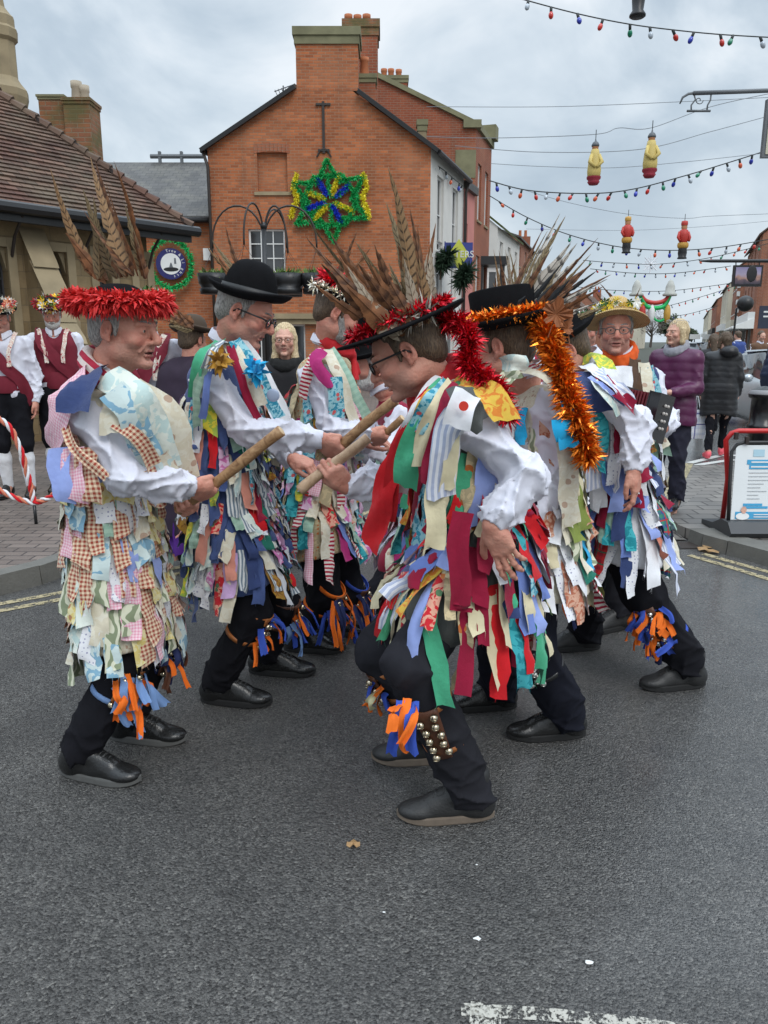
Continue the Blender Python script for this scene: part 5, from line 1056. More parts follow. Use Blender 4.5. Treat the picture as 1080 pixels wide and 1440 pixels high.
    for k in range(14): slabs(mb, L_(c0, c1, (k+.5)/14), .105 if k % 2 else .092, .075 if k % 2 else .064, (c1-c0).length/14*.52)
    mb.build('bellows', plain('maroon_leather', (.13, .006, .012), .5, .2), sq); 
    for c, q in ((c0-ax*.03, -1), (c1+ax*.032, 1)):
        mb = MB(); slabs(mb, c, .112, .082, .028); slabs(mb, c-ax*q*.024, .115, .085, .003); e = mb.build('end_casing', plain('black_gloss', (.01, .01, .012), .15) if 'black_gloss' not in MATS else MATS['black_gloss'], sq)
        for k in range(8): mb = MB(); mb.sphere(c+ax*q*.032+up*(.06-.035*(k//2))+w_*(-.02+.03*(k % 2)), .008, 8, 6); mb.build('button', EYEW, e, True)
def flowers(name, par, pts, n, mats, r, rs, leaf=None):
    P = [A(p) for p in pts]; mb = MB()
    for k in range(n*3):
        p = P[rs.randint(len(P))]+rs.normal(0, .010, 3); mb.m = rs.randint(len(mats)) if k % 3 else (k//3) % len(mats); d = Vector(rs.normal(size=3)+(CAMV-p)/np.linalg.norm(CAMV-p)*.8).normalized(); e1 = d.orthogonal().normalized(); e2 = d.cross(e1); rr = r*rs.uniform(.5, 1.)
        c = Vector(p)+d*.012; a0 = rs.rand()*6
        for q in range(6):
            a = a0+2*PI*q/6; a2 = a+.75; a1 = a-.0
            i = [mb.v(c-d*.004), mb.v(c+(e1*math.cos(a1)+e2*math.sin(a1))*rr*.6+d*rr*.1), mb.v(c+(e1*math.cos((a1+a2)/2)+e2*math.sin((a1+a2)/2))*rr+d*rr*.35), mb.v(c+(e1*math.cos(a2)+e2*math.sin(a2))*rr*.6+d*rr*.1)]; mb.f(*i)
    return mb.build(name, mats, par)
SG = 'people watching and passing in the street'
def stand(u, vf, face, label, Z=0.0, h=1.72, skin=None, arms='down', col=None, trou=BLACKT, **kw):
    """plain standing figure placed by its foot pixel"""
    gp = atz(u, vf, Z); f = Vector((face[0], face[1], 0)).normalized(); r = Vector((f.y, -f.x, 0)); k = h/1.75; c = Vector((gp.x, gp.y, Z)); q = lambda a, b, z: c+r*a*k+f*b*k+Vector((0, 0, z*k))
    def leg(s, st=0): return dict(an=q(.10*s, st-.03, .10), d=(f.x+r.x*.15*s, f.y+r.y*.15*s), kn=q(.10*s, st*.6+.03, .50), hip=q(.09*s, 0, .90), z=Z)
    A_ = []
    for s in (1, -1):
        if arms == 'down': a = dict(sh=q(.175*s, -.01, 1.40), el=q(.235*s, -.03, 1.12), wr=q(.235*s, .05, .88), fd=(0, 0, -1), nrm=tuple(-r*s), side=s)
        elif arms == 'fwd': a = dict(sh=q(.175*s, -.01, 1.40), el=q(.22*s, .02, 1.13), wr=q(.10*s, .25, 1.10), fd=tuple(f*.5-r*s*.8), nrm=(0, 0, -1), side=s)
        A_.append(a)
    stp = kw.pop('step', 0)
    J = dict(hc=q(0, .03, 1.63), face=kw.pop('look_dir', (f.x, f.y, -.1)), nk=q(0, -.01, 1.46), pv=q(0, 0, .95), arms=A_, legs=[leg(1, stp), leg(-1, -stp)]); 
    for a in kw.pop('arm_over', []): A_[a[0]].update({kk: (q(*vv) if kk in ('sh', 'el', 'wr') else vv) for kk, vv in a[1].items()})
    o, hc, R = person(label, J, skin, k*.99, fine=False, trou=trou, **kw); return o, J, hc, R, q
def coatmesh(name, o, J, mat, top=.12, hip=.15, down=.25, sleeve=.062, quilt=0, q=None, hood=False, open_=False):
    f = fitfld([J['nk'], J['pv']-Vector((0, 0, down))]+[a[k] for a in J['arms'] for k in ('sh', 'el', 'wr')], .22, .011); sa, sb = Vector(J['arms'][0]['sh']), Vector(J['arms'][1]['sh']); side = (sa-sb).normalized(); ch = L_(sa, sb, .5); pv = Vector(J['pv'])
    for sg in (-1, 1): f.cap(L_(ch, pv, .1)+side*.075*sg, pv+side*.06*sg, top, hip-.01, k=.05, wr=.003, wf=20); f.cap(pv+side*.06*sg, pv+side*.07*sg-Vector((0, 0, down)), hip-.01, hip, k=.04, wr=.003, wf=20)
    b = pv-Vector((0, 0, down)); f.cap(b-Vector((0, 0, .35)), b-Vector((0, 0, .30)), .33, k=.01, sub=True)
    f.cap(ch, L_(ch, Vector(J['nk']), .9), .085, .072, k=.04)
    for a in J['arms']:
        f.cap(L_(ch, a['sh'], .4), a['sh'], .075, .068, k=.03); f.cap(a['sh'], a['el'], sleeve+.004, sleeve-.004, k=.02, wr=.005, wf=40); f.cap(a['el'], L_(a['el'], a['wr'], .93), sleeve-.004, .046, k=.02, wr=.005, wf=50)
    if hood: f.ell(L_(ch, J['nk'], .8)-Vector(J['face'])*.10+Vector((0, 0, .03)), (.11, .10, .08), k=.03)
    V, Fq = f.mesh(1)
    if quilt:
        ctr = A(ch); zz = V[:, 2]; d = V-np.array([ch.x, ch.y, 0]); d[:, 2] = 0; d /= np.linalg.norm(d, axis=1, keepdims=True); V = V+d*(quilt*(np.abs(np.sin(zz*PI/.07+.25*np.sin(V[:, 0]*23)+.2*np.sin(V[:, 1]*31)))**.5-.6))[:, None]
    return mkobj(name, V, Fq, mat, o, True, autouv=False)
def nylon(name, col): return plain(name, col, .42, .2, 20, bmp=.3, bscale=40)
def others():
    rs = np.random.RandomState(30)
    # ---- morris men on the left pavement
    FLM = [plain('flower_red', (.45, .02, .03), .7), plain('flower_cream', (.75, .68, .5), .7), plain('flower_leaf', (.04, .13, .02), .7), plain('flower_white', (.75, .75, .72), .7), plain('flower_peach', (.7, .3, .15), .7)]
    FLY = [plain('flower_yellow', (.8, .5, .02), .7), FLM[3], FLM[2], FLM[0], plain('flower_maroon', (.2, .02, .04), .7)]
    G2 = 'morris men in white shirts and red sashes on the left'
    def mm(u, vf, face, h, label, fl, arms='down', beard=None, arm_over=[], waist=False, drop=0.0, sashdir=1):
        o, J, hc, R, q = stand(u, vf, face, label, .12-drop, h, SKIN, arms, breech=True, hairm=HAIRG, group=G2, beard=beard, glass=plain('thin_steel', (.2, .2, .2), .3) if False else None, arm_over=arm_over, shoes=('shoe', LEATHER, SOLEB), look_dir=(face[0], face[1], -.35))
        M = hatM(hc, R, (0, -.01, .055)); hat = bowler(o, M, brim=.055, crown=.08)
        flowers('hat_flowers', hat, ringpts(M, .115, .135, .035, 30)+ringpts(M, .09, .11, .06, 20), 60, fl, .046, rs)
        mb = MB(); mb.lathe([((.150, .125), -.075), ((.158, .133), -.05), ((.158, .133), .05), ((.150, .125), .075)], 24, Matrix.Translation(Vector(J['pv'])+Vector((0, 0, .09)))); mb.build('waist_sash', MAROON, o, True)
        s = sashdir; band('shoulder_sash', [q(.10*s, -.02, 1.50), q(.10*s, .13, 1.40), q(-.02*s, .155, 1.22), q(-.16*s, .11, 1.05), q(-.19*s, .06, .85)], tuple(Vector((face[0], face[1], .2))), .10, MAROON, o, rs)
        band('braid', [q(.13, .02, 1.50), q(.09, .14, 1.38), q(.06, .165, 1.2)], (face[0], face[1], .2), .035, C['rose_f'], o, rs); band('braid', [q(-.12, .02, 1.50), q(-.09, .14, 1.38), q(-.07, .165, 1.2)], (face[0], face[1], .2), .035, C['rose_f'], o, rs)
        if waist:
            f = fitfld([q(0, 0, 1.1), q(0, 0, 1.4)], .22, .009); 
            for sg in (-1, 1): f.cap(q(.08*sg, 0, 1.34), q(.07*sg, 0, 1.08), .118, .12, k=.04); f.cap(q(.08*sg, -.01, 1.44), q(.14*sg, -.01, 1.41), .06, k=.03)
            f.cap(q(0, .2, 1.5), q(0, .17, 1.1), .05, .02, k=.01, sub=True); V, Fq = f.mesh(1); mkobj('waistcoat', V, Fq, MAROON, o, True)
        return o, J, hc, R, q
    mm(28, 698, (.15, -1), 1.70, 'morris man at the left edge in a flower trimmed hat, red sash and white socks', FLM, sashdir=1)
    mm(96, 690, (.3, -1), 1.74, 'white bearded morris man in a maroon waistcoat, yellow flowers on his hat', FLY, beard=HAIRW, waist=True)
    mm(226, 772, (.1, -1), 1.66, 'morris man in a white shirt and red sash, face hidden behind the petal hatted dancer', FLM, sashdir=-1)
    # ---- cloaked figure with feathers
    o, J, hc, R, q = stand(284, 805, (.5, 1), 'figure in a dark purple cloak with brown feathers sticking from the hat', .0, 1.62, SKIN, 'down', hairm=HAIRB, group=SG, shoes=('shoe', LEATHER, SOLEB), build=('trousers',))
    coatmesh('cloak', o, J, plain('plum_black_cloth', (.022, .010, .026), .8, .4, 10, bmp=.4, bscale=20), .15, .22, .55, .075)
    M = hatM(hc, R); hat = bowler(o, M, brim=.05, crown=.09, mat=plain('brown_felt', (.06, .04, .025), .9))
    for b, t, w, m in (((286, 462), (226, 448), .05, 0), ((284, 458), (228, 440), .05, 2), ((286, 455), (238, 432), .05, 3), ((284, 465), (236, 458), .045, 1), ((286, 460), (250, 436), .05, 2)): fpx(hat, (b[0]-14, b[1]), t, 5.0, w, FE[m], (0, 0, -.1), 0, rs)
    for k in range(16):
        a = 2*PI*k/16; p = q(.2*math.cos(a), .2*math.sin(a), .55); band('cloth_strip', [p, p+Vector((.02*math.cos(a), .02*math.sin(a), -.16)), p+Vector((.03*math.cos(a), .03*math.sin(a), -.33))], (math.cos(a), math.sin(a), 0), .08, C['purple'], o, rs)
    # ---- blonde woman watching
    o, J, hc, R, q = stand(410, 788, (-.05, -1), 'blonde woman in glasses and a black scarf watching from behind the bowler hat', .0, 1.62, SKINP, 'down', hairm=HAIRY, hstyle='long', group=SG, female=True, glass=BROWNL, collar=False, sleeve=.055, build=('trousers',), look_dir=(.02, -1, 0))
    coatmesh('coat', o, J, plain('black_wool', (.013, .012, .014), .9, .3, 20, bmp=.3), .12, .14, .2)
    kerchief(o, J['nk'], hc, J['face'], plain('black_knit', (.012, .012, .012), .95, bmp=.4), .078, .034, knot=False, name='scarf')
    band('coat_lining', [q(.12, .12, 1.36), q(.09, .16, 1.15), q(.10, .17, .95)], (0, -1, 0), .08, C['rust'], o, rs)
    # ---- woman in purple puffer
    o, J, hc, R, q = stand(934, 712, (-.75, -.8), 'woman in a quilted plum jacket with glasses pushed up on her blonde hair', .12, 1.56, SKINP, 'fwd', hairm=HAIRY, hstyle='bob', group=SG, female=True, collar=False, build=('trousers',), look_dir=(-.85, -.45, .0), trou=plain('navy_trouser_cloth', (.011, .011, .026), .8), legr=(.085, .068, .06), shoes=('shoe', LEATHER, SOLEB), arm_over=[(0, dict(wr=(.16, .24, 1.15), el=(.24, .0, 1.14)))])
    coatmesh('puffer_jacket', o, J, nylon('plum_nylon', (.085, .010, .055)), .108, .135, .12, .058, quilt=.0055)
    kerchief(o, J['nk'], hc, J['face'], plain('grey_scarf', (.28, .28, .31), .95, bmp=.4), .074, .028, knot=False, name='scarf')
    mbg = glasses(hc+Vector((0, 0, .085*1.0))+Vector((.03, .02, 0)), R, .93, o, plain('clear_frame', (.45, .42, .4), .3))
    # ---- woman in long black coat, walking, pink shoes
    PK = plain('pink_shoe', (.78, .11, .14), .6)
    o, J, hc, R, q = stand(1004, 641, (.35, 1), 'woman in a long black quilted coat and pink shoes walking away', .02, 1.60, SKINP, 'down', hairm=HAIRB, hstyle='bob', group=SG, female=True, collar=False, build=('trousers',), legr=(.07, .055, .042), shoes=('shoe', PK, PK), step=.22, look_dir=(-.3, 1, 0))
    coatmesh('long_coat', o, J, nylon('black_nylon', (.010, .010, .012)), .115, .165, .30, .064, quilt=.004, hood=True)
    bg = empty('shopping_bag', atz(965, 641, .3), 'white and blue patterned carrier bag held beside the woman in the long black coat', 'shopping bag'); p = J['arms'][1]['wr']-Vector((.06, .02, .08))
    mb = MB(); w_, d_, h_ = .15, .06, .38
    V = []
    for z, e in ((0, 1), (-.15, 1.12), (-.32, 1.1), (-h_, .98)):
        for x, y in ((-w_, -d_), (0, -d_*1.15), (w_, -d_), (w_, d_), (0, d_*1.15), (-w_, d_)): mb.v((p.x-.05+x*e, p.y+y*e, p.z-.12+z))
    for r in range(3):
        for k in range(6): mb.f(r*6+k, r*6+(k+1) % 6, (r+1)*6+(k+1) % 6, (r+1)*6+k)
    mb.f(*range(18, 24)); mb.build('bag', C['wbag'] if 'wbag' in C else cloth('carrier_print', 'tartan', (.75, .74, .74), (.5, .53, .62), .09, (.15, .15, .3)), bg)
    mb = MB(); 
    for y in (-.05, .05): mb.tube([(p.x-.13, p.y+y, p.z-.12), (p.x-.08, p.y+y*.5, p.z+.05), (p.x-.0, p.y+y*.5, p.z+.05), (p.x+.03, p.y+y, p.z-.12)], .008, 6)
    mb.build('handle', C['white'], bg)
    o, J, hc, R, q = stand(992, 612, (.1, 1), 'brown haired woman in black just beyond the woman in the long coat', .02, 1.60, SKINP, 'down', hairm=HAIRB, hstyle='long', group=SG, female=True, collar=False, build=('trousers',)); coatmesh('jacket', o, J, plain('dark_jacket', (.018, .017, .02), .8))
    # ---- person in navy puffer at the right edge
    o, J, hc, R, q = stand(1096, 668, (.5, .9), 'person in a navy quilted jacket cut off by the right edge, behind the bollard', .12, 1.64, SKINP, 'down', hairm=HAIRB, hstyle='short', group=SG, collar=False, build=('trousers',), look_dir=(.8, .6, 0))
    coatmesh('puffer_jacket', o, J, nylon('navy_nylon', (.012, .018, .05)), .125, .15, .14, .064, quilt=.0055)
    kerchief(o, J['nk'], hc, J['face'], plain('pale_blue_scarf', (.3, .42, .66), .9, bmp=.3), .074, .03, knot=False, name='scarf')
    # ---- dancer further back with tan feathers & crowd
    for (u, vf, fc, h, lab, cm) in ((708, 800, (-.8, -.5), 1.70, 'dancer in a feathered hat hidden behind the copper tinsel hat, only tan feathers showing', C['maroon']), (812, 745, (-.4, -.9), 1.70, 'spectator in a dark green coat standing behind the straw hatted musician', plain('bottle_green_wool', (.01, .035, .02), .9)),):
        o, J, hc, R, q = stand(u, vf, fc, lab, .0, h, SKIN, 'down', hairm=HAIRG, group=SG); coatmesh('coat', o, J, cm)
        if u == 708:
            M = hatM(hc, R); hat = bowler(o, M)
            for k in range(15): b = (715+rs.uniform(-16, 30), 452); fpx(hat, b, (b[0]+rs.uniform(-26, 16), rs.uniform(352, 408)), 5.2, .035, FE[k % 4] if k % 3 else feathermat_pale(), (rs.normal(0, .1), 0, 0), 0, rs)
        else:
            M = hatM(hc, R); hat = bowler(o, M, brim=.04, crown=.07, mat=plain('green_felt', (.02, .08, .03), .9)); flowers('hat_greenery', hat, ringpts(M, .10, .12, .05, 20), 30, [FLM[2], FLM[3], plain('holly', (.01, .06, .02), .6)], .04, rs)
    # ---- far pedestrians along the right pavement
    for k, (u, vf, h, lab, c) in enumerate(((1030, 560, 1.75, 'distant pedestrian in a blue jacket by the white shopfronts', (.03, .06, .22)), (1018, 548, 1.7, 'distant pedestrian in black on the far right pavement', (.015, .015, .02)), (950, 552, 1.7, 'distant pedestrian in grey beside the parked cars', (.08, .08, .09)), (1060, 570, 1.72, 'distant pedestrian in a brown coat near the pale car', (.12, .06, .03)))):
        o, J, hc, R, q = stand(u, vf, (rs.uniform(-.5, .5), -1 if k % 2 else 1), lab, .02, h, SKINP, 'down', hairm=HAIRB, group=SG); coatmesh('jacket', o, J, plain('jacket_%d' % k, c, .8))
    # ---- ribbon bound hoop at the left
    HP = empty('ribbon_hoop', atz(48, 735, .12), 'hoop of twisted red and white ribbon on a black stick at the left edge', 'garland hoop')
    def tw(pts, r, ph):
        P = [A(p) for p in pts]; t = np.linspace(0, len(P)-1, 60); Q = np.stack([np.interp(t, range(len(P)), [p[k] for p in P]) for k in range(3)], 1)
        kx = np.ones(7)/7; Qs = Q.copy()
        for k in range(3): Qs[3:-3, k] = np.convolve(Q[:, k], kx, 'valid')
        T = np.gradient(Qs, axis=0); T /= np.linalg.norm(T, axis=1, keepdims=True); e1 = np.cross(T, (0, 1, 0)); e1 /= np.linalg.norm(e1, axis=1, keepdims=True); e2 = np.cross(T, e1); a = np.arange(60)*.55+ph
        return [Vector(p) for p in Qs+(e1*np.cos(a)[:, None]+e2*np.sin(a)[:, None])*r]
    for pts in ([J_(-60, 590, 6.2), J_(-10, 583, 6.2), J_(15, 600, 6.2), J_(32, 640, 6.2), J_(42, 680, 6.2), J_(48, 708, 6.2)], [J_(-60, 690, 6.2), J_(-10, 684, 6.2), J_(20, 700, 6.2), J_(48, 708, 6.2), J_(70, 700, 6.2), J_(92, 682, 6.2)]):
        for ph, m in ((0, C['red']), (2.1, C['white']), (4.2, C['coral'])): mb = MB(); mb.tube(tw(pts, .013, ph), .011, 6); mb.build('ribbon', m, HP, True)
    mb = MB(); p = J_(48, 708, 6.2); mb.tube([p, p-Vector((0, 0, .2))], .013, 8); mb.build('stick', BLACKP, HP, True)
# ------------------------------------------------------------ world, sun
w = bpy.data.worlds.new('World'); scn.world = w; w.use_nodes = True; t = w.node_tree; t.nodes.clear()
wo = t.nodes.new('ShaderNodeOutputWorld'); bgn = t.nodes.new('ShaderNodeBackground'); t.links.new(bgn.outputs[0], wo.inputs[0])
sky = N(t, 'ShaderNodeTexSky', sky_type='NISHITA', sun_disc=False, sun_elevation=math.radians(40), sun_rotation=math.radians(150), air_density=1.5, dust_density=3)
gen = tex(t, 'Generated'); sp = N(t, 'ShaderNodeSeparateXYZ'); t.links.new(gen, sp.inputs[0]); z = sp.outputs[2]
mp = N(t, 'ShaderNodeMapping', ins={'Vector': gen, 'Scale': (1, 1, 1.7), 'Rotation': (.1, .35, .3)})
n1 = noise_(t, 2.6, 6, mp.outputs[0], .55, .5); n2 = noise_(t, 7, 4, mp.outputs[0], .5, .3)
cl = mth(t, 'ADD', mth(t, 'MULTIPLY', n1, .75), mth(t, 'MULTIPLY', n2, .25))
cc = ramp(t, cl, [(.34, srgb(160, 176, 192)), (.45, srgb(182, 196, 209)), (.53, srgb(204, 215, 225)), (.62, srgb(228, 234, 240))])
hz = ramp(t, z, [(0., g(1)), (.12, g(.25)), (.4, g(0))]); cc = mixc(t, mth(t, 'MULTIPLY', hz, .4), cc, srgb(203, 217, 228))
up = ramp(t, z, [(0., g(.275)), (.42, g(.27)), (1., g(1.0))])       # overcast sky: zenith several times brighter than the low sky
vm = N(t, 'ShaderNodeVectorMath', operation='SCALE'); t.links.new(cc, vm.inputs[0]); t.links.new(mth(t, 'MULTIPLY', up, 4.0), vm.inputs['Scale'])
vs = N(t, 'ShaderNodeVectorMath', operation='SCALE', ins={'Scale': .012}); t.links.new(sky.outputs[0], vs.inputs[0])
va = N(t, 'ShaderNodeVectorMath', operation='ADD'); t.links.new(vm.outputs[0], va.inputs[0]); t.links.new(vs.outputs[0], va.inputs[1]); t.links.new(va.outputs[0], bgn.inputs[0]); bgn.inputs[1].default_value = 1.0
sl = bpy.data.objects.new('sun', bpy.data.lights.new('sun', 'SUN')); COL.objects.link(sl); sl.data.energy = 1.1; sl.data.angle = math.radians(25); sl.data.color = (1, .97, .93)
sl.rotation_euler = (math.radians(42), 0, math.radians(28)); scn.view_settings.view_transform = 'Standard'; scn.view_settings.look = 'None'
scn.cycles.max_bounces = 6; scn.cycles.transparent_max_bounces = 8
# ------------------------------------------------------------ setting materials
def brickm(name, a, b_, mor, var=.5, scale=1.0, mossy=0):
    m, t, b = nt(name); uv = tex(t); br = N(t, 'ShaderNodeTexBrick', offset=.5, ins={'Vector': uv, 'Scale': 1.0, 'Mortar Size': .008, 'Mortar Smooth': .3, 'Brick Width': .225*scale, 'Row Height': .075*scale, 'Bias': 0., 'Color1': (0, 0, 0, 1), 'Color2': (1, 1, 1, 1), 'Mortar': (.5, .5, .5, 1)})
    bn = noise_(t, 1.1, 5, uv, .6); fn = noise_(t, 18, 4, uv); c = mixc(t, br.outputs[0], a, b_); c = mixc(t, mth(t, 'MULTIPLY', ramp(t, bn, [(.42, g(0)), (.62, g(1))]), var), c, tuple(x*.55 for x in a)); mp_ = N(t, 'ShaderNodeMapping', ins={'Vector': uv, 'Scale': (2.2, .25, 1)}); c = mixc(t, mth(t, 'MULTIPLY', ramp(t, noise_(t, 1.6, 5, mp_.outputs[0], .6), [(.5, g(0)), (.7, g(1))]), .55), c, (.10, .055, .035)); c = mixc(t, mth(t, 'MULTIPLY', ramp(t, noise_(t, .45, 4, uv), [(.5, g(0)), (.65, g(1))]), .35), c, (.50, .24, .13)); c = mixc(t, mth(t, 'MULTIPLY', fn, .4), c, tuple(min(1, x*1.25) for x in b_)); c = mixc(t, br.outputs['Fac'], c, mor)
    if mossy: c = mixc(t, mth(t, 'MULTIPLY', ramp(t, noise_(t, 2.5, 5, uv), [(.4, g(0)), (.62, g(1))]), mossy), c, (.10, .10, .035))
    setp(t, b, Base_Color=c, Roughness=.9); bump(t, b, mth(t, 'SUBTRACT', mth(t, 'MULTIPLY', fn, .4), br.outputs['Fac']), .6, .008); return m
BRICK = brickm('orange_brick', (.22, .060, .022), (.50, .155, .055), (.30, .19, .12)); BRICK2 = brickm('red_brick', (.24, .055, .025), (.33, .09, .04), (.26, .17, .12)); BRICKO = brickm('old_brick', (.30, .12, .05), (.20, .075, .04), (.24, .18, .12), .7, mossy=.8)
BRICKF = brickm('far_brick', (.26, .085, .045), (.33, .12, .07), (.28, .2, .15))
m, t, b = nt('ashlar_stone'); uv = tex(t); br = N(t, 'ShaderNodeTexBrick', offset=.5, ins={'Vector': uv, 'Mortar Size': .006, 'Mortar Smooth': .5, 'Brick Width': .42, 'Row Height': .22, 'Color1': (0, 0, 0, 1), 'Color2': (1, 1, 1, 1), 'Mortar': (.5, .5, .5, 1), 'Scale': 1.}); nn = noise_(t, 3, 6, uv, .65); n2_ = noise_(t, 30, 4, uv)
c = mixc(t, br.outputs[0], (.20, .140, .070), (.29, .215, .12)); c = mixc(t, ramp(t, nn, [(.4, g(0)), (.75, g(.8))]), c, (.13, .095, .05)); c = mixc(t, mth(t, 'MULTIPLY', n2_, .3), c, (.32, .24, .13)); c = mixc(t, br.outputs['Fac'], c, (.17, .13, .08)); setp(t, b, Base_Color=c, Roughness=.95); bump(t, b, mth(t, 'SUBTRACT', n2_, br.outputs['Fac']), .5, .01); STONE = m
STONEP = plain('dressed_stone', (.29, .23, .14), .9, .5, 2.5, bmp=.4, bscale=30); STONEG = plain('weathered_stone_cap', (.20, .19, .11), .95, .5, 2.5, bmp=.6, bscale=20)
m, t, b = nt('clay_roof_tile'); uv = tex(t); wn = N(t, 'ShaderNodeTexWhiteNoise', noise_dimensions='2D'); s = N(t, 'ShaderNodeSeparateXYZ'); t.links.new(uv, s.inputs[0]); fx = mth(t, 'FLOOR', s.outputs[0]); fy = mth(t, 'FLOOR', s.outputs[1]); cb = N(t, 'ShaderNodeCombineXYZ'); t.links.new(fx, cb.inputs[0]); t.links.new(fy, cb.inputs[1]); t.links.new(cb.outputs[0], wn.inputs['Vector'])
c = ramp(t, wn.outputs['Value'], [(0, (.055, .028, .020)), (.5, (.095, .045, .032)), (1, (.16, .085, .06))]); c = mixc(t, ramp(t, noise_(t, 1.2, 6, geo(t), .6), [(.4, g(0)), (.7, g(.7))]), c, (.16, .13, .09)); c = mixc(t, mth(t, 'LESS_THAN', mth(t, 'FRACT', s.outputs[0]), .05), c, (.02, .012, .01)); setp(t, b, Base_Color=c, Roughness=.9); bump(t, b, noise_(t, 40, 3, geo(t)), .3, .01); TILE = m
m, t, b = nt('slate_roof'); uv = tex(t); br = N(t, 'ShaderNodeTexBrick', offset=.5, ins={'Vector': uv, 'Mortar Size': .006, 'Brick Width': .28, 'Row Height': .20, 'Color1': (0, 0, 0, 1), 'Color2': (1, 1, 1, 1), 'Mortar': (0, 0, 0, 1), 'Scale': 1.}); c = mixc(t, br.outputs[0], (.045, .042, .040), (.078, .074, .070)); c = mixc(t, ramp(t, noise_(t, 1.5, 6, uv, .65), [(.45, g(0)), (.7, g(.7))]), c, (.16, .15, .12)); c = mixc(t, br.outputs['Fac'], c, (.02, .02, .02)); setp(t, b, Base_Color=c, Roughness=.6); bump(t, b, mth(t, 'MULTIPLY', br.outputs['Fac'], -1.), .5, .01); SLATE = m
WR = plain('white_render', (.62, .60, .56), .9, .12, 2, bmp=.2, bscale=40); PINKR = plain('pink_render', (.52, .20, .17), .9, .15, 2); CREAMR = plain('cream_render', (.58, .53, .42), .9, .15, 2); WPAINT = plain('white_paint', (.72, .72, .70), .5, .08); BPAINT = plain('black_paint', (.012, .012, .013), .4, .3); IRON = plain('dark_iron', (.03, .022, .018), .6, .3); GREYM = plain('grey_metal', (.12, .13, .14), .5, .2)
m, t, b = nt('window_glass'); setp(t, b, Base_Color=mixc(t, noise_(t, 1.5, 2, geo(t)), (.015, .017, .02), (.05, .055, .06)), Roughness=.06, Specular_IOR_Level=.9); GLASS = m
MOSS = plain('mossy_green', (.06, .075, .02), .95, .5, 3, bmp=.6, bscale=20); POT = plain('terracotta', (.42, .14, .06), .85, .3, 5); LEADC = plain('pale_clay', (.40, .34, .26), .85, .3, 5)
# asphalt
m, t, b = nt('wet_asphalt'); P = geo(t); v = N(t, 'ShaderNodeTexVoronoi', ins={'Scale': 150.}); t.links.new(P, v.inputs['Vector']); v2 = N(t, 'ShaderNodeTexVoronoi', ins={'Scale': 330.}); t.links.new(P, v2.inputs['Vector'])
f1 = noise_(t, 140, 4, P, .65); big = noise_(t, .55, 5, P, .55, .6); s = N(t, 'ShaderNodeSeparateXYZ'); t.links.new(P, s.inputs[0])
wet = ramp(t, mth(t, 'ADD', mth(t, 'ADD', big, mth(t, 'MULTIPLY', s.outputs[0], .14)), .0), [(.40, g(0)), (.66, g(1))])
agg = N(t, 'ShaderNodeSeparateColor'); t.links.new(v.outputs['Color'], agg.inputs[0])
c = mixc(t, agg.outputs[0], (.034, .033, .0315), (.15, .144, .135)); c = mixc(t, ramp(t, agg.outputs[1], [(.88, g(0)), (.98, g(.8))]), c, (.24, .23, .21)); c = mixc(t, mth(t, 'MULTIPLY', ramp(t, noise_(t, 3, 5, P), [(.4, g(0)), (.7, g(1))]), .35), c, (.03, .03, .031))
hgt = mth(t, 'ADD', mth(t, 'ADD', mth(t, 'MULTIPLY', v.outputs['Distance'], -1.2), mth(t, 'MULTIPLY', v2.outputs['Distance'], -.5)), mth(t, 'MULTIPLY', f1, .6)); setp(t, b, Base_Color=c, Roughness=mixc(t, wet, g(.46), g(.26)), Specular_IOR_Level=mixc(t, wet, g(.5), g(.9)), Coat_Weight=mth(t, 'MULTIPLY', wet, .45), Coat_Roughness=.22); bump(t, b, hgt, .85, .010); ASPH = m
def worn(name, col, thr=.5):
    m, t, b = nt(name); P = geo(t); n = noise_(t, 22, 6, P, .7); n3 = noise_(t, 120, 3, P, .6); f = mth(t, 'ADD', mth(t, 'MULTIPLY', n, .6), mth(t, 'MULTIPLY', n3, .4)); tr = t.nodes.new('ShaderNodeBsdfTransparent'); mx = t.nodes.new('ShaderNodeMixShader'); o = [q for q in t.nodes if q.type == 'OUTPUT_MATERIAL'][0]
    t.links.new(ramp(t, f, [(thr-.03, g(0)), (thr+.03, g(1))]), mx.inputs[0]); t.links.new(tr.outputs[0], mx.inputs[1]); t.links.new(b.outputs[0], mx.inputs[2]); t.links.new(mx.outputs[0], o.inputs[0]); setp(t, b, Base_Color=mixc(t, n3, tuple(x*.7 for x in col), col), Roughness=.7); return m
LINEW = worn('worn_white_line', (.62, .60, .52), .50); LINEY = worn('worn_yellow_line', (.42, .35, .20), .47); LINES = worn('sound_white_line', (.6, .6, .57), .38)
PAVE = None
m, t, b = nt('block_paving'); uv = tex(t); br = N(t, 'ShaderNodeTexBrick', offset=.5, ins={'Vector': uv, 'Mortar Size': .007, 'Mortar Smooth': .4, 'Brick Width': .20, 'Row Height': .10, 'Color1': (0, 0, 0, 1), 'Color2': (1, 1, 1, 1), 'Mortar': (.5, .5, .5, 1), 'Scale': 1.}); c = mixc(t, br.outputs[0], (.13, .10, .085), (.21, .165, .14)); c = mixc(t, ramp(t, noise_(t, .8, 5, uv), [(.4, g(0)), (.7, g(.6))]), c, (.09, .08, .07)); c = mixc(t, br.outputs['Fac'], c, (.035, .03, .028)); setp(t, b, Base_Color=c, Roughness=.5); bump(t, b, mth(t, 'SUBTRACT', mth(t, 'MULTIPLY', noise_(t, 60, 3, uv), .3), br.outputs['Fac']), .6, .006); PAVE = m
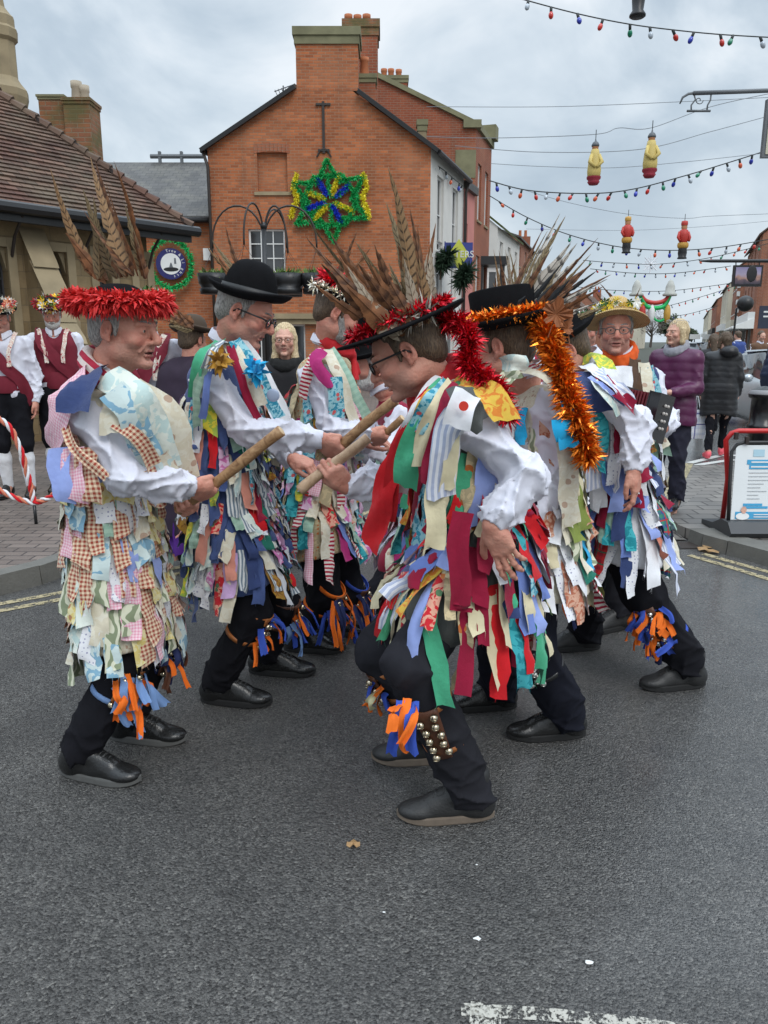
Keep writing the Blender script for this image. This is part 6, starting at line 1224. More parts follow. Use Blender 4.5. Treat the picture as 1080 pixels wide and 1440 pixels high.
m, t, b = nt('grey_block_paving'); uv = tex(t); br = N(t, 'ShaderNodeTexBrick', offset=.5, ins={'Vector': uv, 'Mortar Size': .010, 'Mortar Smooth': .4, 'Brick Width': .22, 'Row Height': .17, 'Color1': (0, 0, 0, 1), 'Color2': (1, 1, 1, 1), 'Mortar': (.5, .5, .5, 1), 'Scale': 1.}); c = mixc(t, br.outputs[0], (.17, .155, .14), (.25, .23, .205)); c = mixc(t, ramp(t, noise_(t, .9, 5, uv), [(.4, g(0)), (.7, g(.6))]), c, (.12, .11, .10)); c = mixc(t, br.outputs['Fac'], c, (.05, .045, .04)); setp(t, b, Base_Color=c, Roughness=.5); bump(t, b, mth(t, 'MULTIPLY', br.outputs['Fac'], -1.), .6, .006); PAVEG = m
KERB = plain('granite_kerb', (.13, .125, .11), .75, .35, 8, bmp=.5, bscale=60)
def st(o, label=None): o['kind'] = 'structure'; return o
# ------------------------------------------------------------ ground
def poly(name, pts, z, mat, thick=0):
    n = len(pts); V = [(p[0], p[1], z) for p in pts]; Fc = [tuple(range(n))]
    if thick:
        V += [(p[0], p[1], z-thick) for p in pts]; Fc += [(k, k+n, (k+1) % n+n, (k+1) % n) for k in range(n)]
    o = mkobj(name, V, Fc, mat); 
    if o.data.polygons[0].normal.z < 0: o.data.flip_normals()
    return o
st(poly('ground', [(-900, -60), (900, -60), (900, 1500), (-900, 1500)], -.03, plain('distant_ground', (.06, .065, .05), .95)))
rd_ = st(poly('road', [(-14, -4), (14, -4), (14, 16), (30, 260), (12, 260), (-14, 30)], 0, ASPH))
def kerbrun(pts, w=.14, h=.12, name='kerb', inner=1):
    """individual kerb stones joined along a line (one run)"""
    mb = MB(); pts = [Vector((p[0], p[1], 0)) for p in pts]
    for a, b in zip(pts, pts[1:]):
        L = (b-a).length; n = max(1, int(L/.9)); d = (b-a)/L; nn = Vector((-d.y, d.x, 0))*inner
        for k in range(n):
            p, q = a+d*(L*k/n+.004), a+d*(L*(k+1)/n-.004); o = random.uniform(0, .006)
            P = [p, q, q+nn*w, p+nn*w]; top = [p+nn*.015, q+nn*.015, q+nn*w, p+nn*w]
            mb.hexa([(v.x, v.y, -.02) for v in P]+[(v.x, v.y, h+o) for v in top])
    return st(mb.build(name, KERB))
KL = [atz(-260, 893, 0), atz(-60, 845, 0), atz(0, 838, 0), atz(60, 822, 0), atz(105, 806, 0), atz(300, 768, 0), atz(420, 740, 0), atz(560, 690, 0)]
kerbrun(KL, inner=1)
P_ = [(p.x, p.y+.1) for p in KL]+[(1.5, 24), (-14, 24), (-30, 24), (-30, 2)]
lp = st(poly('pavement', [(KL[i].x, KL[i].y+.13) for i in range(len(KL))]+[(2.2, 23.8), (-30, 23.8), (-30, KL[0].y)], .118, PAVE))
def lines(name, pts, w, mat, z=.004, off=0):
    mb = MB(); P = [Vector((p[0], p[1], 0)) for p in pts]; L = []
    for i, p in enumerate(P):
        d = (P[min(i+1, len(P)-1)]-P[max(i-1, 0)]).normalized(); n = Vector((-d.y, d.x, 0)); L.append((p+n*off, p+n*(off+w)))
    for (a, b), (c, d) in zip(L, L[1:]): mb.quad((a.x, a.y, z), (c.x, c.y, z), (d.x, d.y, z), (b.x, b.y, z))
    o = mb.build(name, mat); 
    return st(o)
YL = [atz(-200, 905), atz(0, 862), atz(100, 843), atz(270, 805), atz(420, 772), atz(560, 715)]
lines('road_marking', YL, .06, LINEY); lines('road_marking', YL, .06, LINEY, off=.13)
# right: kerb corner, slab pavement and blocks
KR = [atz(1300, 862, 0), atz(1160, 822, 0), atz(1080, 797, 0), atz(1020, 780, 0), atz(985, 770, 0), atz(966, 762, 0)]
kerbrun(KR, inner=-1, w=.22, h=.10)
ci = atz(968, 752, .09)
SLAB = plain('concrete_slab', (.24, .22, .18), .8, .3, 4, bmp=.4, bscale=40)
far_r = atz(1060, 655, .0); far_l = atz(985, 655, .0)
st(poly('pavement', [(p.x, p.y+.2) for p in KR]+[(KR[-1].x+.05, KR[-1].y+.5), (far_l.x+.45, far_l.y), (far_l.x+9, far_l.y), (14, 3.5)], .088, PAVEG, .1))
st(poly('paving_strip', [(atz(700, 752).x, atz(700, 752).y), (atz(966, 762).x, atz(966, 762).y+.02), (atz(966, 762).x+.02, atz(966, 762).y+.5), (far_l.x+.44, far_l.y), (far_l.x-.35, far_l.y), (atz(800, 660).x, atz(800, 660).y)], .012, PAVEG))
lines('road_marking', [atz(936, 742, .016), atz(951, 702, .016), atz(975, 652, .016)], .09, LINEY, z=.016); lines('road_marking', [atz(915, 742, .016), atz(935, 702, .016), atz(963, 652, .016)], .09, LINEY, z=.016)
lines('road_marking', [atz(975, 652), atz(1015, 642), atz(1080, 640)], .1, LINES, z=.004); lines('road_marking', [atz(985, 655), atz(1030, 648), atz(1080, 648)], .1, LINES)
lines('road_marking', [atz(965, 782), atz(1010, 795), atz(1090, 820), atz(1250, 880)], .06, LINEY); lines('road_marking', [atz(985, 780), atz(1030, 793), atz(1100, 812), atz(1250, 862)], .06, LINEY)
# worn white box marking bottom right
a, b_, c_ = atz(648, 1412), atz(1010, 1446), atz(655, 1520)
lines('road_marking', [a, atz(760, 1418), atz(900, 1432), atz(1100, 1462)], .036, worn('worn_box_line', (.5, .48, .42), .51), off=-.036)
lines('road_marking', [atz(662, 1412), c_], .07, MATS['worn_box_line'], z=.008, off=0)
for (u, v, r) in ((672, 1322, .010), (828, 1355, .011), (670, 1218, .004), (540, 1285, .004)):
    q = atz(u, v); mb = MB(); n = 9; ids = [mb.v((q.x+r*math.cos(2*PI*k/n)*random.uniform(.5, 1.4), q.y+r*.7*math.sin(2*PI*k/n)*random.uniform(.6, 1.3), .005)) for k in range(n)]; mb.f(*ids); st(mb.build('paint_fleck', WPAINT))
q = atz(497, 1190); mb = MB(); n = 12; c0 = mb.v((q.x, q.y, .012)); ids = [mb.v((q.x+.020*math.cos(2*PI*k/n)*(1+.2*(k % 2)), q.y+.013*math.sin(2*PI*k/n)*(1+.3*((k+1) % 2)), .006+.010*(k % 3 == 0))) for k in range(n)]
for k in range(n): mb.f(c0, ids[k], ids[(k+1) % n])
tag(mb.build('fallen_leaf', plain('tan_leaf', (.33, .20, .09), .7, .4, 60)), 'small tan dead leaf lying on the wet road in front of the dancers', 'leaf')
for k, (u, v) in enumerate(((990, 775), (1000, 778), (998, 772))):
    q = atz(u, v); mb = MB(); ids = [mb.v((q.x+.05*math.cos(2*PI*j/7)*random.uniform(.6, 1.2), q.y+.05*math.sin(2*PI*j/7)*random.uniform(.6, 1.2), .012+.012*(j % 2))) for j in range(7)]; mb.f(*ids); tag(mb.build('fallen_leaf', MATS['tan_leaf']), 'one of three pale dead leaves in the gutter by the right kerb corner', 'leaf', 'dead leaves in the gutter by the kerb')
q = atz(958, 768); mb = MB()
mb.box(q.x-.12, q.x+.12, q.y-.08, q.y+.1, .001, .008); m_ = mb.build('drain_cover', IRON); tag(m_, 'dark iron drain cover beside the right kerb corner', 'drain cover')
# ------------------------------------------------------------ buildings
def facade(par, O, d, W, H, mat, holes=(), name='wall', depth=.14, frame=WPAINT, z0=0, bars=(2, 3), top=None, glass=GLASS, sill=None, back=.3, fw=.05):
    """wall along unit dir d from O; outward normal (d.y,-d.x); holes (a0,a1,b0,b1[,bars])"""
    d = Vector((d[0], d[1], 0)).normalized(); n = Vector((d.y, -d.x, 0)); O = Vector((O[0], O[1], 0)); q = lambda a, b, c=0: tuple(O+d*a-n*c+Vector((0, 0, b))); mb = MB()
    xs = sorted({0, W, *[h[0] for h in holes], *[h[1] for h in holes]}); zs = sorted({z0, H, *[h[2] for h in holes], *[h[3] for h in holes]})
    for a0, a1 in zip(xs, xs[1:]):
        for b0, b1 in zip(zs, zs[1:]):
            if any(h[0] <= a0 and a1 <= h[1] and h[2] <= b0 and b1 <= h[3] for h in holes): continue
            mb.quad(q(a0, b0), q(a1, b0), q(a1, b1), q(a0, b1))
    for h in holes:
        a0, a1, b0, b1 = h[:4]
        for (p0, p1) in (((a0, b0), (a0, b1)), ((a0, b1), (a1, b1)), ((a1, b1), (a1, b0)), ((a1, b0), (a0, b0))): mb.quad(q(*p0), q(*p1), q(*p1, depth), q(*p0, depth))
    if top:
        P = [q(a, b) for a, b in top]; mb.f(*[mb.v(p) for p in P])
    mb.quad(q(W, z0, .0), q(W, z0, back), q(W, H, back), q(W, H, 0)); mb.quad(q(0, z0, back), q(0, z0, 0), q(0, H, 0), q(0, H, back)); mb.quad(q(0, H, 0), q(W, H, 0), q(W, H, back), q(0, H, back))
    wl = mb.build(name, mat, par)
    for h in holes:
        a0, a1, b0, b1 = h[:4]; br = h[4] if len(h) > 4 else bars
        if br is None: continue
        m2 = MB()
        def bx(a0, a1, b0, b1, c0, c1): m2.hexa([q(a0, b0, c1), q(a1, b0, c1), q(a1, b0, c0), q(a0, b0, c0), q(a0, b1, c1), q(a1, b1, c1), q(a1, b1, c0), q(a0, b1, c0)])
        c0, c1 = depth-.06, depth-.01; bx(a0, a0+fw, b0, b1, c0, c1); bx(a1-fw, a1, b0, b1, c0, c1); bx(a0+fw, a1-fw, b0, b0+fw, c0, c1); bx(a0+fw, a1-fw, b1-fw, b1, c0, c1)
        for k in range(1, br[0]): x = a0+(a1-a0)*k/br[0]; bx(x-.014, x+.014, b0+fw, b1-fw, c0+.01, c1-.01)
        for k in range(1, br[1]): z = b0+(b1-b0)*k/br[1]; bx(a0+fw, a1-fw, z-.014, z+.014, c0+.013, c1-.013)
        w = m2.build('window', frame, par); m2 = MB(); m2.quad(q(a0, b0, depth-.005), q(a1, b0, depth-.005), q(a1, b1, depth-.005), q(a0, b1, depth-.005)); m2.build('pane', glass, w)
        if sill: m2 = MB(); bx(a0-.06, a1+.06, b0-.08, b0-.002, -.05, depth-.07); m2.build('sill', sill, w)
    return wl, q
def chimney(par, u0, u1, vt, Y, depth, mat, cap=None, pots=(), capv=None, zb=5, potm=None, name='chimney', flare=.04, over=.05):
    zt = zat(vt, Y); x0, x1 = xat(u0, zt, Y), xat(u1, zt, Y); mb = MB(); ch = (zt-zat(capv, Y)) if capv else 0; mb.box(x0, x1, Y, Y+depth, zb, zt-ch); c = mb.build(name, mat, par)
    if capv:
        mb = MB(); mb.box(x0-over*.5, x1+over*.5, Y-over*.5, Y+depth+over*.5, zt-ch, zt-ch*.5); mb.box(x0-over, x1+over, Y-over, Y+depth+over, zt-ch*.5+.002, zt); mb.build('cap', cap or mat, c)
    for (u, v0, v1, r) in pots:
        x = xat(u, zt, Y); z1 = zat(v0, Y); mb = MB(); mb.lathe([((r), zt-.02), ((r*.82), z1-.12), ((r*.95), z1-.1), ((r*.95), z1), ((r*.7), z1), ((r*.7), z1-.1)], 14, Matrix.Translation((x, Y+depth*.5, 0))); mb.build('chimney_pot', potm or POT, c, True)
    return c
def text_mesh(s, size, ext=.004, font=None):
    cu = bpy.data.curves.new('lettering', 'FONT'); cu.body = s; cu.size = size; cu.extrude = ext; cu.align_x = 'CENTER'; cu.align_y = 'CENTER'; o = bpy.data.objects.new('tmp', cu); COL.objects.link(o); dg = bpy.context.evaluated_depsgraph_get(); dg.update(); me = bpy.data.meshes.new_from_object(o.evaluated_get(dg)); V = [tuple(v.co) for v in me.vertices]; Fc = [tuple(p.vertices) for p in me.polygons]; bpy.data.objects.remove(o); bpy.data.curves.remove(cu); bpy.data.meshes.remove(me); return V, Fc
def lettering(s, size, M, mat, par, name='lettering'):
    V, Fc = text_mesh(s, size); return mkobj(name, [tuple(M @ Vector(v)) for v in V], Fc, mat, par)
def buildings():
    # ---------------- pub gable
    Y = 23.0; ze = zat(208, Y); xl, xr = at(297, 300, Y).x, at(605, 300, Y).x; zt = zat(97, Y); xa = at(457, 97, Y).x; W = xr-xl; D = Vector((.309, .951, 0)); B = empty('brick_building', ((xl+xr)/2, Y, 0), 'big orange brick gable building with a broad chimney, blind arched window and green tinsel star', 'building')
    ax = lambda u, v: at(u, v, Y).x-xl; az = lambda v: zat(v, Y)
    hl = [(ax(350, 350), ax(401, 350), az(383), az(322), (3, 3)), (ax(362, 240), ax(404, 240), az(270), az(214), None), (ax(305, 500), ax(430, 500), .5, az(456), (4, 1)), (ax(450, 500), ax(585, 500), .5, az(456), (5, 1))]
    wl, q = facade(B, (xl, Y), (1, 0), W, ze, BRICK, hl, top=[(0, ze), (W, ze), (xa-xl+.9, zt-.66*1.0), (xa-xl, zt), ], sill=STONEP)
    mb = MB(); h = hl[1]; mb.quad(q(h[0], h[2], .12), q(h[1], h[2], .12), q(h[1], h[3], .12), q(h[0], h[3], .12)); mb.build('blind_window', BRICK, B)
    mb = MB(); n = 9      # arch of rubbed bricks over the blind opening
    for k in range(n):
        a0 = h[0]-.08+(h[1]-h[0]+.16)*k/n; a1 = a0+(h[1]-h[0]+.16)/n-.012; s = lambda a: .05*math.sin(PI*(a-h[0]+.08)/(h[1]-h[0]+.16)); mb.hexa([q(a0, h[3]-.03+s(a0), .0), q(a1, h[3]-.03+s(a1), 0), q(a1, h[3]-.03+s(a1), -.012), q(a0, h[3]-.03+s(a0), -.012), q(a0, h[3]+.19+s(a0), 0), q(a1, h[3]+.19+s(a1), 0), q(a1, h[3]+.19+s(a1), -.012), q(a0, h[3]+.19+s(a0), -.012)])
    mb.build('arch', BRICK2, B); mb = MB(); mb.box(xl+h[0]-.1, xl+h[1]+.1, Y-.05, Y, h[2]-.09, h[2]-.001); mb.build('sill', STONEP, B)
    # flank, white render
    L = 4.3; fh = []
    for (a0, a1, v0, v1) in ((.75, 1.55, 235, 325), (2.7, 3.5, 250, 322)):
        z0, z1 = ze-2.6, ze-.55; fh.append((a0, a1, z0, z1, (2, 2)))
    fh += [(.8, 1.5, 2.6, 4.4, (2, 2)), (2.7, 3.4, 2.6, 4.4, (2, 2)), (.5, 1.6, .4, 2.1, (1, 1)), (2.3, 3.3, .2, 2.1, (1, 1))]
    facade(B, (xr, Y), (D.x, D.y), L, ze, WR, fh, name='rendered_wall', sill=WPAINT, bars=(2, 2)); bk = Vector((xr, Y, 0))+D*L
    mb = MB(); mb.quad((xl, Y, 0), (xl, Y, ze), (xl+D.x*L, Y+D.y*L, ze), (xl+D.x*L, Y+D.y*L, 0)); mb.quad((bk.x, bk.y, 0), (xl+D.x*L, bk.y, 0), (xl+D.x*L, bk.y, ze), (bk.x, bk.y, ze)); i = [mb.v(p) for p in ((bk.x, bk.y, ze), (xl+D.x*L, bk.y, ze), (xa+D.x*L, bk.y, zt))]; mb.f(*i); mb.build('rear_wall', BRICK2, B)
    def roofslab(mb, p0, p1, q1, q0, th=.10): mb.hexa([p0, p1, q1, q0]+[(a[0], a[1], a[2]+th) for a in (p0, p1, q1, q0)])
    mb = MB(); o = .16; f = Y-.12
    for x_, sg in ((xl, -1), (xr, 1)):
        sl = (zt-ze)/abs(xa-x_); xc = at(415 if sg < 0 else 503, 128, Y).x; zc = zt-sl*abs(xa-xc); bk_ = lambda p, y: (p[0]+D.x*(y-Y), y+0, p[2])
        for (xo, zo, xi, zi, ya) in ((x_+sg*o, ze-sl*o+.01, xc, zc+.01, f), (xc, zc+.01, xa, zt+.01, Y+1.2)):
            P_ = [(xo, ya, zo), (xi, ya, zi), (xi+D.x*L, Y+D.y*L, zi), (xo+D.x*L, Y+D.y*L, zo)]; roofslab(mb, *(P_ if sg < 0 else [P_[1], P_[0], P_[3], P_[2]]))
    mb.build('roof', SLATE, B)
    for x_, sg in ((xl, -1), (xr, 1)):
        mb = MB(); sl = (zt-ze)/abs(xa-x_); xc = at(415 if sg < 0 else 503, 128, Y).x; mb.tube([(x_+sg*(o+.03), f-.03, ze-sl*o+.0), (xc, f-.03, zt-sl*abs(xa-xc)+.02)], .075, 4); mb.build('bargeboard', BPAINT, B)
    mb = MB(); mb.tube([(xr+o+.06, Y-.1, ze-.12), Vector((xr+o+.06, Y-.1, ze-.12))+D*L], .07, 8); mb.build('gutter', BPAINT, B); mb = MB(); mb.tube([(xl-o, Y-.1, ze-.1), (xl-o+D.x*L, Y+D.y*L, ze-.1)], .07, 8); mb.build('gutter', BPAINT, B)
    mb = MB(); mb.tube([(xl-.13, Y-.06, ze-.15), (xl-.02, Y-.07, ze-.5), (xl-.02, Y-.07, .1)], .045, 8); mb.build('downpipe', IRON, B, True)
    mb = MB(); p = Vector((xr, Y, 0))+D*(L-.1)+Vector((.08, 0, 0)); mb.tube([p+Vector((.1, 0, ze-.15)), p+Vector((.02, 0, ze-.45)), p+Vector((.02, 0, .1))], .05, 8); mb.build('downpipe', IRON, B, True)
    chimney(B, 415, 503, 38, Y-.004, 1.1, BRICK, STONEG, (), 62, zb=zat(128, Y), over=.08)
    chimney(B, 484, 531, 27, Y+2.2, 1.0, BRICK2, BRICKO, ((489, 11, 28, .13), (502, 12, 28, .13), (515, 11, 28, .13)), 50, zb=zat(150, Y+2), over=.07)
    chimney(B, 500, 528, 104, Y+.9, .6, BRICK2, STONEG, ((512, 76, 104, .14),), 116, zb=zat(190, Y+1))
    mb = MB(); x, z0, z1 = at(455, 180, Y).x, az(216), az(143); mb.box(x-.035, x+.035, Y-.05, Y-.002, z0, z1); mb.box(x-.20, x+.20, Y-.055, Y-.003, z1-.1, z1-.05); mb.box(x-.16, x+.16, Y-.055, Y-.003, z0+.05, z0+.11); mb.tube([(x-.2, Y-.04, z0-.1), (x-.1, Y-.04, z0+.08), (x, Y-.04, z0+.12), (x+.1, Y-.04, z0+.08), (x+.2, Y-.04, z0-.1)], .025, 6); mb.build('wall_tie', IRON, B)
    mb = MB(); mb.box(xl+.1, xr-.1, Y-.16, Y-.003, az(456), az(449)); mb.box(xl+.1, xr-.1, Y-.24, Y-.004, az(448.6), az(441)); mb.build('shop_cornice', STONEP, B)
    mb = MB(); x = at(290, 355, Y).x; mb.box(x-.13, x+.13, Y+.18, Y+.28, az(365), az(348)); ab = mb.build('alarm_box', WPAINT, None); tag(ab, 'small white alarm box on the brick wall beside the big gable', 'alarm box')
    mb = MB(); x, z = at(396, 130, Y).x, az(128); mb.tube([(x, Y+.4, az(150)), (x, Y+.4, z+.25)], .02, 6); mb.tube([(x-.25, Y+.4, z+.1), (x+.3, Y+.3, z+.25)], .014, 5)
    for k in range(6): t_ = -.2+.09*k; mb.tube([(x+t_, Y+.15, z+.12+t_*.25), (x+t_, Y+.65, z+.12+t_*.25)], .009, 4); 
    tag(mb.build('tv_aerial', GREYM), 'spiky grey television aerial left of the broad chimney', 'aerial')
    # ---------------- slate roofed building
    Ys = 23.35; S_ = empty('slate_roofed_building', (at(200, 400, Ys).x, Ys, 0), 'low brick building with a grey slate roof left of the big gable', 'building'); x0, x1 = at(60, 400, Ys).x, xl-.02; zs = zat(306, Ys-.2)
    facade(S_, (x0, Ys), (1, 0), x1-x0, zs, BRICK, [(at(180, 400, Ys).x-x0, at(215, 400, Ys).x-x0, .9, 2.4, (2, 2))], sill=STONEP); zr = zat(233, Ys+3.2)
    mb = MB(); roofslab(mb, (x0, Ys-.25, zs-.06), (x1, Ys-.25, zs-.06), (x1, Ys+3.2, zr), (x0, Ys+3.2, zr)); roofslab(mb, (x0, Ys+3.2, zr), (x1, Ys+3.2, zr), (x1, Ys+6.5, zs), (x0, Ys+6.5, zs)); mb.build('roof', SLATE, S_)
    mb = MB(); mb.tube([(x0, Ys-.32, zs-.08), (x1, Ys-.32, zs-.08)], .08, 8); mb.build('gutter', BPAINT, S_, True)
    xa_, xb_ = at(212, 228, Ys+3.2).x, at(288, 228, Ys+3.2).x; mb = MB(); mb.tube([(xa_, Ys+3.2, zr+.28), (xb_, Ys+3.2, zr+.28)], .07, 8); [mb.box(x-.04, x+.04, Ys+3.14, Ys+3.26, zr+.05, zr+.42) for x in (xa_+.3, xa_+1.0)]; mb.build('roof_pipe', GREYM, S_)
    # ---------------- brick building behind with parapet gable
    Y2 = 28.6; T = empty('tall_brick_building', (at(600, 300, Y2).x, Y2, 0), 'red brick building with a coped gable and stone corner, behind the big gable', 'building'); x0, x1 = at(440, 300, Y2).x, at(667, 300, Y2).x; z1 = zat(180, Y2); z2 = zat(105, Y2); xp = at(525, 105, Y2).x
    facade(T, (x0, Y2), (1, 0), x1-x0, z1, BRICK2, [], top=[(0, z1), (x1-x0, z1), (xp-x0, z2), (0, z2)])
    mb = MB(); e = Vector((x1-xp, 0, z1-z2)).normalized(); mb.hexa([(xp-.1, Y2-.1, z2), (x1+.1, Y2-.1, z1), (x1+.1, Y2+.3, z1), (xp-.1, Y2+.3, z2), (xp-.1, Y2-.1, z2+.16), (x1+.1, Y2-.1, z1+.16), (x1+.1, Y2+.3, z1+.16), (xp-.1, Y2+.3, z2+.16)]); mb.box(x1-.45, x1+.16, Y2-.14, Y2+.5, z1-.01, z1+.24); mb.box(x1-.7, x1+.01, Y2-.02, Y2-.002, z1-1.6, z1-.7); mb.build('coping', STONEG, T)
    D2 = Vector((.30, .954, 0)); L2 = 3.1; hs = [(a, a+.65, z1-2.9, z1-1.0, (2, 2)) for a in (.5, 1.9)]+[(a, a+.65, z1-5.9, z1-4.1, (2, 2)) for a in (.5, 1.9)]; facade(T, (x1, Y2), (D2.x, D2.y), L2, z1, BRICK2, hs, name='street_wall', sill=STONEP)
    mb = MB(); p = Vector((x1, Y2, 0)); mb.slab(p, p+D2*L2, .35, z1, z1+.22, off=-.1); pq = p+D2*(L2-.35); mb.obox((pq.x, pq.y), D2, .3, .25, z1+.22, z1+.7); mb.build('cornice', STONEG, T)
    mb = MB(); mb.quad((x0, Y2+.3, z1+.1), (x1, Y2+.3, z1+.1), (x1+D2.x*L2, Y2+D2.y*L2, z1+.1), (x0+D2.x*L2, Y2+D2.y*L2, z1+.1)); p = Vector((x1, Y2, 0))+D2*L2; mb.quad((p.x, p.y, 0), (x0, p.y, 0), (x0, p.y, z1), (p.x, p.y, z1)); mb.build('roof', SLATE, T)
    chimney(T, 534, 573, 106, Y2+1.5, .9, BRICK2, STONEG, ((540, 91, 107, .12), (550, 91, 107, .12), (561, 92, 107, .12)), 116, zb=zat(150, Y2))
    chimney(T, 588, 600, 168, Y2-.9, .4, STONEP, STONEG, (), 184, zb=zat(200, Y2-1), name='vent_stack')
    # ---------------- pink rendered shop between
    p0 = Vector((xr, Y, 0))+D*L; PK = empty('pink_shop', p0, 'narrow pink rendered shop beside the white rendered wall', 'building'); zp = zat(272, 28); L3 = (Vector((x1, Y2, 0))-p0).length-.05; d3 = (Vector((x1, Y2, 0))-p0).normalized()
    facade(PK, (p0.x+.02, p0.y+.02), (d3.x, d3.y), L3, zp, PINKR, [(.25, .6, 3.6, 5.4, (1, 2)), (.3, L3-.3, .3, 2.5, (2, 1))]); mb = MB(); mb.slab(p0, p0+d3*L3, 1.5, zp, zp+.25, off=-.15); mb.build('roof', SLATE, PK)
    # ---------------- houses further along the left side
    def rowhouse(u0, v0, Y0, L, dr, wallm, roofm, label, floors=2, roofh=1.6, chim=True, hz=None, wn=3, wfront=6, gable=False):
        d = Vector((dr, 1, 0)).normalized(); p = at(u0, v0, Y0); z = p.z if hz is None else hz; E = empty('house', (p.x, p.y, 0), label, 'building'); hs = []
        for fl in range(floors):
            zb = z*(fl+.38)/floors
            for k in range(wn): a = L*(k+.5)/wn; hs.append((a-.4, a+.4, zb, zb+z/floors*.45, (2, 2)))
        facade(E, (p.x, p.y), (d.x, d.y), L, z, wallm, hs, name='street_wall', sill=STONEP); facade(E, (p.x-wfront, p.y), (1, 0), wfront, z, wallm if not gable else BRICKF, [], name='end_wall', top=[(0, z), (wfront, z), (wfront-2.6, z+roofh), (0, z+roofh)])
        mb = MB(); q0, q1 = Vector((p.x+.2, p.y-.1, z-.1)), Vector((p.x+.2, p.y, z-.1))+d*L; r0, r1 = q0+Vector((-2.8, 0, roofh+.1)), q1+Vector((-2.8, 0, roofh+.1)); s0, s1 = r0+Vector((-3, 0, 0)), r1+Vector((-3, 0, 0)); roofslab(mb, tuple(r0), tuple(q0), tuple(q1), tuple(r1)); roofslab(mb, tuple(s0), tuple(r0), tuple(r1), tuple(s1)); mb.build('roof', roofm, E)
        if chim:
            mb = MB(); c = r0+d*(L*.45); mb.box(c.x-.1, c.x+1.0, c.y, c.y+.7, z+roofh-1.2, z+roofh+1.2); ch = mb.build('chimney', BRICK2, E)
            for k in (0.2, .65): mb = MB(); mb.lathe([((.13), 0), ((.11), .45), ((.13), .5), ((.09), .5)], 10, Matrix.Translation((c.x+k, c.y+.35, z+roofh+1.2))); mb.build('chimney_pot', POT, ch, True)
        return E
    rowhouse(700, 318, 36, 6.5, .33, WR, MATS['mossy_green'], 'white house with a mossy green roof and brick chimney on the left of the street', roofh=2.0)
    rowhouse(727, 332, 46, 9, .30, BRICKF, SLATE, 'plain orange brick block rising behind the white mossy roofed house', floors=3, roofh=.8, chim=False)
    rowhouse(757, 385, 60, 14, .33, CREAMR, SLATE, 'cream house beyond the orange brick block', roofh=2.2); rowhouse(800, 425, 84, 18, .38, BRICKF, TILE, 'low brick house with a brown roof, far along the left side', roofh=2.0); rowhouse(846, 438, 115, 22, .42, BRICKF, TILE, 'distant brick house nearest the trees on the left', roofh=2.4); rowhouse(885, 450, 150, 30, .45, CREAMR, SLATE, 'farthest pale house on the left of the street', roofh=2.)
    # porch-like black shop bay
    sb = empty('shop_bay', at(688, 450, 30), 'black painted shop bay with a white window below the mossy roofed house', 'shopfront'); a, b = at(673, 372, 30), at(706, 372, 31.5); mb = MB(); mb.box(a.x, b.x, 30, 31.6, a.z, zat(360, 30)); mb.box(a.x+.04, a.x+.18, 30.1, 30.3, 0, a.z); mb.box(b.x-.25, b.x-.1, 30.1, 30.3, 0, a.z); mb.build('bay_frame', BPAINT, sb); mb = MB(); mb.box(a.x+.35, a.x+.42, 30.15, 30.25, .8, a.z-.1); mb.box(b.x-.42, b.x-.35, 30.15, 30.25, .8, a.z-.1); mb.box(a.x+.35, b.x-.35, 30.14, 30.26, a.z-.25, a.z-.1); mb.box(a.x+.35, b.x-.35, 30.14, 30.26, zat(415, 30), zat(412, 30)); w = mb.build('window', WPAINT, sb); mb = MB(); mb.quad((a.x+.4, 30.2, .8), (b.x-.4, 30.2, .8), (b.x-.4, 30.2, a.z-.12), (a.x+.4, 30.2, a.z-.12)); mb.build('pane', GLASS, w)
    # ---------------- almshouse on the left
    zE = 3.2; A_, B_ = atz(0, 285, zE), atz(270, 322, zE); e = (B_-A_).normalized(); n = Vector((-e.y, e.x, 0)); hd = (n-e)
    lo, hi = .5, 2.5
    def hipv(tp):
        s0, s1 = 0, 30
        for _ in range(50):
            s = (s0+s1)/2; p = B_+hd*s+Vector((0, 0, s*tp)); dep = p.y*CP-(p.z-CH)*SP; u = 540+F*p.x/dep
            if u > 0: s0 = s
            else: s1 = s
        v = 720-F*(p.y*SP+(p.z-CH)*CP)/dep; return v, s
    for _ in range(40):
        tp = (lo+hi)/2; v, s = hipv(tp)
        if v > 135: lo = tp
        else: hi = tp
    print('hip', tp, s); SM = min(s+.6, 6.0); AH = empty('stone_almshouse', B_-Vector((0, 0, zE)), 'old golden stone hall with a steep brown tiled roof, buttress and lancet windows', 'building')
    Lf = (B_-A_).length+5; O = B_-e*Lf; up = Vector((n.x, n.y, tp)); ul = up.length; rows = int(SM*ul/.095); mb = MB(); rd = random.Random(4)
    for k in range(rows):
        s0, s1 = SM*k/rows, SM*(k+1)/rows+.004; a, b = O+n*s0+Vector((0, 0, s0*tp)), O+n*s1+Vector((0, 0, s1*tp)); nn = Vector((-n.x*tp, -n.y*tp, 1)).normalized(); L0, L1 = Lf-s0, Lf-s1; m = max(2, int(L0/.7)); off = .5*(k % 2); prev = None
        for j in range(m+1):
            l0, l1 = L0*j/m, L1*j/m; jz = rd.uniform(-.006, .006); P = (a+e*l0+nn*(.034+jz), b+e*l1+nn*(.008), a+e*l0+nn*(.0)); ids = [mb.v(P[0], (l0/.17+off, k+.1)), mb.v(P[1], (l1/.17+off, k+.9)), mb.v(P[2], (l0/.17+off, k+.1))]
            if prev: mb.f(prev[0], ids[0], ids[1], prev[1]); mb.f(prev[2], ids[2], ids[0], prev[0])
            prev = ids
    mb.build('roof', TILE, AH, useuv=True)
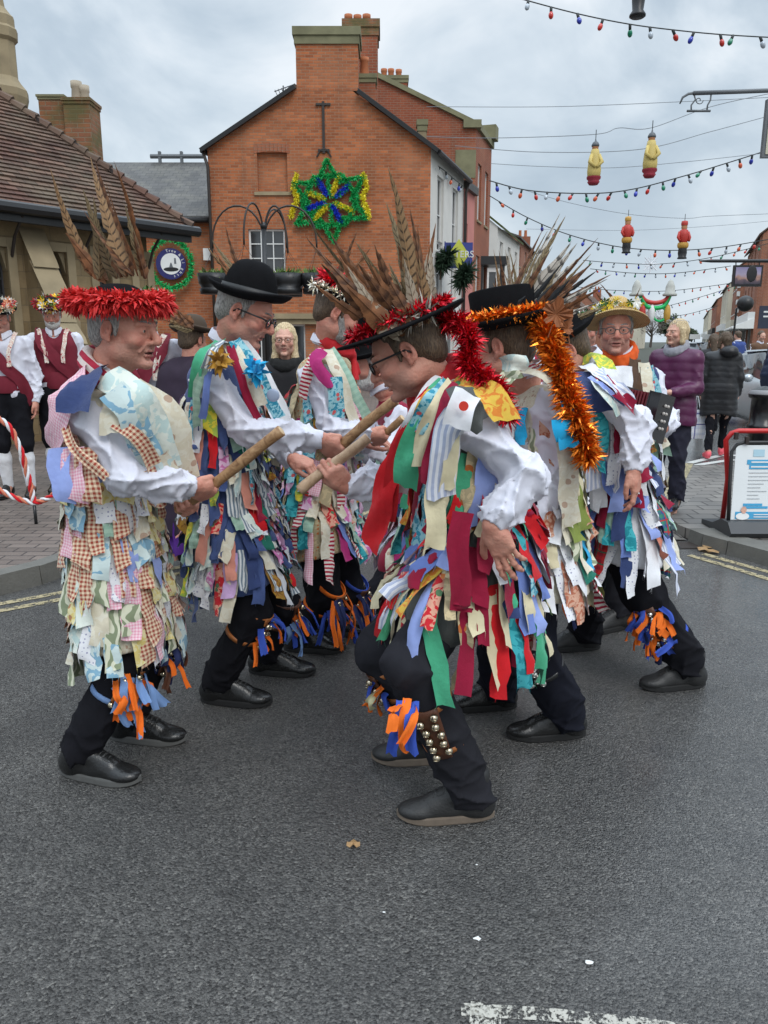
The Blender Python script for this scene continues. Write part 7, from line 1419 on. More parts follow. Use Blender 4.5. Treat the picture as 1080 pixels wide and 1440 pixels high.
    rp = B_+hd*SM+Vector((0, 0, SM*tp)); mb = MB(); rp0 = O+n*SM+Vector((0, 0, SM*tp)); bk = B_+n*2*SM; bl = O+n*2*SM; i = [mb.v(p) for p in (B_, bk, rp)]; mb.f(*i); i = [mb.v(p) for p in (bk, bl, rp0, rp)]; mb.f(*i); mb.build('rear_roof', TILE, AH)
    mb = MB(); nh = int(SM*hd.length/.16)
    for k in range(nh):
        p = B_+(hd+Vector((0, 0, tp)))*(SM*k/nh)+Vector((0, 0, .03)); q_ = B_+(hd+Vector((0, 0, tp)))*(SM*(k+1.15)/nh)+Vector((0, 0, .01)); mb.tube([p, q_], [.085, .06], 8)
    mb.build('hip_tiles', TILE, AH)
    mb = MB(); g0, g1 = O-n*.06, B_-n*.06; mb.tube([g0+Vector((0, 0, -.04)), g1+e*.08+Vector((0, 0, -.04))], .075, 8); mb.hexa([tuple(p+Vector((0, 0, z))) for z in (-.2, -.03) for p in (O+n*.02, B_+n*.02, B_+n*.10, O+n*.10)]); mb.build('gutter', BPAINT, AH)
    w0 = O+n*.42; Lw = Lf-.55; q_ = lambda u: None
    def along(u, z=2.2):   # distance along the wall where pixel column u hits it
        lo, hi = 0, Lw
        for _ in range(40):
            m_ = (lo+hi)/2; p = w0+e*m_; dep = p.y*CP-(z-CH)*SP
            if 540+F*p.x/dep < u: lo = m_
            else: hi = m_
        return m_
    hs = []
    for (u0, u1) in ((-60, -30), (-8, 14), (74, 97), (140, 158), (196, 208)):
        a0, a1 = along(u0), along(u1); hs.append((a0, a1, 1.15, 2.72, (3, 4)))
    wl, q = facade(AH, (w0.x, w0.y), (e.x, e.y), Lw, zE+.1, STONE, hs, frame=plain('lead_frame', (.05, .05, .055), .6), depth=.22, sill=STONEP, fw=.025)
    for h in hs:   # pointed heads and dressed surrounds
        a0, a1, b0, b1 = h[:4]; mb = MB(); m_ = (a0+a1)/2
        for s_ in (-1, 1):
            pts = [(m_+s_*(a1-a0)/2*(1-t_), b1-.28+.30*math.sin(t_*PI/2)) for t_ in (0, .25, .5, .75, 1)]
            i0 = [mb.v(q(a0 if s_ < 0 else a1, b1+.001, .05))]; ids = [mb.v(q(x, z, .05)) for x, z in pts]
            for x, y in zip(ids, ids[1:]): mb.f(i0[0], x, y)
            ids2 = [mb.v(q(x, z, .15)) for x, z in pts]
            for k in range(4): mb.f(ids[k], ids[k+1], ids2[k+1], ids2[k])
        mb.hexa([q(a0-.12, b0, .0), q(a0-.002, b0, 0), q(a0-.002, b0, -.03), q(a0-.12, b0, -.03), q(a0-.12, b1+.12, 0), q(a0-.002, b1+.12, 0), q(a0-.002, b1+.12, -.03), q(a0-.12, b1+.12, -.03)]); mb.hexa([q(a1+.002, b0, .0), q(a1+.12, b0, 0), q(a1+.12, b0, -.03), q(a1+.002, b0, -.03), q(a1+.002, b1+.12, 0), q(a1+.12, b1+.12, 0), q(a1+.12, b1+.12, -.03), q(a1+.002, b1+.12, -.03)]); mb.hexa([q(a0, b1+.002, .0), q(a1, b1+.002, 0), q(a1, b1+.002, -.03), q(a0, b1+.002, -.03), q(a0, b1+.12, 0), q(a1, b1+.12, 0), q(a1, b1+.12, -.03), q(a0, b1+.12, -.03)]); mb.build('stone_surround', STONEP, AH)
    facade(AH, (w0+e*Lw)[:2], (n.x, n.y), 5, zE+.1, STONE, [], name='end_wall')
    for (u_, nm) in ((38, 0), (-120, 1)):
        a0 = along(u_); a1 = a0+.26
        prof = [(0, 0), (-.92, 0), (-.92, 1.25), (-.80, 1.50), (-.58, 1.78), (-.48, 2.1), (-.25, 2.5), (0, 2.98)]; mb = MB(); A1 = [mb.v(q(a0, z, x)) for x, z in prof]; A2 = [mb.v(q(a1, z, x)) for x, z in prof]; mb.f(*A1); mb.f(*A2[::-1])
        for k in range(len(prof)-1): mb.f(A1[k], A1[k+1], A2[k+1], A2[k])
        bt = mb.build('buttress', STONE, AH)
        for k in range(2, 7):
            (x0_, z0_), (x1_, z1_) = prof[k], prof[k+1]; mb = MB(); mb.hexa([q(a0-.05, z0_-.03, x0_-.08), q(a1+.05, z0_-.03, x0_-.08), q(a1+.05, z0_+.05, x0_-.04), q(a0-.05, z0_+.05, x0_-.04), q(a0-.05, z1_-.02, x1_-.035), q(a1+.05, z1_-.02, x1_-.035), q(a1+.05, z1_+.05, x1_+.02), q(a0-.05, z1_+.05, x1_+.02)]); mb.build('weathering', STONEP, bt)
    for u_ in (20, 120, 235):
        a0 = along(u_); mb = MB(); mb.tube([q(a0, 2.6, -.02), q(a0, 2.85, -.15), q(a0, zE-.12, -.40)], .022, 6); mb.build('gutter_bracket', IRON, AH)
    # chimneys & turret beyond the roof
    Yc = 14.5; chimney(AH, 53, 88, 133, Yc, .5, BRICKO, STONEG, (), 140, zb=3, over=.03); chimney(AH, 88, 125, 137, Yc-.1, .5, BRICKO, BRICKO, ((101, 108, 138, .10), (112, 114, 138, .09)), 146, zb=3, potm=LEADC, over=.03)
    p = at(1, 60, 13.5); mb = MB(); zb = lambda v: zat(v, 13.5); mb.lathe([((.36), zb(190)), ((.36), zb(150)), ((.40), zb(138)), ((.40), zb(128)), ((.30), zb(118)), ((.245), zb(110)), ((.245), zb(60)), ((.30), zb(55)), ((.31), zb(42)), ((.27), zb(38)), ((.27), zb(24)), ((.22), zb(20)), ((.13), zb(10)), ((.10), zb(-10)), ((.001), zb(-30))], 10, Matrix.Translation((p.x, 13.5, 0)) @ Matrix.Diagonal((.86, .86, 1, 1))); tag(mb.build('stone_turret', STONEP, None), 'slim round stone turret chimney rising at the top left corner', 'turret')
    # ---------------- right side row
    def rblock(u0, Y0, L, z, wallm, label, floors=3, roofh=1.8, shop=WPAINT, dr=.388, wn=4, awn=None, quoin=False):
        d = Vector((dr, 1, 0)).normalized(); p = at(u0, 440, Y0); s = Vector((p.x, p.y, 0)); E = empty('house', s, label, 'building'); s2 = s+d*L; hs = []
        for fl in range(1, floors):
            zb = 3.2+(z-3.2)*(fl-1+.22)/(floors-1)
            for k in range(wn): a = L*(k+.5)/wn; hs.append((a-.5, a+.5, zb, zb+(z-3.2)/(floors-1)*.6, (2, 2)))
        for k in range(2): hs.append((L*k/2+.3, L*(k+1)/2-.3, .5, 2.4, (3, 1)))
        # facing left: along reversed direction so the outward normal points at the street
        hs = [(L-h[1], L-h[0])+h[2:] for h in hs]; facade(E, (s2.x, s2.y), (-d.x, -d.y), L, z, wallm, hs, name='street_wall', sill=WPAINT, fw=.09); facade(E, (s.x, s.y), (1, 0), 8, z, wallm, [(2, 3, z-2.6, z-1.1, (2, 2)), (4.5, 5.5, z-2.6, z-1.1, (2, 2))], name='end_wall', top=[(0, z), (8, z), (3, z+roofh)])
        mb = MB(); q0, q1 = s+Vector((-.25, -.1, z-.1)), s2+Vector((-.25, 0, z-.1)); r0, r1 = q0+Vector((3.2, 0, roofh+.1)), q1+Vector((3.2, 0, roofh+.1)); roofslab(mb, tuple(q0), tuple(r0), tuple(r1), tuple(q1)); roofslab(mb, tuple(r0), tuple(r0+Vector((5, 0, -roofh))), tuple(r1+Vector((5, 0, -roofh))), tuple(r1)); mb.build('roof', TILE if wallm is BRICKF else SLATE, E)
        mb = MB(); mb.slab(s2, s, .35, 2.5, 3.1, off=-.353); mb.build('shop_fascia', shop, E); c = r0+d*L*.5; mb = MB(); mb.box(c.x-.5, c.x+.6, c.y, c.y+.8, z+roofh-.8, z+roofh+1.3); mb.build('chimney', BRICKF, E)
        if quoin:
            mb = MB()
            for k in range(int(z/.6)): mb.obox((s.x-.02, s.y-.02), d, .45 if k % 2 else .3, .1, k*.6+.02, k*.6+.36)
            mb.build('quoins', WPAINT, E)
        if awn: mb = MB(); mb.hexa([tuple(v) for v in (s+Vector((-1.2, 0, 2.2)), s+Vector((0, 0, 2.2)), s2+Vector((0, 0, 2.2)), s2+Vector((-1.2, 0, 2.2)), s+Vector((-1.2, 0, 2.28)), s+Vector((0, 0, 2.8)), s2+Vector((0, 0, 2.8)), s2+Vector((-1.2, 0, 2.28)))]); mb.build('awning', awn, E)
        return E
    rblock(1062, 44, 12, 7.2, BRICKF, 'nearest red brick shop on the right with white sash windows', shop=WPAINT, roofh=2.4, awn=WPAINT); rblock(1036, 60, 9, 7.0, BRICKF, 'brick house with white corner stones, second on the right', shop=CREAMR, quoin=True, roofh=2.2); rblock(1022, 73, 16, 6.6, CREAMR, 'cream rendered house with a brown gutter, third on the right', floors=2); rblock(1008, 95, 25, 6.4, BRICKF, 'brick house, fourth on the right of the street', floors=2, shop=BPAINT); rblock(997, 130, 50, 6.4, CREAMR, 'distant pale house at the far end of the right side', floors=2)
    # ---------------- far trees at the end of the street
    BARK = plain('grey_bark', (.09, .075, .065), .95, .3, 3); TW = plain('bare_twigs', (.13, .105, .09), .95, .3, .5); LV = plain('dull_green_leaves', (.05, .07, .035), .95, .4, .5)
    for k, (u, vt, Yt, h, m_) in enumerate(((862, 420, 150, 0, TW), (890, 428, 170, 0, TW), (915, 432, 200, 0, TW), (938, 442, 230, 0, LV), (838, 415, 140, 0, TW), (955, 455, 260, 0, TW), (972, 462, 300, 0, LV), (815, 425, 130, 0, TW))):
        p = at(u, 480, Yt); H = zat(vt, Yt); E = empty('bare_tree' if m_ is TW else 'evergreen_tree', (p.x, p.y, 0), ('bare winter tree %s' % ('rising directly behind the straw hat', 'just right of the straw hat', 'below the left lantern of the swag', '', 'left of the straw hat', 'small and far at the end of the street', '', 'among the brick roofs left of the musician')[k]) if m_ is TW else ('dark green tree %s' % ('under the red and green swag' if k == 3 else 'farthest along the street')), 'tree', 'trees at the far end of the street')
        mb = MB(); mb.tube([(p.x, p.y, 0), (p.x+.2, p.y, H*.3), (p.x, p.y, H*.62)], [.35, .28, .1], 8); rs = np.random.RandomState(k)
        for j in range(14): a = rs.rand()*6.28; zz = H*rs.uniform(.25, .5); mb.tube([(p.x+.1, p.y, zz), (p.x+math.cos(a)*H*.2, p.y+math.sin(a)*H*.2, zz+H*.2), (p.x+math.cos(a)*H*.33, p.y+math.sin(a)*H*.3, zz+H*.38)], [.13, .08, .03], 5)
        mb.build('trunk', BARK, E); n_ = 1500; c = rs.normal(size=(n_, 3)); c /= np.linalg.norm(c, axis=1, keepdims=True); c *= (rs.rand(n_)**.4)[:, None]*(1+.25*np.sin(c[:, :1]*5+k)*np.cos(c[:, 2:]*4)); c = c*np.array((H*.36, H*.36, H*.34))+np.array((p.x, p.y, H*.64)); V = []; Fc = []
        for j in range(n_):
            d = Vector(rs.normal(size=3)).normalized()*(rs.uniform(.4, .9)); s_ = d.orthogonal().normalized()*(.05 if m_ is TW else .28); o = len(V); q0 = Vector(c[j]); V += [q0-s_, q0+s_, q0+d]; Fc.append((o, o+1, o+2))
        mkobj('crown', V, Fc, m_, E, autouv=False)
# ------------------------------------------------------------ street furniture, decorations
GT = foil('green_tinsel', (.03, .60, .18), (.01, .33, .08)); YT = foil('yellow_tinsel', (.95, .86, .05), (.75, .62, .03)); BT = foil('blue_tinsel', (.03, .09, .80), (.01, .04, .5))
for m in (GT, YT, BT): m.node_tree.nodes['Principled BSDF'].inputs['Metallic'].default_value = .25; m.node_tree.nodes['Principled BSDF'].inputs['Roughness'].default_value = .5
def furniture():
    rs = np.random.RandomState(50)
    # star on the gable
    Y = 22.86; S = empty('tinsel_star', at(462, 280, Y), 'big six pointed star of green, blue and yellow tinsel on the brick gable', 'christmas star'); P = lambda u, v: at(u, v, Y)
    c = (464, 282); a0 = -95
    def seg(pts, m, R=1.0, n=420, nm='tinsel'): tinsel(nm, [P(*p) for p in pts], R, n, m, S, rs, (.055, .115), .011, curl=.3)
    pr = lambda r, a: (c[0]+r*math.cos(math.radians(a)), c[1]+r*math.sin(math.radians(a)))
    for k in range(6):
        a = a0+60*k; seg([pr(30, a-30), pr(58, a), pr(30, a+30)], GT, n=900, nm='green_tinsel_point'); seg([pr(40, a-30), pr(40, a+30)], GT, n=500, nm='green_tinsel_bar'); seg([pr(6, a), pr(36, a)], GT, n=200, nm='green_tinsel_spoke')
    for k, (a, m) in enumerate(((-120, BT), (-70, YT), (-38, BT), (25, YT), (62, BT), (128, YT), (160, BT), (-160, YT))): seg([pr(9, a), pr(36, a)], m, 1.0, 520, 'coloured_spoke')
    for x in (-1, 1): seg([(c[0]+x*46, c[1]-38), (c[0]+x*52, c[1]-18), (c[0]+x*45, c[1]-5)], YT, 1.1, 420, 'yellow_tinsel'); seg([(c[0]+x*45, c[1]-5), (c[0]+x*52, c[1]+12), (c[0]+x*55, c[1]+24)], YT, 1.1, 400, 'yellow_tinsel')
    # wreath and roundel
    Yw = 23.1; Wc = at(240, 371, Yw); Wt = empty('tinsel_wreath', Wc, 'round green tinsel wreath around a navy and white lettered roundel on the low brick wall', 'wreath'); s_ = 23.3/1082
    tinsel('wreath', [Wc+Vector((28*s_*math.cos(a), 0, 31*s_*math.sin(a))) for a in np.linspace(0, 2*PI, 24, endpoint=False)], 1., 1800, GT, Wt, rs, (.06, .14), .012, closed=True)
    M = Matrix.Translation(Wc+Vector((0, .05, 0))) @ Matrix.Rotation(PI/2, 4, 'X'); mb = MB(); R_ = 20*s_
    mb.lathe([((.001), .03), ((R_), .03), ((R_), 0)], 36, M); rd = mb.build('roundel', plain('navy_sign', (.02, .02, .12), .4), Wt); mb = MB(); mb.lathe([((.001), .036), ((R_*.68), .036), ((R_*.68), .03)], 36, M); mb.build('roundel_face', WPAINT, rd)
    def arc(s, r, a0, a1, size, mat, par):
        for k, chx in enumerate(s):
            if chx == ' ': continue
            a = math.radians(a0+(a1-a0)*k/max(1, len(s)-1)); lettering(chx, size, M @ Matrix.Translation((r*math.cos(a), r*math.sin(a), .034)) @ Matrix.Rotation(a-PI/2, 4, 'Z'), mat, par, 'letter')
    arc('Tree & Li', R_*.84, 105, 5, R_*.27, WPAINT, rd); arc('ghts', R_*.84, -25, -75, R_*.27, WPAINT, rd)
    mb = MB(); mb.lathe([((.001), .040), ((R_*.5), .040), ((R_*.5), .037)], 20, M @ Matrix.Translation((0, -R_*.35, 0)) @ Matrix.Scale(.28, 4, (0, 1, 0))); mb.build('emblem', BPAINT, rd); mb = MB(); mb.hexa([tuple(M @ Vector(p)) for p in ((-.05, -.1, .037), (.06, -.1, .037), (.06, -.1, .041), (-.05, -.1, .041), (-.01, .03, .037), (.02, .03, .037), (.02, .03, .041), (-.01, .03, .041))]); mb.hexa([tuple(M @ Vector(p)) for p in ((.1, .0, .037), (.16, .0, .037), (.16, .0, .041), (.1, .0, .041), (.1, .16, .037), (.15, .16, .037), (.15, .16, .041), (.1, .16, .041))]); mb.build('emblem', GREYM, rd)
    # basket post
    Yp = 13.5; B = at(376, 480, Yp); PL = empty('basket_post', (B.x, Yp, 0), 'black iron post with hooped arms carrying planted bowls behind the bowler hat', 'planter post'); zt = zat(318, Yp); mb = MB(); mb.tube([(B.x, Yp, 0), (B.x, Yp, .3)], .09, 12); mb.tube([(B.x, Yp, .3), (B.x, Yp, zt)], [.05, .04], 12); 
    mb.sphere((B.x, Yp, zt), .06); pm = mb.build('post', BPAINT, PL, True); zb = zat(385, Yp); k_ = 13.6/1082
    sld = plain('basket_plants', (.12, .20, .05), .8, .5, 20)
    for (uu, dy) in ((301, 0.), (404, .0), (352, -.5), (446, .0), (398, .75)):
        x = at(uu, 385, Yp).x; r = x-B.x; h = zat(292, Yp)-.0; s = 1 if r > 0 else -1
        dirv = Vector((r, dy, 0)); dl = dirv.length; dv = dirv/dl; pts = []
        for t_ in np.linspace(0, PI, 14): pts.append(Vector((B.x, Yp, 0))+dv*(dl/2-dl/2*math.cos(t_))+Vector((0, 0, zt-.25+(h-zt+.28)*math.sin(t_))))
        pts.append(pts[-1]+Vector((0, 0, -.10))); mb = MB(); mb.tube([Vector((B.x, Yp, zt-.9))]+pts, .016, 8); mb.build('hooped_arm', IRON, PL, True)
        c = Vector((B.x, Yp, 0))+dv*dl; 
        mb = MB(); mb.lathe([((.02), zb-.33), ((.24), zb-.33), ((.25), zb-.24), ((.22), zb-.235), ((.26), zb-.16), ((.285), zb), ((.255), zb), ((.20), zb-.1)], 22, Matrix.Translation((c.x, c.y, 0))); bw = mb.build('planter_bowl', BPAINT, PL, True)
        mb = MB(); [mb.tube([c+Vector((.27*math.cos(a), .27*math.sin(a), zb)), c+Vector((0, 0, pts[-1].z))], .004, 4) for a in (0, 2.1, 4.2)]; mb.build('chain', IRON, bw)
        tinsel('plants', [c+Vector((.18*math.cos(a), .18*math.sin(a), zb-.02)) for a in np.linspace(0, 6.28, 10)], 1., 420, sld, bw, rs, (.05, .14), .012, curl=-.1)
    # hanging shop sign on the left
    Yh = 23.9; Hs = empty('hanging_shop_sign', at(646, 358, Yh), 'navy hanging sign with a yellow green diamond and white letters on the pub side wall', 'shop sign'); a, b = at(626, 377, Yh), at(665, 341, Yh); mb = MB(); mb.box(a.x, b.x, Yh, Yh+.06, a.z, b.z); mb.box(a.x-.03, a.x, Yh-.01, Yh+.07, a.z-.03, b.z+.03); bd = mb.build('board', plain('navy_board', (.03, .045, .22), .4), Hs)
    cx, cz = at(645, 358, Yh).x, zat(358, Yh); mb = MB(); w_ = .31; mb.f(*[mb.v(p) for p in ((cx-w_, Yh-.012, cz), (cx, Yh-.012, cz-.42), (cx+w_, Yh-.012, cz), (cx, Yh-.012, cz+.44))]); mb.build('diamond', plain('lime_diamond', (.50, .52, .06), .5), bd)
    lettering('TTERS', .27, Matrix.Translation((cx+.08, Yh-.022, cz+.0)) @ Matrix.Rotation(PI/2, 4, 'X'), WPAINT, bd)
    for (u, v, rr) in ((624, 366, 1.), (651, 388, 1.)):
        p = at(u, v, 23.7); T = empty('wall_fir', p, 'small dark fir on a bracket %s of the navy hanging sign' % ('left' if u < 640 else 'below'), 'small tree', 'small firs on brackets on the pub side wall'); mb = MB(); mb.tube([p+Vector((-.1, 0, -.55)), p+Vector((0, 0, .1))], .03, 6); mb.build('stem', BARKM, T)
        tinsel('foliage', [p+Vector((-.08, 0, -.2)), p, p+Vector((.15, -.1, .15))], 1., 700, plain('fir_green', (.012, .035, .014), .8) if 'fir_green' not in MATS else MATS['fir_green'], T, rs, (.15, .42), .02, curl=.2)
    # brackets and signs upper right
    Yb = 8.6; a, b = at(975, 131, Yb), at(1120, 126, Yb); E = empty('sign_bracket', b, 'wrought iron bracket with a scroll, reaching in from the upper right edge', 'sign bracket'); mb = MB(); mb.tube([a, b], .022, 8); mb.tube([at(956, 146, Yb), at(960, 137, Yb), at(968, 132, Yb), a], [.007, .012, .014, .016], 6); mb.build('bar', GREYM, E, True)
    mb = MB(); mb.tube([at(976, 133, Yb), at(978, 140, Yb), at(972, 148, Yb), at(972, 156, Yb)], .008, 6); mb.tube([at(1000, 133, Yb), at(999, 141, Yb), at(995, 148, Yb), at(994, 156, Yb)], .008, 6); mb.tube([at(966, 156, Yb), at(999, 156, Yb)], .012, 6)
    mb.tube([at(983+6*math.cos(t_)*(1-t_/9), 141+6*math.sin(t_)*(1-t_/9), Yb) for t_ in np.linspace(0, 7, 20)], .005, 5); mb.build('scroll', GREYM, E, True)
    E = empty('edge_sign', at(1090, 180, Yb), 'cream sign board in a dark frame cut off by the right edge', 'sign'); a, b = at(1070, 222, Yb), at(1150, 140, Yb); mb = MB(); mb.box(a.x, b.x, Yb-.02, Yb+.03, a.z, b.z); mb.build('frame', GREYM, E); mb = MB(); mb.box(a.x+.03, b.x, Yb-.03, Yb-.021, a.z+.03, b.z-.03); mb.build('panel', plain('cream_panel', (.50, .47, .36), .5), E)
    mb = MB(); mb.tube([at(1088, 140, Yb), at(1088, 127, Yb)], .01, 5); mb.build('hanger', GREYM, E)
    Yi = 20.; E = empty('inn_sign', at(1050, 388, Yi), 'framed picture sign of a purple dusk sky hanging from a long bracket on the right', 'inn sign'); a, b = at(1029, 403, Yi), at(1073, 373, Yi); mb = MB(); mb.box(a.x, b.x, Yi-.03, Yi+.04, a.z, b.z); fr = mb.build('frame', BPAINT, E)
    m, t, b_ = nt('painted_landscape'); cxy = N(t, 'ShaderNodeSeparateXYZ'); t.links.new(geo(t), cxy.inputs[0]); zz = mth(t, 'DIVIDE', mth(t, 'SUBTRACT', cxy.outputs[2], a.z), b.z-a.z); nn = noise_(t, 6, 5, geo(t)); c = ramp(t, mth(t, 'ADD', zz, mth(t, 'MULTIPLY', mth(t, 'SUBTRACT', nn, .5), .5)), [(.1, (.04, .035, .05)), (.3, (.12, .08, .10)), (.38, (.38, .22, .17)), (.55, (.35, .30, .40)), (1, (.20, .18, .33))]); setp(t, b_, Base_Color=c, Roughness=.4)
    mb = MB(); mb.box(a.x+.05, b.x-.05, Yi-.045, Yi-.031, a.z+.05, b.z-.05); mb.build('picture', m, fr); mb = MB(); mb.tube([at(985, 367, Yi), at(1000, 367, Yi), at(1120, 367, Yi)], [.02, .04, .045], 6); [mb.tube([at(u, 367, Yi), at(u, 374, Yi)], .014, 5) for u in (1035, 1068)]; mb.build('bracket', BPAINT, E); mb = MB(); x = at(1056, 385, Yi); mb.sphere((x.x, Yi-.05, x.z), (.13, .012, .2), 10, 7); mb.build('painted_tree', BPAINT, fr)
    Yq = 30; E = empty('hanging_board', at(1076, 446, Yq), 'dark blue hanging board at the right edge above the white shopfronts', 'sign'); a, b = at(1066, 462, Yq), at(1090, 430, Yq); mb = MB(); mb.box(a.x, b.x, Yq, Yq+.06, a.z, b.z); bd = mb.build('board', plain('slate_blue', (.025, .03, .055), .5), E); mb = MB(); [mb.box(a.x+.15, b.x-.1, Yq-.008, Yq-.001, z, z+.06) for z in (b.z-.25, b.z-.42)]; mb.build('writing', WPAINT, bd)
    Yl = 34; E = empty('wall_lantern', at(1048, 427, Yl), 'round dark lamp on a bracket beside the picture sign', 'wall lamp'); p = at(1048, 427, Yl); mb = MB(); mb.sphere(p, .34, 12, 8); mb.build('lamp_head', BPAINT, E, True); mb = MB(); mb.tube([p, p+Vector((-.35, 0, -.2)), p+Vector((-.38, 0, -2.2))], .05, 6); mb.build('bracket', BPAINT, E)
    # strings of bulbs
    cols = [plain('bulb_red', (.55, .02, .01), .15, coat=.5), plain('bulb_blue', (.01, .03, .38), .15, coat=.5), plain('bulb_amber', (.62, .10, .03), .15, coat=.5), plain('bulb_green', (.0, .20, .10), .15, coat=.5), plain('bulb_clear', (.42, .47, .52), .15, coat=.5)]; CAB = plain('dark_cable', (.03, .035, .035), .7); WIRE = plain('steel_wire_rope', (.20, .22, .24), .6)
    def cat(pts, n=60):
        P = [A(p) for p in pts]; t_ = np.linspace(0, len(P)-1, n); Q = []
        for x in t_:
            i = int(min(math.floor(x), len(P)-2)); f = x-i; p0 = P[max(i-1, 0)]; p1 = P[i]; p2 = P[i+1]; p3 = P[min(i+2, len(P)-1)]; Q.append(.5*((2*p1)+(-p0+p2)*f+(2*p0-5*p1+4*p2-p3)*f*f+(-p0+3*p1-3*p2+p3)*f**3))
        return Q
    def lights(pts, Y, us, label, r=.022, cable=.006, start=0, Y1=None):
        Y1 = Y if Y1 is None else Y1; n = len(pts); Q = cat([at(u, v, Y+(Y1-Y)*i/(n-1)) for i, (u, v) in enumerate(pts)]); E = empty('light_string', Q[0], label, 'string lights', 'strings of coloured bulbs across the street'); mb = MB(); mb.tube(Q, cable, 5); mb.build('cable', CAB, E, True)
        Q = np.array(Q); dep = Q[:, 1]*CP-(Q[:, 2]-CH)*SP; U = 540+F*Q[:, 0]/dep; order = np.argsort(U)
        for k, u in enumerate(us):
            p = Vector([float(np.interp(u, U[order], Q[order, j])) for j in range(3)]); d = Vector((rs.normal(0, .35), rs.normal(0, .35), -1)).normalized(); mb = MB(); mb.m = 0; mb.tube([p, p+d*r*2.0], r*.55, 6); mb.m = 1; Mx = d.to_track_quat('Z', 'X').to_matrix(); mb.sphere(p+d*r*3.1, (r, r, r*1.45), 8, 6, Mx); mb.build('bulb', [CAB, cols[(start+k*3+k//4) % 5] if not isinstance(start, list) else cols[start[k]]], E, True)
    lights([(700, -12), (742, 1), (815, 20), (885, 34), (955, 43), (1020, 49), (1110, 54)], 7.0, (743, 775, 812, 848, 886, 914, 946, 976, 1013, 1031, 1069), 'nearest string of coloured bulbs, crossing the top right corner', .021, .005, [4, 0, 1, 0, 3, 4, 0, 1, 0, 3, 4])
    lights([(688, 254), (745, 268), (830, 272), (890, 266), (960, 248), (1020, 230), (1090, 208)], 15, list(range(698, 1075, 18)), 'string of coloured bulbs dipping below the two yellow robed figures', .036, .010, 1)
    lights([(688, 275), (740, 305), (800, 330), (870, 347), (940, 352), (1010, 348), (1090, 335)], 18, list(range(702, 1075, 20)), 'string of bulbs running down from the brick building past the soldier figures', .036, .010, 2)
    lights([(820, 366), (870, 370), (930, 371), (1000, 362), (1090, 340)], 24, list(range(830, 1078, 17)), 'string of bulbs passing behind the snowflake', .034, .010, 3); lights([(830, 378), (890, 384), (950, 384), (1028, 374)], 30, list(range(838, 1026, 14)), 'lower string of bulbs just beneath the snowflake', .036, .012, 0)
    lights([(800, 402), (860, 408), (940, 409), (1030, 398)], 40, list(range(806, 1026, 12)), 'string of bulbs level with the bells of the swag', .04, .014, 2); lights([(940, 430), (970, 422), (1010, 410), (1045, 398)], 48, list(range(944, 1040, 10)), 'short rising string of bulbs right of the swag', .045, .016, 4); lights([(944, 445), (970, 441), (1010, 430)], 60, list(range(948, 1008, 9)), 'faint far string of bulbs above the distant roofs', .05, .018, 1)
    lights([(608, 228), (625, 240), (640, 253), (652, 262)], 23.4, (610, 618, 627, 636, 646, 650), 'short string of bulbs along the gutter of the white rendered wall', .05, .012, 3, 26)
    for k, (pts, Yw_, lb) in enumerate((([(600, 150), (780, 150), (960, 143), (1100, 136)], 14, 'thin wire crossing highest, level with the upper bracket'), ([(600, 192), (700, 194), (836, 189), (870, 180), (915, 180), (1000, 150), (1100, 128)], 11.2, 'wavy thin wire carrying the two yellow robed figures'), ([(690, 230), (760, 234), (860, 236), (960, 228), (1070, 216)], 14, 'thin wire just above the bulbs under the yellow robed figures'), ([(730, 265), (800, 285), (882, 301), (961, 307), (1000, 304), (1100, 300)], 16, 'thin wire carrying the two soldier figures'), ([(640, 205), (760, 214), (900, 210), (1000, 185), (1100, 158)], 11.4, 'thin wire steadying the yellow robed figures'), ([(740, 322), (880, 324), (1000, 318), (1090, 310)], 20, 'thin wire across the soldiers knees'))):
        mb = MB(); mb.tube(cat([at(u, v, Yw_) for u, v in pts]), .005, 4); tag(mb.build('overhead_wire', WIRE), lb, 'wire', 'wires over the street')
    # hanging figures
    YEL = plain('yellow_robe', (.55, .42, .13), .6, .2, 8); RB = plain('red_hem', (.30, .02, .04), .6); GB = plain('grey_bonnet', (.09, .10, .11), .5); FC = plain('painted_face', (.45, .2, .09), .6); SR = plain('soldier_red', (.45, .03, .02), .5); SG_ = plain('soldier_gold', (.55, .30, .05), .5)
    def fig(u, v0, v1, Y, kind, label):
        zt, zb = zat(v0, Y), zat(v1, Y); x = at(u, (v0+v1)/2, Y).x; H = zt-zb; E = empty('hanging_figure', (x, Y, zt), label, 'hanging figure', 'figures hung over the street'); M = Matrix.Translation((x, Y, zb)); L = lambda pr, m, nm, par=E, MM=M: (lambda mb: (mb.lathe([((r*H), z*H) for r, z in pr], 18, MM), mb.build(nm, m, par, True))[1])(MB())
        if kind == 'robe':
            L([(.001, .16), (.10, .16), (.145, .22), (.155, .32), (.14, .5), (.105, .68), (.085, .78), (.05, .80)], YEL, 'robe'); L([(.16, .205), (.158, .16), (.12, .12), (.14, .09), (.10, .03), (.001, .02)], RB, 'hem'); L([(.001, .94), (.05, .93), (.075, .87), (.07, .80), (.04, .76)], FC, 'head'); L([(.001, 1.02), (.015, 1.0), (.02, .96), (.06, .935), (.088, .88), (.086, .85), (.06, .84)], GB, 'bonnet'); 
            for s in (-1, 1): mb = MB(); mb.tube([(x+s*.08*H, Y-.03, zb+.66*H), (x+s*.14*H, Y-.12*H, zb+.5*H), (x+s*.01, Y-.16*H, zb+.38*H)], [.045*H, .045*H, .03*H], 8); mb.build('sleeve', YEL, E, True)
        elif kind == 'soldier':
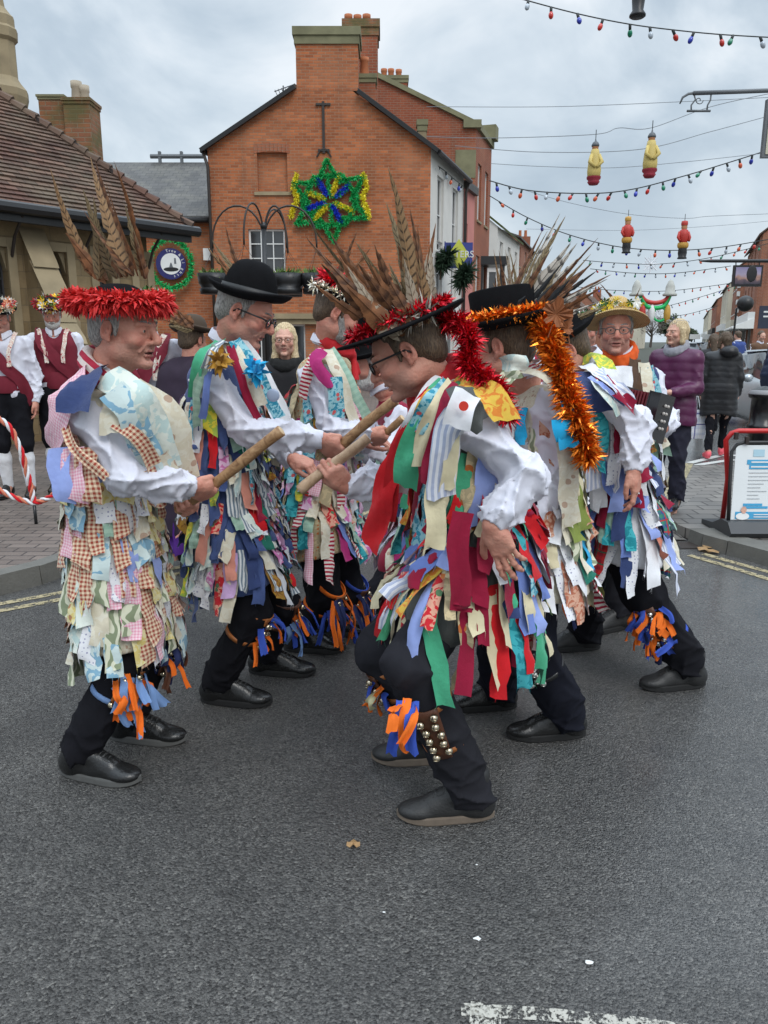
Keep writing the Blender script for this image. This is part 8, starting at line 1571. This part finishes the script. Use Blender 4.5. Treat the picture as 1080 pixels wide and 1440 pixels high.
            L([(.10, .42), (.125, .5), (.13, .62), (.11, .74), (.05, .78)], SR, 'tunic'); L([(.135, .42), (.15, .36), (.14, .30), (.11, .27), (.02, .27)], SG_, 'belt_skirt'); L([(.11, .27), (.12, .15), (.10, .05), (.13, .02), (.12, 0), (.001, 0)], BPAINT, 'boots'); L([(.001, .92), (.06, .9), (.08, .84), (.07, .77)], FC, 'head'); L([(.085, .87), (.09, .92), (.08, .98), (.001, 1.0)], SG_ if u < 900 else SR, 'hat')
            for s in (-1, 1): mb = MB(); mb.tube([(x+s*.11*H, Y, zb+.70*H), (x+s*.16*H, Y-.02, zb+.56*H), (x+s*.12*H, Y-.06, zb+.46*H)], [.045*H, .04*H, .035*H], 8); mb.build('arm', SR, E, True)
        else: L([(.10, .5), (.12, .3), (.10, .12), (.15, .05), (.15, .02), (.12, 0), (.001, 0)], BPAINT, 'black_boots'); L([(.15, .5), (.17, .8), (.10, 1.)], BPAINT, 'dark_coat')
        mb = MB(); mb.tube([(x, Y, zt), (x, Y, zt+.12)], .006, 4); mb.build('hook', CAB, E)
    fig(836, 196, 262, 11.2, 'robe', 'left yellow robed hanging figure with a grey bonnet and red hem'); fig(915, 183, 252, 11.2, 'robe', 'right yellow robed hanging figure, slightly higher than its twin'); fig(882, 304, 356, 16, 'soldier', 'hanging toy soldier in gold hat and red tunic, left of the pair'); fig(961, 310, 364, 16, 'soldier', 'hanging toy soldier in red hat, right of the pair'); fig(899, -60, 25, 7.2, 'dark', 'black booted hanging figure cut off by the top edge')
    # snowflake, swag with bells
    Yf = 27; c = at(915, 371, Yf); mb = MB()
    for k in range(8):
        a = PI*k/4; d = Vector((math.cos(a), 0, math.sin(a))); s2 = Vector((-d.z, 0, d.x)); mb.tube([c, c+d*.30], .018, 5); mb.tube([c+d*.2+s2*.09, c+d*.12, c+d*.2-s2*.09], .012, 5)
    tag(mb.build('snowflake_light', plain('frosted_white', (.75, .75, .78), .4)), 'white snowflake decoration hanging over the middle of the street', 'snowflake')
    Yg = 36; E = empty('lantern_swag', at(920, 430, Yg), 'red and green swag slung between two pale lanterns with small figures below', 'street decoration')
    for nm, m_, dv in (('red_swag', MATS['red_tinsel'], 0), ('green_swag', GT, 7)): mb = MB(); mb.tube(cat([at(u, v+dv*(1 if 905 < u < 940 else 0), Yg) for u, v in ((901, 415), (908, 423), (921, 426), (934, 423), (942, 415))], 24), .10, 8); mb.build(nm, m_ if nm != 'red_swag' else SR, E, True)
    for u in (895, 942):
        p = at(u, 413, Yg); mb = MB(); mb.lathe([((.001), .62), ((.10), .55), ((.20), .3), ((.22), .05), ((.32), -.02), ((.30), -.1), ((.001), -.12)], 14, Matrix.Translation(p)); mb.build('lantern', plain('pale_lantern', (.42, .42, .38), .6) if 'pale_lantern' not in MATS else MATS['pale_lantern'], E, True)
    for u, m_ in ((903, SR), (938, SG_), (916, WPAINT)): p = at(u, 441, Yg); mb = MB(); mb.sphere(p, (.16, .16, .42), 10, 8); mb.build('small_figure', m_, E, True)
    p = at(928, 442, Yg); mb = MB(); mb.tube([p+Vector((.3*math.cos(a), 0, .3*math.sin(a))) for a in np.linspace(0, 2*PI, 18, endpoint=False)], .05, 6, closed=True); mb.build('ring', GT, E)
    # bollard
    p = atz(1069, 700, .088); p = at(1070, 600, 6.3); mb = MB(); zt = zat(545, 6.3); mb.lathe([((.12), .06), ((.12), .12), ((.10), .16), ((.095), zt-.34), ((.112), zt-.33), ((.112), zt-.30), ((.095), zt-.29), ((.093), zt-.09), ((.115), zt-.08), ((.120), zt-.05), ((.10), zt-.02), ((.05), zt+.005), ((.001), zt+.012)], 28, Matrix.Translation((p.x, 6.3, 0))); BL = mb.build('bollard', plain('glossy_black', (.010, .010, .011), .25), None, True); tag(BL, 'tall round black bollard with a ringed neck behind the advertising board', 'bollard')
    mb = MB(); mb.lathe([((.1205), zt-.052), ((.1225), zt-.046), ((.102), zt-.017)], 28, Matrix.Translation((p.x, 6.3, 0))); mb.build('rim_band', plain('worn_grey', (.3, .3, .31), .4), BL, True)
    # advertising board
    Ya = atz(1040, 752, .09).y; E = empty('advertising_board', (at(1060, 740, Ya).x, Ya, .09), 'folding advertising board with a blue and white poster, black front frame and red rear frame', 'a-board')
    def fr(u0, v0, u1, v1, Yb0, Yb1, r, mat, nm, ur=1150):
        pl = at(u0, v0, Yb0); pt = at(u1, v1, Yb1); wd = .62; top = pt.z; R_ = .07; pts = [pl, L_(pl, Vector((pl.x, pt.y, top)), .5)+Vector(((pt.x-pl.x)*.3, 0, 0)), Vector((pt.x-.015, pt.y, top-R_)), Vector((pt.x+R_*.3, pt.y, top-R_*.25)), Vector((pt.x+R_, pt.y, top)), Vector((pt.x+wd-R_, pt.y, top)), Vector((pt.x+wd-R_*.3, pt.y, top-R_*.3)), Vector((pt.x+wd, pt.y, top-R_)), Vector((pt.x+wd+.02, pl.y, pl.z))]; mb = MB(); mb.tube(pts, r, 10); mb.build(nm, mat, E, True); return pl, pt
    fr(1015, 738, 1025, 606, Ya+.35, Ya+.18, .019, plain('red_enamel', (.50, .015, .015), .35), 'rear_frame')
    pl, pt = fr(1024, 735, 1033, 622, Ya, Ya+.14, .013, BPAINT, 'front_frame')
    def pp(a, b, off=0): q = Vector((pl.x+.012+a*.60, 0, 0)); return (pl.x+(pt.x-pl.x)*b+.014+a*.595, pl.y+(pt.y-pl.y)*b-.004-off, pl.z+(pt.z-.012-pl.z)*b)
    def rect(a0, a1, b0, b1, m_, nm, off, par): mb = MB(); mb.quad(pp(a0, b0, off), pp(a1, b0, off), pp(a1, b1, off), pp(a0, b1, off)); mb.quad(pp(a0, b1, off-.0015), pp(a1, b1, off-.0015), pp(a1, b0, off-.0015), pp(a0, b0, off-.0015)); return mb.build(nm, m_, par)
    PB = plain('poster_blue', (.04, .30, .52), .4, .1); PG = plain('poster_grey', (.36, .38, .40), .5, .1); PW = plain('poster_white', (.66, .68, .68), .35, .05); po = rect(0, 1, .04, .985, PW, 'poster', 0, E)
    rect(.22, .36, .84, .93, plain('poster_pale_blue', (.35, .52, .60), .4, .1), 'printed_logo', .003, po); rect(.15, .95, .74, .80, PB, 'blue_band', .003, po); rect(.18, .95, .68, .738, PB, 'blue_band', .003, po)
    for b, w_ in ((.77, .7), (.71, .6)): rect(.20, .2+w_, b-.008, b+.010, PW, 'printed_line', .006, po)
    for k in range(8): rect(.18, .18+(.30, .25, .32, .2, .16, .24, .14, .16)[k], .63-.047*k, .638-.047*k, PG, 'printed_line', .003, po)
    rect(.50, .9, .38, .62, PB, 'blue_panel', .003, po); rect(.14, .38, .215, .245, PB, 'blue_band', .003, po); rect(.14, .45, .18, .21, PB, 'blue_band', .003, po); rect(.05, 1, .05, .14, PB, 'blue_band', .003, po)
    for k, (cx_, cb, rx, rz, m_) in enumerate(((.14, .085, .085, .045, WPAINT), (.15, .165, .035, .045, SKINP))):
        mb = MB(); ids = [mb.v(pp(cx_+rx*math.cos(a), cb+rz*math.sin(a), .007+.003*k)) for a in np.linspace(0, 2*PI, 16, endpoint=False)]; mb.f(*ids); mb.build('portrait', m_, po)
    for b in (.07, .10): rect(.28, .9, b, b+.012, PW, 'printed_line', .006, po)
    mb = MB(); x0, x1, y0 = pl.x-.03, pl.x+.66, pl.y
    prof = [(-.10, .09), (-.13, .13), (-.06, .20), (.06, .20), (.20, .14), (.40, .12), (.40, .09)]
    a_ = [mb.v((x0, y0+p[0]*1, p[1])) for p in prof]; b_2 = [mb.v((x1, y0+p[0]*1, p[1])) for p in prof]; mb.f(*a_[::-1]); mb.f(*b_2)
    for k in range(len(prof)): mb.f(a_[k], b_2[k], b_2[(k+1) % len(prof)], a_[(k+1) % len(prof)])
    mb.build('base', plain('grey_plastic', (.045, .047, .05), .5), E)
    for u in (1045, 1030): 
        q = at(u+5, 618 if u > 1040 else 612, Ya+.13); mb = MB(); mb.box(q.x-.012, q.x+.012, q.y-.02, q.y+.01, q.z-.03, q.z+.02); mb.build('clip', IRON, E)
    # cars
    def car(c, d, paint, label, s=1.0, group='cars in the street'):
        d = Vector((d[0], d[1], 0)).normalized(); r = Vector((d.y, -d.x, 0)); c = Vector((c[0], c[1], 0)); E = empty('parked_car', c, label, 'car', group); q = lambda x, y, z: c+r*x*s+d*y*s+Vector((0, 0, z*s))
        secs = [(-2.05, .62, .35, .72), (-1.95, .80, .22, .85), (-1.2, .87, .18, .93), (0, .88, .18, .95), (1.1, .87, .18, .92), (1.75, .82, .2, .80), (2.05, .66, .28, .62)]; mb = MB(); rings = []
        for y, w_, z0, z1 in secs: rings.append([mb.v(q(*p)) for p in ((-w_*.9, y, z0), (-w_, y, z0+.12), (-w_*1.02, y, (z0+z1)/2), (-w_*.95, y, z1-.05), (-w_*.82, y, z1), (0, y, z1+.03), (w_*.82, y, z1), (w_*.95, y, z1-.05), (w_*1.02, y, (z0+z1)/2), (w_, y, z0+.12), (w_*.9, y, z0))])
        for A1, B1 in zip(rings, rings[1:]):
            for k in range(11): mb.f(A1[k], B1[k], B1[(k+1) % 11], A1[(k+1) % 11])
        mb.f(*rings[0]); mb.f(*rings[-1][::-1]); mb.build('body', paint, E, True)
        cab = [(-1.75, .72, .88, .90), (-1.15, .66, .88, 1.36), (.15, .66, .88, 1.40), (.95, .70, .88, .93)]; mb = MB(); rings = [[mb.v(q(*p)) for p in ((-w_*1.12, y, z0), (-w_*.98, y, z1-.06), (-w_*.8, y, z1), (w_*.8, y, z1), (w_*.98, y, z1-.06), (w_*1.12, y, z0))] for y, w_, z0, z1 in cab]
        for A1, B1 in zip(rings, rings[1:]):
            for k in range(5): mb.f(A1[k], B1[k], B1[k+1], A1[k+1])
        mb.build('windows', GLASS, E, True); mb = MB(); mb.hexa([q(*p) for p in ((-.58, -1.1, 1.365), (.58, -1.1, 1.365), (.58, .2, 1.405), (-.58, .2, 1.405), (-.52, -1.05, 1.40), (.52, -1.05, 1.40), (.52, .12, 1.43), (-.52, .12, 1.43))]); mb.build('roof', paint, E)
        for sx in (-1, 1):
            for y in (-1.3, 1.3): mb = MB(); mb.tube([q(sx*.70, y, .31), q(sx*.89, y, .31)], .31*s, 20); w_ = mb.build('wheel', SOLEB, E); mb = MB(); mb.tube([q(sx*.86, y, .31), q(sx*.90, y, .31)], .19*s, 14); mb.build('rim', GREYM, w_)
            mb = MB(); mb.sphere(q(sx*.62, 1.97, .62), (.17*s, .10*s, .09*s), 10, 6); mb.build('headlight', plain('headlamp', (.6, .62, .65), .1) if 'headlamp' not in MATS else MATS['headlamp'], E, True)
            mb = MB(); mb.sphere(q(sx*.66, -2.0, .72), (.13*s, .07*s, .09*s), 10, 6); mb.build('tail_light', plain('tail_red', (.4, .01, .01), .2) if 'tail_red' not in MATS else MATS['tail_red'], E, True); mb = MB(); mb.sphere(q(sx*1.0, .75, .95), (.09*s, .06*s, .07*s), 8, 6); mb.build('mirror', paint, E, True)
        mb = MB(); mb.hexa([q(*p) for p in ((-.55, 2.04, .28), (.55, 2.04, .28), (.55, 2.09, .28), (-.55, 2.09, .28), (-.55, 2.0, .50), (.55, 2.0, .50), (.55, 2.07, .50), (-.55, 2.07, .50))]); mb.build('grille', BPAINT, E); mb = MB(); mb.hexa([q(*p) for p in ((-.26, 2.08, .36), (.26, 2.08, .36), (.26, 2.10, .36), (-.26, 2.10, .36), (-.26, 2.075, .46), (.26, 2.075, .46), (.26, 2.095, .46), (-.26, 2.095, .46))]); mb.build('number_plate', WPAINT, E)
    SIL = plain('silver_paint', (.42, .45, .47), .25, .05, metal=.5); x = at(1150, 560, 12.6)
    car((x.x, 13.4), (-.15, -1), SIL, 'silver car facing the camera beyond the woman in the long black coat', .96)
    for k, (u, Yc, m_, lb) in enumerate(((962, 42, (.3, .32, .34), 'pale grey distant car nearest the woman in plum'), (972, 58, (.5, .5, .5), 'small white distant car in the middle of the street'), (985, 70, (.02, .03, .08), 'small dark distant car on the right of the street'), (950, 80, (.2, .02, .02), 'tiny dark red car on the left of the far street'), (1012, 50, (.5, .52, .54), 'pale distant car parked by the right shopfronts'), (978, 95, (.25, .27, .3), 'tiny grey car farthest along the street'))): p = at(u, 500, Yc); car((p.x, p.y), (.05, -1), plain('car_paint_%d' % k, m_, .25, .05), lb)
    # far white panels over the street
    for u, lb in ((977, 'left of the two white panels on posts at the far end of the street'), (995, 'right of the two white panels on posts at the far end of the street')):
        p = at(u, 478, 75); E = empty('road_sign', (p.x, p.y, 0), lb, 'road sign'); mb = MB(); mb.box(p.x-.5, p.x+.5, p.y, p.y+.05, zat(483, 75)+.4, zat(470, 75)); mb.build('panel', WPAINT, E); mb = MB(); mb.tube([(p.x, p.y+.06, 0), (p.x, p.y+.06, zat(472, 75))], .05, 6); mb.build('post', GREYM, E)
BARKM = plain('fir_stem', (.08, .05, .03), .9)
for fn in (dancer1, dancer2, dancer3, dancer4, dancer5, dancer6, dancer7, musician, others, buildings, furniture): fn()
